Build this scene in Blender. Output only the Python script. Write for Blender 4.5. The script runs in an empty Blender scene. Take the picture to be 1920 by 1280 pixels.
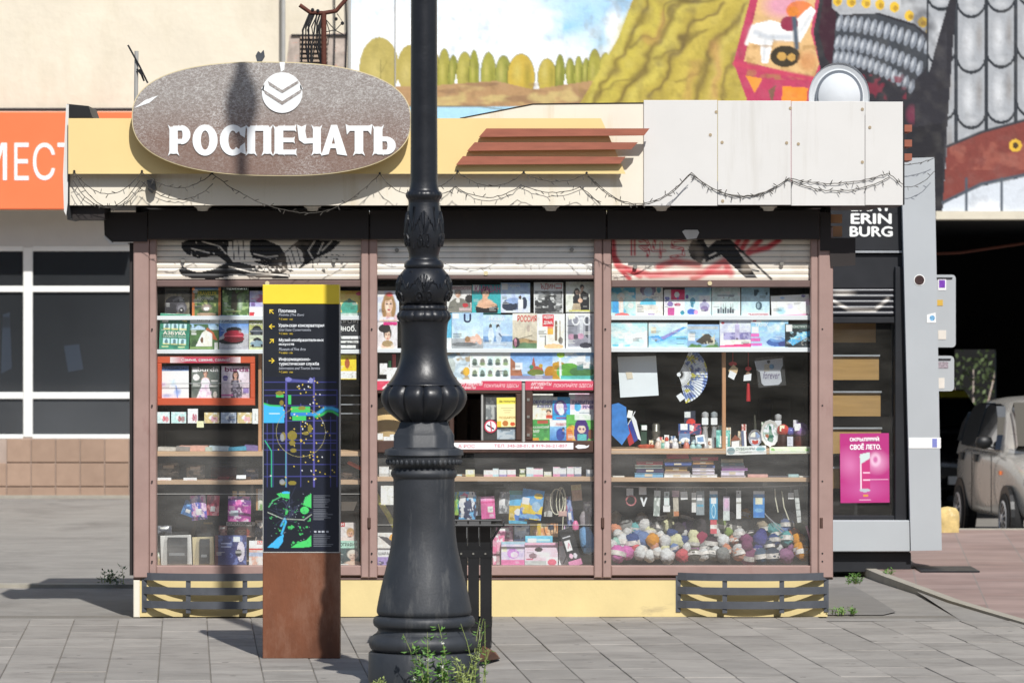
import bpy, math, random
import numpy as np
from mathutils import Vector, Matrix
from mathutils.geometry import tessellate_polygon
R = math.radians
random.seed(7)
sc = bpy.context.scene
COL = sc.collection

# ---------------------------------------------------------------- camera
D, H, F, HY = 26.0, 1.734, 8320.0, 600.0      # metres to shop front, eye height, focal length in photo pixels, horizon row
cam = bpy.data.cameras.new('camera'); camo = bpy.data.objects.new('camera', cam); COL.objects.link(camo)
camo.location = (0, -D, H); camo.rotation_euler = (R(90), 0, 0)
cam.sensor_width = 36; cam.lens = F / 1920 * 36; cam.shift_y = -40 / 1920
cam.clip_start = 0.5; cam.clip_end = 2000
cam.dof.use_dof = True; cam.dof.focus_distance = 25.0; cam.dof.aperture_fstop = 7.5
sc.camera = camo
# ---------------------------------------------------------------- daylight
SUN = Vector((0.243, -1.0, 1.0)).normalized()
world = bpy.data.worlds.new('World'); sc.world = world; world.use_nodes = True
wn = world.node_tree.nodes; wl = world.node_tree.links
sky = wn.new('ShaderNodeTexSky'); sky.sky_type = 'NISHITA'; sky.sun_disc = False
sky.sun_elevation = math.asin(SUN.z); sky.sun_rotation = math.atan2(SUN.x, SUN.y)
bgn = wn['Background']; bgn.inputs[1].default_value = 0.09
wl.new(sky.outputs[0], bgn.inputs[0])
sl = bpy.data.lights.new('sun', 'SUN'); sl.energy = 4.3; sl.angle = R(0.53); sl.color = (1, 0.975, 0.935)
so = bpy.data.objects.new('sun', sl); COL.objects.link(so); so.location = (5, -20, 20)
so.rotation_euler = (-SUN).to_track_quat('-Z', 'Y').to_euler()
vs = sc.view_settings; vs.view_transform = 'Standard'; vs.look = 'None'; vs.gamma = 1; vs.use_curve_mapping = False
vs.exposure = 0.08
sc.cycles.max_bounces = 6; sc.cycles.transparent_max_bounces = 12
sc.cycles.caustics_reflective = False; sc.cycles.caustics_refractive = False

# ---------------------------------------------------------------- helpers
def S(Y): return F / (Y + D)
def X(px, Y=0): return (px - 960) / S(Y)
def Z(py, Y=0): return H - (py - HY) / S(Y)
def P(px, py, Y=0): return Vector((X(px, Y), Y, Z(py, Y)))
def GY(py): return F * H / (py - HY) - D          # depth of a point on level ground
def G(px, py, z=0.0):
    s = (py - HY) / (H - z); return Vector(((px - 960) / s, F / s - D, z))
def lin(c):
    if isinstance(c, str):
        c = c.lstrip('#'); c = [int(c[i:i+2], 16) / 255 for i in (0, 2, 4)]
    return [v / 12.92 if v <= .04045 else ((v + .055) / 1.055) ** 2.4 for v in c]

MATS = {}
def mat(name, c='#808080', rough=.6, metal=0.0, var=.12, scale=6.0, bump=0.0, bscale=60.0, stretch=None, obj_random=0.0, dirt=None, spec=.5, coat=0.0, spots=0):
    if name in MATS: return MATS[name]
    m = bpy.data.materials.new(name); m.use_nodes = True; MATS[name] = m
    n, l = m.node_tree.nodes, m.node_tree.links
    b = n['Principled BSDF']; b.inputs['Roughness'].default_value = rough; b.inputs['Metallic'].default_value = metal
    b.inputs['Specular IOR Level'].default_value = spec; b.inputs['Coat Weight'].default_value = coat
    tc = n.new('ShaderNodeTexCoord'); geo = n.new('ShaderNodeNewGeometry')
    src = geo.outputs['Position']
    if stretch:
        mp = n.new('ShaderNodeMapping'); mp.inputs['Scale'].default_value = stretch; l.new(src, mp.inputs[0]); src = mp.outputs[0]
    nz = n.new('ShaderNodeTexNoise'); nz.inputs['Scale'].default_value = scale; nz.inputs['Detail'].default_value = 8; nz.inputs['Roughness'].default_value = .62
    l.new(src, nz.inputs['Vector'])
    base = lin(c)
    rp = n.new('ShaderNodeValToRGB'); rp.color_ramp.elements[0].position = .28; rp.color_ramp.elements[1].position = .72
    rp.color_ramp.elements[0].color = [max(0, v * (1 - var)) for v in base] + [1]
    rp.color_ramp.elements[1].color = [min(.95, v * (1 + var)) for v in base] + [1]
    l.new(nz.outputs[0], rp.inputs[0]); out = rp.outputs[0]
    if dirt:                                       # (colour, scale, threshold, softness, stretch)
        dc, ds, dt, dsoft, dst = dirt
        mp2 = n.new('ShaderNodeMapping'); mp2.inputs['Scale'].default_value = dst; l.new(geo.outputs['Position'], mp2.inputs[0])
        n2 = n.new('ShaderNodeTexNoise'); n2.inputs['Scale'].default_value = ds; n2.inputs['Detail'].default_value = 10; n2.inputs['Roughness'].default_value = .7
        l.new(mp2.outputs[0], n2.inputs['Vector'])
        r2 = n.new('ShaderNodeValToRGB'); r2.color_ramp.elements[0].position = dt; r2.color_ramp.elements[1].position = min(1, dt + dsoft)
        l.new(n2.outputs[0], r2.inputs[0])
        mx = n.new('ShaderNodeMixRGB'); l.new(r2.outputs[0], mx.inputs[0]); l.new(out, mx.inputs[1]); mx.inputs[2].default_value = lin(dc) + [1]
        out = mx.outputs[0]
    if spots:                                      # trodden-in gum and grit
        vg = n.new('ShaderNodeTexVoronoi'); vg.inputs['Scale'].default_value = spots; l.new(geo.outputs['Position'], vg.inputs['Vector'])
        sg2 = n.new('ShaderNodeMapRange'); sg2.inputs[1].default_value = .10; sg2.inputs[2].default_value = .14; sg2.inputs[3].default_value = .75; sg2.inputs[4].default_value = 0; l.new(vg.outputs['Distance'], sg2.inputs[0])
        gm = n.new('ShaderNodeMath'); gm.operation = 'GREATER_THAN'; gm.inputs[1].default_value = .62; l.new(vg.outputs['Color'], gm.inputs[0])
        gx = n.new('ShaderNodeMath'); gx.operation = 'MULTIPLY'; l.new(sg2.outputs[0], gx.inputs[0]); l.new(gm.outputs[0], gx.inputs[1])
        mg = n.new('ShaderNodeMixRGB'); l.new(gx.outputs[0], mg.inputs[0]); l.new(out, mg.inputs[1]); mg.inputs[2].default_value = lin('#4c4946')+[1]; out = mg.outputs[0]
    if obj_random:
        oi = n.new('ShaderNodeObjectInfo'); mr = n.new('ShaderNodeMapRange')
        mr.inputs[3].default_value = 1 - obj_random; mr.inputs[4].default_value = 1 + obj_random
        l.new(oi.outputs['Random'], mr.inputs[0])
        hs = n.new('ShaderNodeHueSaturation'); l.new(mr.outputs[0], hs.inputs['Value']); l.new(out, hs.inputs['Color']); out = hs.outputs[0]
    l.new(out, b.inputs['Base Color'])
    rr = n.new('ShaderNodeMapRange'); rr.inputs[3].default_value = max(.02, rough - .12); rr.inputs[4].default_value = min(1, rough + .12)
    l.new(nz.outputs[0], rr.inputs[0]); l.new(rr.outputs[0], b.inputs['Roughness'])
    if bump:
        n3 = n.new('ShaderNodeTexNoise'); n3.inputs['Scale'].default_value = bscale; n3.inputs['Detail'].default_value = 5
        l.new(src, n3.inputs['Vector'])
        bp = n.new('ShaderNodeBump'); bp.inputs['Strength'].default_value = bump; bp.inputs['Distance'].default_value = .01
        l.new(n3.outputs[0], bp.inputs['Height']); l.new(bp.outputs[0], b.inputs['Normal'])
    return m
def print_mat(name='printed_paper', rough=.42, nvar=.0, bump=0, bscale=30):
    if name in MATS: return MATS[name]
    m = bpy.data.materials.new(name); m.use_nodes = True; MATS[name] = m
    n, l = m.node_tree.nodes, m.node_tree.links; b = n['Principled BSDF']
    a = n.new('ShaderNodeAttribute'); a.attribute_name = 'Col'
    g = n.new('ShaderNodeNewGeometry'); nz = n.new('ShaderNodeTexNoise'); nz.inputs['Scale'].default_value = 40; nz.inputs['Detail'].default_value = 6
    l.new(g.outputs['Position'], nz.inputs['Vector'])
    mr = n.new('ShaderNodeMapRange'); mr.inputs[3].default_value = 1 - nvar; mr.inputs[4].default_value = 1 + nvar; l.new(nz.outputs[0], mr.inputs[0])
    hs = n.new('ShaderNodeHueSaturation'); l.new(a.outputs['Color'], hs.inputs['Color']); l.new(mr.outputs[0], hs.inputs['Value'])
    l.new(hs.outputs[0], b.inputs['Base Color']); b.inputs['Roughness'].default_value = rough
    if bump:
        n3 = n.new('ShaderNodeTexNoise'); n3.inputs['Scale'].default_value = bscale; n3.inputs['Detail'].default_value = 4; l.new(g.outputs['Position'], n3.inputs['Vector'])
        bp = n.new('ShaderNodeBump'); bp.inputs['Strength'].default_value = bump; bp.inputs['Distance'].default_value = .02
        l.new(n3.outputs[0], bp.inputs['Height']); l.new(bp.outputs[0], b.inputs['Normal'])
    return m
def glass_mat(name, tint=(.96, .98, .97), ior=1.5, haze=.05, gloss_rough=.01, hazecol='#b8b4aa', nscale=2.2, nstretch=(1.2, 1, 4), dmin=.3):
    if name in MATS: return MATS[name]
    m = bpy.data.materials.new(name); m.use_nodes = True; MATS[name] = m
    n, l = m.node_tree.nodes, m.node_tree.links; n.remove(n['Principled BSDF']); o = n['Material Output']
    t = n.new('ShaderNodeBsdfTransparent'); t.inputs[0].default_value = (*tint, 1)
    g = n.new('ShaderNodeBsdfGlossy'); g.inputs['Roughness'].default_value = gloss_rough
    d = n.new('ShaderNodeBsdfDiffuse'); d.inputs[0].default_value = lin(hazecol) + [1]  # pale diffuse veil imitates hazy street reflections, along with thin dust
    fr = n.new('ShaderNodeFresnel'); fr.inputs[0].default_value = ior
    m1 = n.new('ShaderNodeMixShader'); m2 = n.new('ShaderNodeMixShader')
    geo = n.new('ShaderNodeNewGeometry'); mp = n.new('ShaderNodeMapping'); mp.inputs['Scale'].default_value = nstretch
    mp.inputs['Rotation'].default_value = (0, .25, 0)
    nz = n.new('ShaderNodeTexNoise'); nz.inputs['Scale'].default_value = nscale; nz.inputs['Detail'].default_value = 7
    l.new(geo.outputs['Position'], mp.inputs[0]); l.new(mp.outputs[0], nz.inputs['Vector'])
    mr = n.new('ShaderNodeMapRange'); mr.inputs[1].default_value = .3; mr.inputs[2].default_value = .75; mr.inputs[3].default_value = haze * dmin; mr.inputs[4].default_value = haze * 2
    l.new(nz.outputs[0], mr.inputs[0])
    dm = n.new('ShaderNodeMath'); dm.operation = 'MULTIPLY'; l.new(mr.outputs[0], dm.inputs[0])
    l.new(dm.outputs[0], m1.inputs[0]); l.new(t.outputs[0], m1.inputs[1]); l.new(d.outputs[0], m1.inputs[2])
    fm = n.new('ShaderNodeMath'); fm.operation = 'MULTIPLY_ADD'; l.new(geo.outputs['Backfacing'], fm.inputs[0]); fm.inputs[1].default_value = -1; fm.inputs[2].default_value = 1
    fx_ = n.new('ShaderNodeMath'); fx_.operation = 'MULTIPLY'; l.new(fm.outputs[0], dm.inputs[1]); l.new(fr.outputs[0], fx_.inputs[0]); l.new(fm.outputs[0], fx_.inputs[1])
    l.new(fx_.outputs[0], m2.inputs[0]); l.new(m1.outputs[0], m2.inputs[1]); l.new(g.outputs[0], m2.inputs[2])
    l.new(m2.outputs[0], o.inputs[0]); return m

W = {}                                            # world position of each object's origin
def tag(o, label, cat, group=None, kind=None):
    if label: o['label'] = label
    if cat: o['category'] = cat
    if group: o['group'] = group
    if kind: o['kind'] = kind
    return o
def thing(name, loc, label, cat, group=None):
    o = bpy.data.objects.new(name, None); COL.objects.link(o); o.empty_display_size = .1
    o.location = loc; W[o] = Vector(loc); return tag(o, label, cat, group)
def link(name, me, origin, parent):
    o = bpy.data.objects.new(name, me); COL.objects.link(o); W[o] = Vector(origin)
    if parent is not None: o.parent = parent; o.location = W[o] - W[parent]
    else: o.location = W[o]
    return o
class MB:
    def __init__(s): s.v = []; s.f = []; s.c = None
    def add(s, vs, fs):
        k = len(s.v); s.v += [tuple(v) for v in vs]; s.f += [tuple(i + k for i in f) for f in fs]; return s
    def box(s, a, b):
        x0, x1 = sorted((a[0], b[0])); y0, y1 = sorted((a[1], b[1])); z0, z1 = sorted((a[2], b[2]))
        return s.add([(x0,y0,z0),(x1,y0,z0),(x1,y1,z0),(x0,y1,z0),(x0,y0,z1),(x1,y0,z1),(x1,y1,z1),(x0,y1,z1)],
                     [(0,3,2,1),(4,5,6,7),(0,1,5,4),(1,2,6,5),(2,3,7,6),(3,0,4,7)])
    def cbox(s, a, b, c=.006):                    # box with its front edges chamfered
        x0, x1 = sorted((a[0], b[0])); y0, y1 = sorted((a[1], b[1])); z0, z1 = sorted((a[2], b[2]))
        c = min(c, (x1-x0)/3, (z1-z0)/3, (y1-y0)/2)
        v = [(x0+c,y0,z0+c),(x1-c,y0,z0+c),(x1-c,y0,z1-c),(x0+c,y0,z1-c),(x0,y0+c,z0),(x1,y0+c,z0),(x1,y0+c,z1),(x0,y0+c,z1),(x0,y1,z0),(x1,y1,z0),(x1,y1,z1),(x0,y1,z1)]
        f = [(0,1,2,3),(0,4,5,1),(1,5,6,2),(2,6,7,3),(3,7,4,0),(4,8,9,5),(5,9,10,6),(6,10,11,7),(7,11,8,4),(8,11,10,9)]
        return s.add(v, f)
    def pbox(s, x0, y0, x1, y1, Y, th, ch=0):     # photo rectangle standing at depth Y, th thick
        a = P(x0, y1, Y); b = P(x1, y0, Y); b.y = Y + th
        return s.cbox(a, b, ch) if ch else s.box(a, b)
    def prism(s, pts, y0, y1):                    # polygon in x,z (any order) from y0 to y1
        area = sum(pts[i][0]*pts[(i+1)%len(pts)][1] - pts[(i+1)%len(pts)][0]*pts[i][1] for i in range(len(pts)))
        if area < 0: pts = pts[::-1]
        n = len(pts)
        return s.add([(p[0], y0, p[1]) for p in pts] + [(p[0], y1, p[1]) for p in pts],
                     [tuple(range(n)), tuple(range(2*n-1, n-1, -1))] + [(i, i+n, (i+1)%n+n, (i+1)%n) for i in range(n)])
    def pprism(s, pts, Y, th): return s.prism([(X(a, Y), Z(b, Y)) for a, b in pts], Y, Y + th)
    def tube(s, path, r, n=6, cap=True):
        path = [Vector(p) for p in path]; k = len(s.v); m = len(path)
        rs = r if isinstance(r, (list, tuple)) else [r] * m
        up = Vector((0, 0, 1))
        for i, p in enumerate(path):
            t = (path[min(i+1, m-1)] - path[max(i-1, 0)]).normalized()
            a = t.cross(up)
            if a.length < .05: a = t.cross(Vector((0, 1, 0)))
            a.normalize(); b = t.cross(a)
            for j in range(n):
                q = 2*math.pi*j/n; s.v.append(tuple(p + (a*math.cos(q) + b*math.sin(q)) * rs[i]))
        for i in range(m-1):
            for j in range(n): s.f.append((k+i*n+j, k+i*n+(j+1)%n, k+(i+1)*n+(j+1)%n, k+(i+1)*n+j))
        if cap:
            s.f.append(tuple(k+j for j in range(n-1, -1, -1))); s.f.append(tuple(k+(m-1)*n+j for j in range(n)))
        return s
    def lathe(s, prof, c=(0,0,0), n=32, mod=None, cap=True):   # prof: (radius, z) bottom to top
        k = len(s.v)
        for i, (r, z) in enumerate(prof):
            for j in range(n):
                a = 2*math.pi*j/n; rr = r * (mod(a, z, r) if mod else 1)
                s.v.append((c[0]+rr*math.cos(a), c[1]+rr*math.sin(a), c[2]+z))
        for i in range(len(prof)-1):
            for j in range(n): s.f.append((k+i*n+j, k+i*n+(j+1)%n, k+(i+1)*n+(j+1)%n, k+(i+1)*n+j))
        if cap:
            s.f.append(tuple(k+j for j in range(n-1,-1,-1))); s.f.append(tuple(k+(len(prof)-1)*n+j for j in range(n)))
        return s
    def disc(s, cx, cy, r, Y, th, n=28, ry=None):
        return s.pprism([(cx+r*math.cos(2*math.pi*i/n), cy+(ry or r)*math.sin(2*math.pi*i/n)) for i in range(n)], Y, th)
    def roll(s, deg, c, axis='Y'):
        m = Matrix.Translation(c) @ Matrix.Rotation(R(deg), 4, axis) @ Matrix.Translation(-Vector(c))
        s.v = [tuple(m @ Vector(v)) for v in s.v]; return s
    def build(s, name, m, parent=None, smooth=False, origin=None, label=None, kind=None):
        v = np.array(s.v, dtype=float)
        if origin is None:
            lo, hi = v.min(0), v.max(0); origin = Vector(((lo[0]+hi[0])/2, (lo[1]+hi[1])/2, lo[2]))
        me = bpy.data.meshes.new(name); me.from_pydata((v - np.array(origin)).tolist(), [], s.f); me.update()
        if s.c is not None:
            at = me.color_attributes.new('Col', 'FLOAT_COLOR', 'POINT'); at.data.foreach_set('color', np.asarray(s.c, dtype=np.float32).ravel())
        if isinstance(m, str): m = MATS[m]
        me.materials.append(m)
        if smooth:
            me.polygons.foreach_set('use_smooth', [True]*len(me.polygons))
            if smooth != 'all':
                try: me.set_sharp_from_angle(angle=R(smooth if smooth is not True else 40))
                except Exception: pass
        o = link(name, me, origin, parent)
        if label: o['label'] = label
        if kind: o['kind'] = kind
        return o
def vnoise(X_, Y_, scale, seed, octv=3):
    out = 0; amp = 1; tot = 0
    for k in range(octv):
        rng = np.random.RandomState(seed + k*17); g = rng.rand(67, 67)
        x = X_ * scale * 2**k; y = Y_ * scale * 2**k
        xi = np.floor(x).astype(int); yi = np.floor(y).astype(int); fx = x - xi; fy = y - yi
        fx = fx*fx*(3-2*fx); fy = fy*fy*(3-2*fy)
        a = g[yi % 67, xi % 67]; b = g[yi % 67, (xi+1) % 67]; c = g[(yi+1) % 67, xi % 67]; d = g[(yi+1) % 67, (xi+1) % 67]
        out = out + amp*((a*(1-fx)+b*fx)*(1-fy) + (c*(1-fx)+d*fx)*fy); tot += amp; amp *= .5
    return out / tot
class Cv:                                          # a small painter: colours on the vertices of a grid
    def __init__(s, x0, y0, x1, y1, nx, ny, col='#ffffff'):
        s.nx, s.ny = nx, ny
        s.X, s.Y = np.meshgrid(np.linspace(x0, x1, nx+1), np.linspace(y0, y1, ny+1))
        s.A = np.zeros(s.X.shape + (3,)); s.A[:] = lin(col); s.texts = []
    def mix(s, m, c, a=1.0):
        k = (m * a)[..., None]; s.A = s.A*(1-k) + np.array(lin(c))*k; return s
    def r(s, x0, y0, x1, y1, c, a=1): return s.mix(((s.X >= x0) & (s.X <= x1) & (s.Y >= y0) & (s.Y <= y1)).astype(float), c, a)
    def e(s, cx, cy, rx, ry, c, a=1, rot=0, soft=0.0):
        q = R(rot); dx, dy = s.X-cx, s.Y-cy
        u = (dx*math.cos(q)+dy*math.sin(q))/rx; v = (-dx*math.sin(q)+dy*math.cos(q))/ry; d = np.sqrt(u*u+v*v)
        return s.mix(np.clip((1-d)/soft, 0, 1) if soft else (d <= 1).astype(float), c, a)
    def ring(s, cx, cy, r_, w, c, a=1):
        d = np.abs(np.hypot(s.X-cx, s.Y-cy)-r_); return s.mix((d <= w/2).astype(float), c, a)
    def p(s, pts, c, a=1):
        inside = np.zeros(s.X.shape, bool); n = len(pts)
        for i in range(n):
            x1, y1 = pts[i]; x2, y2 = pts[(i+1) % n]
            if y1 == y2: continue
            cond = ((y1 > s.Y) != (y2 > s.Y)) & (s.X < (x2-x1)*(s.Y-y1)/(y2-y1)+x1); inside ^= cond
        return s.mix(inside.astype(float), c, a)
    def l(s, pts, w, c, a=1):
        m = np.zeros(s.X.shape)
        for (x1, y1), (x2, y2) in zip(pts[:-1], pts[1:]):
            L = (x2-x1)**2+(y2-y1)**2+1e-12; t = np.clip(((s.X-x1)*(x2-x1)+(s.Y-y1)*(y2-y1))/L, 0, 1)
            d = np.hypot(s.X-(x1+t*(x2-x1)), s.Y-(y1+t*(y2-y1))); m = np.maximum(m, np.clip(1.5-d/(w/2), 0, 1).clip(0, 1))
        return s.mix(m, c, a)
    def sl(s, pts, w, c, a=1, warp=0.0):           # soft brush
        m = np.zeros(s.X.shape); X0, Y0 = s.X, s.Y
        if warp: s.X = X0+warp*(vnoise(X0, Y0, .022, 5)-.5)*2; s.Y = Y0+warp*(vnoise(X0, Y0, .022, 55)-.5)*2; w = w*(.6+.8*vnoise(X0, Y0, .03, 77))
        for (x1, y1), (x2, y2) in zip(pts[:-1], pts[1:]):
            L = (x2-x1)**2+(y2-y1)**2+1e-12; t = np.clip(((s.X-x1)*(x2-x1)+(s.Y-y1)*(y2-y1))/L, 0, 1)
            m = np.maximum(m, np.exp(-((np.hypot(s.X-(x1+t*(x2-x1)), s.Y-(y1+t*(y2-y1)))/w)**2)))
        s.X, s.Y = X0, Y0; return s.mix(m, c, a)
    def g(s, y0, y1, c0, c1, x0=-1e9, x1=1e9):
        t = np.clip((s.Y-y0)/(y1-y0), 0, 1)[..., None]; m = ((s.Y >= y0) & (s.Y <= y1) & (s.X >= x0) & (s.X <= x1))[..., None]
        s.A = np.where(m, np.array(lin(c0))*(1-t)+np.array(lin(c1))*t, s.A); return s
    def n(s, c, scale, seed, lo=.45, hi=.65, a=1, box=None, sx=1, sy=1):
        v = np.clip((vnoise(s.X*sx, s.Y*sy, scale, seed)-lo)/(hi-lo), 0, 1)
        if box: v = v*((s.X >= box[0]) & (s.X <= box[2]) & (s.Y >= box[1]) & (s.Y <= box[3]))
        return s.mix(v, c, a)
    def t(s, *a, **k): s.texts.append((a, k)); return s
    def mb(s, frame, thick, bow=None, edge=None):  # frame(u,v)->Vector on the front face
        b = MB(); nx, ny = s.nx, s.ny
        p00, p10, p01 = frame(0, 0), frame(1, 0), frame(0, 1)
        ux, uy = (p10-p00), (p01-p00); nrm = uy.cross(ux).normalized()       # towards the viewer
        vs = []
        for j in range(ny+1):
            for i in range(nx+1):
                p = p00 + ux*(i/nx) + uy*(j/ny)
                if bow: p = p + nrm*bow(i/nx, j/ny)
                vs.append(tuple(p))
        fs = [(j*(nx+1)+i, (j+1)*(nx+1)+i, (j+1)*(nx+1)+i+1, j*(nx+1)+i+1) for j in range(ny) for i in range(nx)]
        b.add(vs, fs); cols = s.A.reshape(-1, 3)
        q = -nrm*.0006; back = -nrm*thick
        A, B_, C_, D_ = p00, p10, p10+uy, p01
        e = [tuple(v+q) for v in (A, B_, C_, D_)] + [tuple(v+back) for v in (A, B_, C_, D_)]
        b.add(e, [(4,5,6,7),(0,4,7,3),(1,2,6,5),(0,1,5,4),(3,7,6,2)])
        ec = np.array([lin(edge)]*8) if edge else np.tile(cols.mean(0), (8, 1))
        cols = np.vstack([cols, ec]); b.c = np.hstack([cols, np.ones((len(cols), 1))]); return b

TXT = {}
def text_geom(body, bold=0.0, shear=0.0, ext=0.0, res=3):
    """glyph outlines filled one contour at a time, so that overlapping strokes of a letter do not cancel"""
    key = (body, shear, ext)
    if key in TXT: return TXT[key]
    c = bpy.data.curves.new('lettering', 'FONT'); c.body = body; c.shear = shear; c.resolution_u = res; c.fill_mode = 'NONE'
    o = bpy.data.objects.new('lettering_source', c); COL.objects.link(o)
    dg = bpy.context.evaluated_depsgraph_get(); ev = o.evaluated_get(dg); me = ev.to_mesh()
    co = [tuple(q.co) for q in me.vertices]; nb = {}
    for ed in me.edges:
        i, j = ed.vertices; nb.setdefault(i, []).append(j); nb.setdefault(j, []).append(i)
    ev.to_mesh_clear(); bpy.data.objects.remove(o); bpy.data.curves.remove(c)
    seen = set(); loops = []
    for i0 in sorted(nb):
        if i0 in seen: continue
        lp = [i0]; seen.add(i0); cur = min(nb[i0])
        while cur not in seen:
            lp.append(cur); seen.add(cur); nx_ = [k for k in nb[cur] if k not in seen]
            if not nx_: break
            cur = nx_[0]
        if len(lp) > 2: loops.append([co[k] for k in lp])
    ar = lambda l: sum(l[i][0]*l[(i+1) % len(l)][1]-l[(i+1) % len(l)][0]*l[i][1] for i in range(len(l)))/2
    A = [ar(l) for l in loops]; sgn = math.copysign(1, A[max(range(len(A)), key=lambda k: abs(A[k]))])
    def inside(p, l):
        r_ = False
        for i in range(len(l)):
            (x1, y1, _), (x2, y2, _) = l[i], l[(i+1) % len(l)]
            if (y1 > p[1]) != (y2 > p[1]) and p[0] < (x2-x1)*(p[1]-y1)/(y2-y1)+x1: r_ = not r_
        return r_
    outer = [l for l, q in zip(loops, A) if q*sgn > 0]; hole = [l for l, q in zip(loops, A) if q*sgn < 0]
    stray = [h for h in hole if not any(inside(h[0], l) for l in outer)]; outer += stray; hole = [h for h in hole if h not in stray]
    V, Fc = [], []
    for k, l in enumerate(outer):
        hs_ = [h for h in hole if all(inside(p, l) for p in h[::3])]
        allp = l + [p for h in hs_ for p in h]; z = ext
        tri = tessellate_polygon([[Vector((p[0], p[1], 0)) for p in q] for q in [l]+hs_]); b0 = len(V)
        V += [(p[0], p[1], z) for p in allp]
        for t in tri:
            p, q, r_ = (allp[i] for i in t); cr = (q[0]-p[0])*(r_[1]-p[1])-(q[1]-p[1])*(r_[0]-p[0])
            Fc.append(tuple(b0+i for i in (t if cr > 0 else t[::-1])))
        if ext:
            off = 0
            for q in [l]+hs_:
                n = len(q); b1 = len(V); V += [(p[0], p[1], -ext) for p in q]
                for i in range(n): Fc.append((b0+off+i, b0+off+(i+1) % n, b1+(i+1) % n, b1+i))
                off += n
    TXT[key] = (V, Fc); return TXT[key]
def letters(body, frame, m, parent, bold=0.0, shear=0.0, depth=0.0, name='lettering', lift=.0015):
    """fit text into the rectangle whose corners frame(u,v) gives (u right, v down)"""
    v, f = text_geom(body, 0, shear, .06 if depth else 0)
    a = np.array(v); lo, hi = a.min(0), a.max(0)
    p00 = frame(0, 0); ux = frame(1, 0)-p00; uy = frame(0, 1)-p00; nrm = uy.cross(ux).normalized()
    b = MB(); bo = max(bold, 0); ds = [(0, 0)] + ([(bo*math.cos(k*math.pi/4), bo*math.sin(k*math.pi/4)) for k in range(0, 8, 1 if depth else 2)] if bo else [])
    sx, sy = hi[0]-lo[0]+2*bo, hi[1]-lo[1]+2*bo
    for q, (ox, oy) in enumerate(ds):             # heavier weights: the outline repeated round its own edge
        vs = []
        for x, y, z in v:
            u = (x+ox-lo[0]+bo)/sx; w = 1-(y+oy-lo[1]+bo)/sy
            vs.append(tuple(p00+ux*u+uy*w+nrm*(lift+q*.00012+(depth*(z+.06)/.12 if depth else 0))))
        b.add(vs, f)
    return b.build(name, m, parent)
def pframe(x0, y0, x1, y1, Y):
    a, bx, c = P(x0, y0, Y), P(x1, y0, Y), P(x0, y1, Y); return lambda u, v: a+(bx-a)*u+(c-a)*v
def sheet(name, box, cv, Y, label=None, cat=None, group=None, th=.004, roll=0.0, lean=0.0, parent=None, m=None, edge='#d8d4cc', bow=None):
    """a printed sheet, magazine or carton face standing at photo rectangle box, depth Y"""
    x0, y0, x1, y1 = box; a, bx, c = P(x0, y0, Y), P(x1, y0, Y), P(x0, y1, Y)
    piv = P((x0+x1)/2, y1, Y)
    M = Matrix.Translation(piv) @ Matrix.Rotation(R(roll), 4, 'Y') @ Matrix.Rotation(R(-lean), 4, 'X') @ Matrix.Translation(-piv)
    a, bx, c = M @ a, M @ bx, M @ c
    fr = lambda u, v: a+(bx-a)*u+(c-a)*v
    o = cv.mb(fr, th, bow, edge).build(name, m or print_mat(), parent)
    if cat: tag(o, label, cat, group)
    for (body, u0, v0, u1, v1, colr), k in cv.texts:
        k = dict(k); sub = lambda u, v, u0=u0, v0=v0, u1=u1, v1=v1: fr(u0+(u1-u0)*u, v0+(v1-v0)*v)
        letters(body, sub, mat('ink_'+colr.strip('#'), colr, .5, var=.03), o, **k)
    return o
def cover(w, h, col): return Cv(0, 0, 1, 1, max(8, int(w*.95)), max(8, int(h*.95)), col)
def busy(cv, seed):                                # print grain, tonal mottling and lines of small type
    r_ = random.Random(seed); nz = vnoise(cv.X, cv.Y, 7, seed % 97)-.5; nf = vnoise(cv.X, cv.Y, 26, seed % 89)-.5
    cv.A = np.clip(1.16*cv.A*(1+.55*nz[..., None]+.35*nf[..., None]), 0, .9)
    if cv.nx < 24: return
    for k in range(r_.randint(2, 4)):
        x0 = r_.choice((.05, .06, .6, .66)); y0 = r_.uniform(.3, .85); w = r_.uniform(.18, .32); dark = r_.random() < .45
        for q in range(r_.randint(1, 3)): cv.r(x0, y0+q*.045, x0+w*r_.uniform(.6, 1), y0+q*.045+.022, '#26262a' if dark else '#f2f1ec', .6)
# ---------------------------------------------------------------- materials of the setting
mat('asphalt', '#8f8b85', .9, var=.16, scale=3, bump=.35, bscale=130, dirt=('#6e6a65', 1.1, .5, .25, (1, .5, 1)))
mat('road_asphalt', '#6d6b69', .9, var=.15, scale=2, bump=.3, bscale=120)
mat('asphalt_patch', '#7c7975', .92, var=.12, scale=5, bump=.4, bscale=150)
mat('slab_concrete', '#96918a', .86, var=.13, scale=4, bump=.22, bscale=160, obj_random=.12, spots=7, dirt=('#716c66', 2.4, .50, .28, (1, 1.6, 1)))
mat('joint_grit', '#79746c', .95, var=.2, scale=30)
mat('kerb_stone', '#a39d90', .88, var=.15, scale=9, bump=.3)
mat('stucco', '#ddd3bf', .92, var=.08, scale=1.4, bump=.8, bscale=7, dirt=('#c6bba2', .9, .55, .3, (1, 1, .35)))
mat('stucco_grey', '#c9c6c2', .9, var=.06, scale=2, bump=.2)
mat('white_frame', '#e8e8e4', .5, var=.04)
mat('tile_brown', '#a08673', .45, var=.07, scale=8, obj_random=.10)
mat('tile_grout', '#a8968a', .9)
mat('orange_panel', '#f4794a', .45, var=.03, scale=2)
mat('white_paint', '#efefec', .5, var=.03)
mat('dark_void', '#1b1b1c', .8, var=.3, scale=2)
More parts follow.
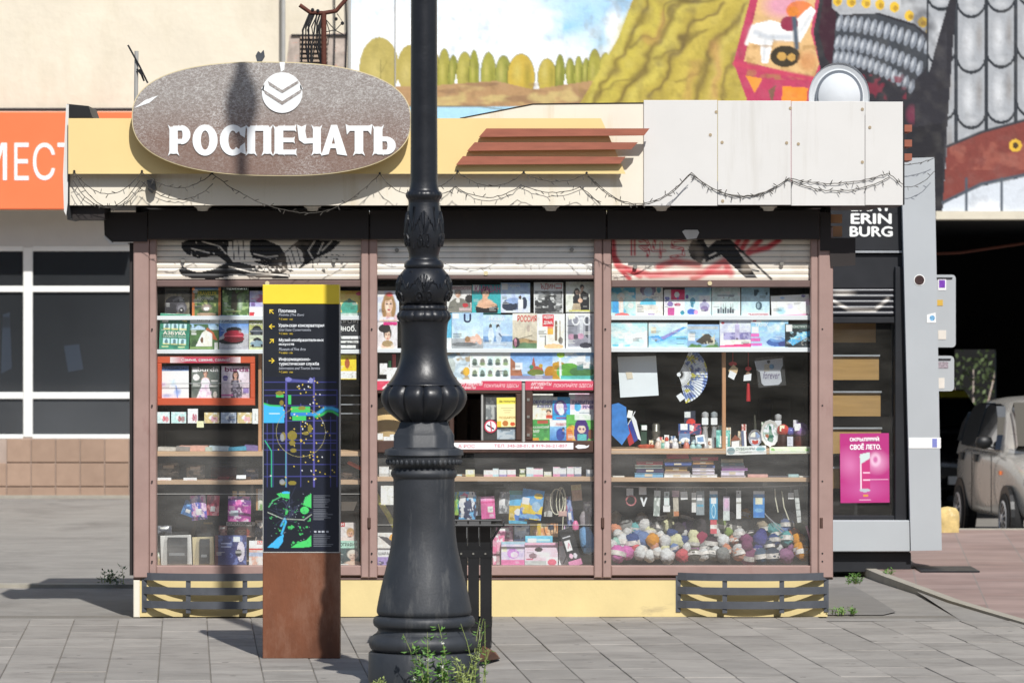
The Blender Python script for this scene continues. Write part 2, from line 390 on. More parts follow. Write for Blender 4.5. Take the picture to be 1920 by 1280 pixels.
mat('soffit_paint', '#cfc7b4', .85, var=.08)
mat('rust', '#5a2f22', .8, var=.3, scale=22, bump=.4, bscale=60)
mat('cable_black', '#17171a', .6)
mat('grey_pipe', '#a9a8a4', .6, var=.1)
# red brick paving, laid in courses
def brick_paving():
    m = bpy.data.materials.new('brick_paving'); m.use_nodes = True; MATS['brick_paving'] = m
    n, l = m.node_tree.nodes, m.node_tree.links; b = n['Principled BSDF']; b.inputs['Roughness'].default_value = .85
    g = n.new('ShaderNodeNewGeometry'); br = n.new('ShaderNodeTexBrick'); br.inputs['Scale'].default_value = 1
    mp = n.new('ShaderNodeMapping'); mp.inputs['Rotation'].default_value = (0, 0, R(4.5)); l.new(g.outputs['Position'], mp.inputs[0]); l.new(mp.outputs[0], br.inputs['Vector'])
    br.inputs['Color1'].default_value = lin('#8d766f')+[1]; br.inputs['Color2'].default_value = lin('#9a847d')+[1]; br.inputs['Mortar'].default_value = lin('#887c76')+[1]
    br.inputs['Brick Width'].default_value = .4; br.inputs['Row Height'].default_value = .4; br.inputs['Mortar Size'].default_value = .006; br.offset = 0
    nz = n.new('ShaderNodeTexNoise'); nz.inputs['Scale'].default_value = 2.2; nz.inputs['Detail'].default_value = 8; l.new(g.outputs['Position'], nz.inputs['Vector'])
    mx = n.new('ShaderNodeMixRGB'); mx.blend_type = 'OVERLAY'; mx.inputs[0].default_value = .4; l.new(br.outputs[0], mx.inputs[1]); l.new(nz.outputs[0], mx.inputs[2]); l.new(mx.outputs[0], b.inputs['Base Color'])
brick_paving()

# ---------------------------------------------------------------- ground
def st(o, name=None): o['kind'] = 'structure'; return o
def flat(name, pts, m, z=None):
    b = MB(); v = [Vector(p) for p in pts]
    ar = sum(v[i].x*v[(i+1) % len(v)].y - v[(i+1) % len(v)].x*v[i].y for i in range(len(v)))
    if ar < 0: v = v[::-1]
    b.add(v, [tuple(range(len(v)))]); return st(b.build(name, m))
flat('ground', [(-400, -400, -.8), (400, -400, -.8), (400, 600, -.8), (-400, 600, -.8)], 'asphalt')
flat('road', [(-120, -42, -.12), (120, -42, -.12), (120, -8, -.12), (-120, -8, -.12)], 'road_asphalt')
st(MB().box((-120, -8.2, -.8), (120, -8, 0)).build('road_kerb', 'kerb_stone'))
flat('far_pavement', [(-120, -60, 0), (120, -60, 0), (120, -42, 0), (-120, -42, 0)], 'slab_concrete')
pav = flat('pavement', [(-60, -8, -.007), (60, -8, -.007), (60, .17, -.007), (-60, .17, -.007)], 'joint_grit')
# slabs, each its own piece: 0.245 x 0.52 m, the courses turned a little from the shop front
slab_me = None; rot = R(-4.2); rng = random.Random(3); nsl = 0
sw, sd = .255, .56
def slab_mesh(w, d):
    b = MB(); g = .0022; c = .003
    v = [(-w/2+g+c, -d/2+g+c, .03), (w/2-g-c, -d/2+g+c, .03), (w/2-g-c, d/2-g-c, .03), (-w/2+g+c, d/2-g-c, .03),
         (-w/2+g, -d/2+g, .03-c), (w/2-g, -d/2+g, .03-c), (w/2-g, d/2-g, .03-c), (-w/2+g, d/2-g, .03-c),
         (-w/2+g, -d/2+g, 0), (w/2-g, -d/2+g, 0), (w/2-g, d/2-g, 0), (-w/2+g, d/2-g, 0)]
    f = [(0,1,2,3), (0,4,5,1), (1,5,6,2), (2,6,7,3), (3,7,4,0), (4,8,9,5), (5,9,10,6), (6,10,11,7), (7,11,8,4)]
    me = bpy.data.meshes.new('paving_slab'); me.from_pydata(v, [], f); me.materials.append(MATS['slab_concrete']); return me
me_slab = slab_mesh(sw, sd)
ca, sa = math.cos(-rot), math.sin(-rot)
for i in range(-20, 21):
    for j in range(-13, 4):
        cx, cy = (i+.5)*sw, (j+.5)*sd
        wx, wy = cx*ca - cy*sa, cx*sa + cy*ca
        if wy < -5.6 or wy + sd/2 + .03 > .16 or abs(wx) > 3.1 + (wy+5)*.09: continue
        o = link('paving_slab', me_slab, (wx, wy, -.031 + rng.uniform(-.0025, .0025)), pav)
        o.rotation_euler = (rng.uniform(-.003, .003), rng.uniform(-.004, .004), -rot); nsl += 1
print('slabs', nsl)
# asphalt behind the shop line, falling slightly away
KERB = [G(1618, 1062), G(1660, 1080), G(1720, 1102), G(1790, 1128), G(1850, 1146), G(1935, 1171), G(2200, 1240)]
yl = 23.9
b = MB(); b.add([(-40, -.35, -.0045), (2.62, -.35, -.0045), (2.62, 6, -.06), (-40, 6, -.06), (2.62, yl, -.27), (-40, yl, -.27)], [(0,1,2,3), (3,2,4,5)])
st(b.build('asphalt_yard', 'asphalt'))
flat('asphalt_strip', [(2.6, -.3, -.0045), (12, -.3, -.0045), (12, 6, -.009), (2.6, 6, -.009)], 'asphalt')
flat('asphalt_patch', [G(1551, 1152, -.003), G(1552, 1103, -.003), G(1600, 1098, -.003), G(1636, 1118, -.003), G(1680, 1146, -.003), G(1655, 1152, -.003)], 'asphalt_patch')
kb = MB()
for a, c in zip(KERB[:-1], KERB[1:]):
    d = (c-a).normalized(); nn = Vector((d.y, -d.x, 0))*.036
    kb.add([a+nn+Vector((0,0,-.05)), c+nn+Vector((0,0,-.05)), c-nn+Vector((0,0,-.05)), a-nn+Vector((0,0,-.05)), a+nn+Vector((0,0,.011)), c+nn*1.0+Vector((0,0,.011)), c-nn+Vector((0,0,.011)), a-nn+Vector((0,0,.011))],
           [(4,5,6,7),(0,1,5,4),(1,2,6,5),(2,3,7,6),(3,0,4,7)])
st(kb.build('kerb', 'kerb_stone'))
flat('brick_pavement', [(p.x, p.y, .006) for p in KERB] + [(30, -3.0, .006), (30, 10.6, .006), (2.2, 10.6, .006), (2.2, KERB[0].y, .006)], 'brick_paving')
st(MB().box((2.2, 10.6, -.8), (30, 10.75, .012)).build('brick_pavement_edge', 'kerb_stone'))
flat('passage_yard', [(2.63, 10.6, -.63), (40, 10.6, -.63), (40, 60, -.63), (2.63, 60, -.63)], 'asphalt')
st(MB().box((-12, 3.35, -.05), (-2.0, 3.5, -.012)).build('yard_kerb', 'kerb_stone'))

# ---------------------------------------------------------------- the building behind, with its mural
YB, YW = 23.5, 24.0
bld = thing('building', (0, YB, -.3), 'cream rendered building with a painted mural and shop windows behind the kiosk', 'building')
ztop = 15
MB().box((-25, YB, Z(393, YB)), (X(656, YB), YB+.6, ztop)).build('upper_wall', 'stucco', bld)
MB().box((X(656, YB), YB+.02, Z(397, YB)), (30, YB+.6, ztop)).build('upper_wall', 'stucco', bld)
# recessed lower wall round the shop windows
zs0, zs1 = Z(820, YW), Z(466, YW)
MB().box((-25, YW, zs1), (X(1700, YW), YW+.3, Z(393, YB))).build('lintel_wall', 'stucco_grey', bld)
MB().box((-25, YW, -.6), (X(1700, YW), YW+.3, zs0)).build('base_wall', 'tile_grout', bld)
MB().box((X(252, YW), YW, zs0), (X(1700, YW), YW+.3, zs1)).build('pier_wall', 'stucco_grey', bld)
mat('shop_dark', '#2a2d33', .8, var=.3, scale=1.2)
MB().box((-25, YW+1.4, zs0), (X(252, YW), YW+1.5, zs1)).build('shop_back_wall', 'shop_dark', bld)
MB().box((-25, YW+.1, zs0-.02), (X(252, YW), YW+1.4, zs0)).build('shop_sill_board', 'stucco_grey', bld)
shop_glass_low = glass_mat('shop_glass_low', (.5, .54, .6), 1.6, .2, .03, '#8d9195', .4, (1, 1, 1), .7)  # stronger veil, standing in for the paler reflection in the lower panes
shop_glass = glass_mat('shop_glass', (.42, .47, .54), 1.6, .10, .03, '#868b90', .3, (1, 1, 1), .8)
xs = [-250, -90, 52, 300]
for i in range(3):
    for (ya, yb) in ((470, 537), (547, 737), (747, 818)):
        MB().pbox(xs[i]+6, ya, min(xs[i+1]-6, 250), yb, YW+.03, .012).build('window_pane', shop_glass_low if ya > 700 else shop_glass, bld)
for x in xs[:3]: MB().pbox(x-9, 463, x+9, 820, YW-.01, .07, .01).build('window_mullion', 'white_frame', bld)
for (ya, yb) in ((461, 471), (536, 548), (735, 748), (814, 823)):
    for i in range(3): MB().pbox(xs[i]+9, ya, min(xs[i+1]-9, 250), yb, YW-.006, .06, .008).build('window_rail', 'white_frame', bld)
MB().pbox(-300, 928, 252, 945, YW-.05, .05).build('base_strip', 'kerb_stone', bld)
MB().pprism([(120, 648), (148, 645), (156, 692), (128, 697)], YW+.3, .01).build('window_notice', 'stucco_grey', bld); MB().pprism([(5, 590), (18, 585), (22, 690), (2, 700)], YW+.4, .01).build('window_notice', 'stucco_grey', bld)
# brown wall tiles, one by one
for i in range(-1, 6):
    for j, (ya, yb) in enumerate(((823, 866), (868, 911), (913, 931))):
        c0 = 12 + i*46
        if i == -1 and j == 0:
            MB().pbox(c0-30, 826, c0+1, yb+8, YW-.035, .03, .006).build('patch_panel', 'stucco_grey', bld); continue
        MB().pbox(c0+1, ya, min(c0+45, 252), yb, YW-.022+random.uniform(-.002, .002), .022, .004).build('tile', 'tile_brown', bld)
# drain pipe, cables and the broken opening with a vent grille above the sign
MB().tube([(X(531, 23.3), 23.35, Z(140, 23.3)), (X(531, 23.3), 23.35, 12)], .022, 8).build('drain_pipe', 'grey_pipe', bld, True)
mat('raw_brick', '#b5a79c', .95, var=.35, scale=9, bump=.6, bscale=20, dirt=('#c98f7d', 7, .55, .1, (1, 1, 3)))
MB().pprism([(543, 66), (650, 62), (650, 130), (536, 130), (540, 95)], YB-.012, .01).build('bare_patch', 'raw_brick', bld)
MB().pbox(562, 66, 614, 130, YB-.02, .007).build('vent_opening', 'dark_void', bld)
mat('vent_slat', '#b09a86', .7, var=.2)
for k in range(7): MB().pbox(563, 69+k*8.6, 613, 73+k*8.6, YB-.045, .02).build('vent_slat', 'vent_slat', bld)
MB().pbox(546, 64.5, 650, 67.5, YB-.04, .027).build('angle_bar', 'cable_black', bld)
for x in (626, 648): MB().tube([(X(x, 23.4), 23.42, Z(140, 23.4)), (X(x+2, 23.4), 23.42, Z(60, 23.4)), (X(x+1, 23.4), 23.42, Z(-20, 23.4))], .008, 5).build('wall_cable', 'cable_black', bld)
MB().tube([(X(655, YB), YB-.012, Z(-40, YB)), (X(655, YB), YB-.012, Z(160, YB))], .02, 6).build('expansion_joint', 'grey_pipe', bld)
MB().tube([(X(741, YB), YB-.006, Z(-40, YB)), (X(741, YB), YB-.006, Z(210, YB))], .007, 5).build('wall_cable', 'grey_pipe', bld)
MB().tube([(-25, YB-.06, Z(207, YB)), (X(250, YB), YB-.06, Z(206, YB))], .02, 6).build('cable_tray', 'cable_black', bld)
# mural painted on the render
cv = Cv(657, -40, 2000, 397, 780, 254, '#e9f0f5')
cv.g(-40, 190, '#dfeaf2', '#f2f4f2')
cv.e(1100, 20, 150, 90, '#8ec6ea', .8, 10, 1.0); cv.e(1060, 52, 70, 22, '#7fbfe8', .75, -14, 1.0); cv.e(1170, -10, 60, 60, '#6fb4e6', .8, 0, 1.0); cv.e(1130, 80, 40, 30, '#9fd0ec', .7, -50, 1.0)
cv.n('#ffffff', .02, 5, .45, .7, .7, (657, -40, 1210, 110)); cv.n('#dceaf6', .03, 15, .5, .7, .6, (657, -40, 1000, 150))
for (x, y, rx, ry, c) in ((711, 128, 37, 58, '#b3a35c'), (770, 130, 26, 46, '#b0a055'), (800, 140, 30, 50, '#a59a4c')):
    cv.e(x, y, rx, ry, c); cv.e(x-8, y+5, rx*.55, ry*.7, '#cbbb74', .6, 0, .8); cv.l([(x+3, y-15), (x+2, y+40)], 2, '#7d7440', .7); cv.l([(x+3, y+10), (x+14, y-12)], 1.5, '#7d7440', .6)
for (x, top, w, c) in ((833, 92, 12, '#a39c48'), (850, 104, 9, '#8f9040'), (871, 98, 15, '#a8a04c'), (889, 95, 9, '#99993f'), (916, 99, 14, '#9d9b44'), (944, 105, 15, '#949544'), (977, 102, 25, '#c4a845'), (1026, 111, 17, '#b8a548'), (1050, 103, 9, '#8b8f3c'), (1069, 110, 9, '#92933f'), (1085, 106, 8, '#9a9a44'), (1099, 110, 8, '#8f9140'), (1115, 93, 13, '#9c9840'), (1135, 100, 12, '#a09a42')):
    cv.e(x, 145, w+1.5, 145-top+1.5, '#6f6d30', .8); cv.e(x, 145, w, 145-top, c); cv.r(x-w*.85, 145, x+w*.85, 170, c); cv.e(x-w*.3, 135, w*.5, 30, '#c9bd6a', .55, 0, .9); cv.e(x+w*.5, 145, w*.4, 34, '#74752f', .5, 0, .9)
for x in (855, 1060): cv.p([(x-4, 165), (x, 140), (x+5, 165)], '#f3f4ef')
cv.p([(657, 165), (820, 160), (930, 152), (1000, 168), (1120, 150), (1180, 205), (1000, 200), (900, 205), (657, 195)], '#b08c63')
cv.n('#8f6f52', .05, 8, .5, .65, .7, (800, 155, 1120, 200), .4, 1.4); cv.n('#c9b377', .045, 22, .5, .65, .8, (800, 160, 1120, 198), .5, 1.2)
cv.r(657, 200, 1000, 225, '#a9d4ea'); cv.l([(657, 200), (900, 200), (960, 208)], 3, '#6f6a5a', .7)
# hillside
hill = [(1085, 198), (1120, 140), (1160, 70), (1190, -10), (1205, -45), (1440, -45), (1400, 60), (1385, 120), (1420, 200), (1430, 397), (1085, 397)]
cv.p(hill, '#b3a047')
for (pts, w, c, a) in (([(1215, -40), (1180, 50), (1140, 120), (1098, 195)], 10, '#c8bb58', .9), ([(1262, -40), (1225, 40), (1180, 110), (1135, 190)], 13, '#c4b550', .9), ([(1320, -30), (1270, 40), (1225, 110), (1190, 195)], 14, '#cbbc5a', .9), ([(1365, -20), (1320, 60), (1285, 120), (1262, 195)], 13, '#c8b455', .9), ([(1400, -20), (1375, 60), (1345, 130), (1335, 195)], 11, '#c9b860', .9), ([(1425, 40), (1390, 110), (1392, 195)], 11, '#b9a650', .9),
     ([(1240, -35), (1203, 45), (1160, 115), (1115, 192)], 5, '#6f5f30', .85), ([(1300, 0), (1245, 60), (1205, 120), (1160, 192)], 6, '#6a5830', .9), ([(1345, 10), (1300, 60), (1255, 115), (1228, 192)], 6, '#6d5a34', .9), ([(1385, 20), (1345, 80), (1315, 130), (1298, 195)], 6, '#6d5a34', .85), ([(1408, 70), (1372, 130), (1362, 195)], 5, '#75633a', .8), ([(1180, 95), (1225, 70), (1262, 20), (1330, -5)], 4, '#5f5030', .7), ([(1222, 120), (1275, 85), (1330, 60)], 4, '#66552f', .7), ([(1130, 165), (1175, 150), (1200, 125)], 4, '#6a5a30', .6), ([(1262, 165), (1300, 140), (1330, 100)], 4, '#66552f', .6),
     ([(1350, 90), (1342, 190)], 11, '#c08f5c', .7), ([(1250, 30), (1215, 85)], 8, '#b98f55', .6), ([(1300, 120), (1280, 190)], 7, '#bd925a', .55)):
    cv.sl(pts, w*1.1, c, a*.85, 26)
cv.n('#8a7840', .05, 41, .5, .8, .35, (1085, -40, 1430, 200))
# banner with a rider
cv.p([(1418, -45), (1375, 118), (1400, 186), (1405, 397), (1560, 397), (1545, 150), (1525, 60), (1550, -45)], '#b8405f')
cv.p([(1428, -30), (1395, 115), (1525, 148), (1536, 120), (1520, 60), (1536, -45)], '#d9b27c'); cv.e(1470, 10, 50, 34, '#d792b4', .8, 0, .6); cv.e(1500, 20, 26, 18, '#e07a3a', .9)
cv.p([(1405, 80), (1415, 45), (1445, 38), (1480, 48), (1520, 12), (1530, 20), (1515, 55), (1500, 80), (1450, 75), (1440, 120), (1428, 118), (1425, 85)], '#f0eeea')
cv.sl([(1412, 60), (1440, 70), (1480, 70)], 7, '#b9c0c8', .8); cv.sl([(1435, 80), (1432, 112)], 4, '#c4c8cc', .8); cv.sl([(1500, 60), (1520, 30)], 4, '#c9ced2', .7); cv.n('#a8814e', .07, 66, .5, .65, .6, (1400, 85, 1530, 150)); cv.e(1480, 45, 17, 14, '#8f3048'); cv.l([(1488, 20), (1494, 90)], 9, '#4d5a68'); cv.e(1488, 22, 10, 9, '#d98032'); cv.l([(1400, 82), (1412, 50)], 7, '#e9e7e2')
cv.e(1472, 106, 28, 20, '#3b3325'); cv.e(1466, 106, 9, 8, '#c59a52'); cv.e(1484, 108, 8, 7, '#c59a52'); cv.e(1515, 115, 22, 24, '#c98d5a', .8, 0, .5)
cv.l([(1378, 120), (1545, 152)], 9, '#c2455f'); cv.p([(1398, 142), (1430, 148), (1415, 175)], '#e8963a'); cv.p([(1468, 162), (1515, 165), (1512, 195), (1465, 195)], '#ef8f35'); cv.p([(1440, 170), (1455, 160), (1448, 195)], '#7d5a4a')
# dark coat, mail collar and helmet rim
cv.p([(1545, -45), (1525, 60), (1540, 140), (1560, 200), (1560, 397), (2000, 397), (2000, -45)], '#2b2a30')
cv.p([(1550, -45), (1535, 60), (1548, 110), (1566, 130), (1570, 60), (1562, -45)], '#3a1e2a')
cv.p([(1562, -45), (1560, 15), (1575, 28), (1650, 25), (1715, 45), (1752, 75), (1775, 5), (1785, -45)], '#a9abae'); cv.e(1660, 5, 70, 20, '#c4c6c6', .8, 8, .7)
cv.p([(1735, 60), (1750, 75), (1780, -10), (1760, -10)], '#b99b44', .9)
for k, (x, y) in enumerate(((1570, 2), (1596, 4), (1624, 6), (1650, 9), (1677, 14), (1705, 30), (1730, 42), (1749, 52))): cv.e(x, y, 9, 10, '#e0b93c'); cv.e(x+2, y+2, 4.5, 5, '#a9822a', .8)
cv.p([(1568, 35), (1640, 26), (1715, 50), (1750, 85), (1735, 130), (1700, 168), (1640, 130), (1560, 125)], '#3d4147')
for row, (y0, n, ln) in enumerate(((44, 14, 26), (80, 14, 24), (108, 14, 22))):
    for k in range(n):
        t = k/(n-1); x = 1574-row*3+t*(165-row*12); y = y0 + (t**1.7)*(42+row*6)
        cv.e(x, y, 6, ln*.62, '#80868f', 1, 14); cv.e(x-1.6, y-2, 3.2, ln*.45, '#c2c6cb', .9, 14, .6)
cv.n('#7d2b3c', .06, 60, .5, .6, .8, (1600, 140, 1700, 200)); cv.e(1710, 215, 14, 22, '#6f3145', .9, 0, .5)
# plates of armour and belt
cv.r(1772, -45, 2000, 397, '#3c4046')
for k in range(5):
    for row in range(4, -1, -1):
        x = 1765+k*56; yb = 12+row*104+[0, 14, 4, -8, 6][k]; w_ = 24.5
        cv.r(x-w_-3, yb-120, x+w_+3, yb-22, '#2b2f35'); cv.e(x, yb-22, w_+3.5, 31, '#2b2f35')
        cv.r(x-w_, yb-120, x+w_, yb-22, '#a2a5a9'); cv.e(x, yb-22, w_, 25, '#a2a5a9'); cv.e(x-5, yb-50, 14, 44, '#d3d5d7', .8, 0, .8); cv.e(x+15, yb-60, 8, 40, '#8d8782', .6, 0, .8); cv.e(x, yb-8, 17, 9, '#c6c8ca', .6, 0, .8)
cv.p([(1792, -45), (1780, 0), (1757, 80), (1744, 130), (1724, 170), (1715, 200), (1715, 397), (1768, 397), (1776, 240), (1796, -45)], '#2b2a30')
cv.n('#3e3d42', .03, 71, .5, .7, .6, (1690, -45, 1775, 397))
cv.p([(1776, 275), (1840, 248), (1920, 226), (2000, 212), (2000, 318), (1920, 328), (1840, 345), (1768, 378)], '#7d3f38'); cv.n('#9a5a4c', .05, 80, .5, .7, .7, (1780, 262, 2000, 318), 1, 1)
cv.l([(1776, 275), (1840, 248), (1920, 226), (2000, 212)], 5, '#33363c'); cv.l([(1768, 380), (1840, 345), (1920, 328), (2000, 318)], 6, '#4a525c')
cv.e(1904, 273, 12, 12, '#d9ae3c'); cv.e(1904, 273, 5.5, 5.5, '#4a3a24')
cv.p([(1766, 397), (1770, 382), (1840, 350), (1920, 333), (2000, 322), (2000, 397)], '#cdd3da'); cv.e(1850, 390, 40, 20, '#eef0f2', .8, 0, .7)
for x in (1812, 1878, 1950): cv.l([(x, 335), (x, 397)], 5, '#4a525c')
cv.p([(1700, 240), (1772, 230), (1765, 397), (1700, 397)], '#232227')
cv.n('#b8b2a6', .05, 91, .5, .9, .06); cv.n('#2a2620', .08, 95, .55, .9, .22, None, 1, .7)
o = cv.mb(pframe(657, -40, 2000, 397, YB+.008), .012).build('mural', print_mat('mural_paint', .9, .1, .35, 14), bld)
MB().pprism([(1755, 396), (2100, 396), (2100, 411), (1755, 411)], YB-.03, .63).build('passage_beam', 'soffit_paint', bld)
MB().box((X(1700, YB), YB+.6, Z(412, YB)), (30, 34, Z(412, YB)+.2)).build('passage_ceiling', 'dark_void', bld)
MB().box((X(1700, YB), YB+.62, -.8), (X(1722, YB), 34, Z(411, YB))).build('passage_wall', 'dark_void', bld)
for (xa_, xb_, ya_, yb_) in ((1640, 1790, 380, 1100), (1868, 2500, 380, 1100), (1790, 1868, 380, 655), (1790, 1868, 800, 1100)): MB().pbox(xa_, ya_, xb_, yb_, 34, .2).build('passage_backdrop', 'dark_void', bld)  # dark backdrop pieces, added to shut out the bright courtyard
MB().box((9.4, YB+.05, -.8), (30, YB+.5, Z(411, YB))).build('passage_wall', 'stucco_grey', bld)
# round white dish ornament rising behind the roof line
dish = thing('satellite_dish', P(1573, 195, 2.0), 'round white satellite dish on the kiosk roof in front of the mural', 'dish')
b = MB(); prof = [(.001, .07), (.05, .066), (.09, .05), (.118, .03), (.12, 0), (.142, -.006), (.165, .004), (.172, .016), (.166, -.02), (.001, -.02)]
b.lathe([(r*1.12, z) for r, z in prof], n=40, cap=False)
b.roll(90, (0, 0, 0), 'X'); c0 = P(1573, 182, 2.0)
b.v = [(x+c0.x, y+c0.y, z*1.12+c0.z) for x, y, z in b.v]
mat('dish_white', '#d3d7da', .75, var=.06); mat('dish_grey', '#767c84', .5)
b.build('bowl', 'dish_white', dish, 30)
MB().tube([c0+Vector((0, .03, 0)), c0+Vector((0, .1, -.1)), (c0.x, c0.y+.1, 2.5)], .018, 8).build('mast', 'grey_pipe', dish, True)
rb = MB(); N = 40
for i in range(N):
    a = 2*math.pi*i/N; a2 = 2*math.pi*(i+1)/N
    q = [(c0.x+r*math.cos(t), c0.y-.012-(.0 if r < .14 else .004), c0.z+r*1.12*math.sin(t)) for r, t in ((.126, a), (.15, a), (.15, a2), (.126, a2))]
    rb.add(q, [(0, 1, 2, 3)])
rb.build('inner_band', 'dish_grey', dish)

# orange shop sign on the building
sg = thing('shop_sign', P(60, 393, 23.3), 'flat orange shop sign with white lettering above the windows', 'sign')
MB().pbox(-420, 210, 252, 393, 23.3, .18, .01).build('board', 'orange_panel', sg)
for ch_, xa, xb in (('М', -46, 13), ('Е', 27, 54), ('С', 62, 103), ('Т', 108, 150), ('О', 160, 205)): letters(ch_, pframe(xa, 268, xb, 338, 23.3), mat('sign_white', '#f6f4f2', .5, var=.02), sg, depth=.006)
# facade across the street, seen only in reflections, added to keep them dark
mat('far_facade', '#8d8578', .9, var=.2, scale=.5); mat('far_dark', '#2b2d2c', .6, var=.3, scale=.8)
fw = st(MB().box((-70, -64, 0), (70, -60, 16)).build('far_street_wall', 'far_facade'))
w = MB()
for i in range(-20, 21):
    for j in range(4): w.box((i*4.2-1, -59.99, 1.2+j*3.6), (i*4.2+1, -59.9, 3.2+j*3.6))
w.build('far_windows', 'far_dark', fw, kind='stuff')
for k in range(14): st(MB().box((-52+k*8, -25.2, -.119), (-48+k*8, -24.95, -.116)).build('unseen_lane_mark', 'white_paint'))  # out of view, added to lay pale streaks into the glass reflections

MB().tube([(X(1700, 24.6), 24.6, Z(478, 24.6)), (X(1800, 24.6), 24.6, Z(474, 24.6)), (X(1990, 24.6), 24.6, Z(446, 24.6))], .018, 6).build('passage_cable', 'rust', bld)
# a shrub in the courtyard, seen through the gap in the added passage backdrop
mat('shrub_leaf', '#5c6b45', .6, var=.5, scale=12)
sb = thing('courtyard_shrub', (X(1825, 40), 40, -.63), 'sunlit shrub glimpsed through the dark passage behind the silver car', 'shrub'); sr = random.Random(15); lf = MB()
for k in range(330):
    p = Vector((X(1825, 40)+sr.gauss(0, .36), 40+sr.gauss(0, .4), .75+sr.gauss(0, .36))); d = Vector((sr.uniform(-1, 1), sr.uniform(-1, 1), sr.uniform(-1, 1))).normalized()*.05; q = d.cross(Vector((.3, .8, .5))).normalized()*.028
    lf.add([p-d, p+q, p+d, p-q], [(0, 1, 2, 3)])
lf.build('crown', 'shrub_leaf', sb, kind='stuff')
for dx in (-.15, 0, .14): MB().tube([(X(1825, 40)+dx*.3, 40, -.63), (X(1825, 40)+dx, 40, .2), (X(1825, 40)+dx*2.4, 40, 1.0)], [.03, .022, .01], 6).build('trunk', 'raw_brick', sb)
st(MB().box((X(1600, 43), 43, -.8), (X(2200, 43), 43.3, 9)).build('courtyard_backdrop', mat('backdrop_black', '#070707', .95)))  # added wall hiding the bright sky; its black stands in for shade
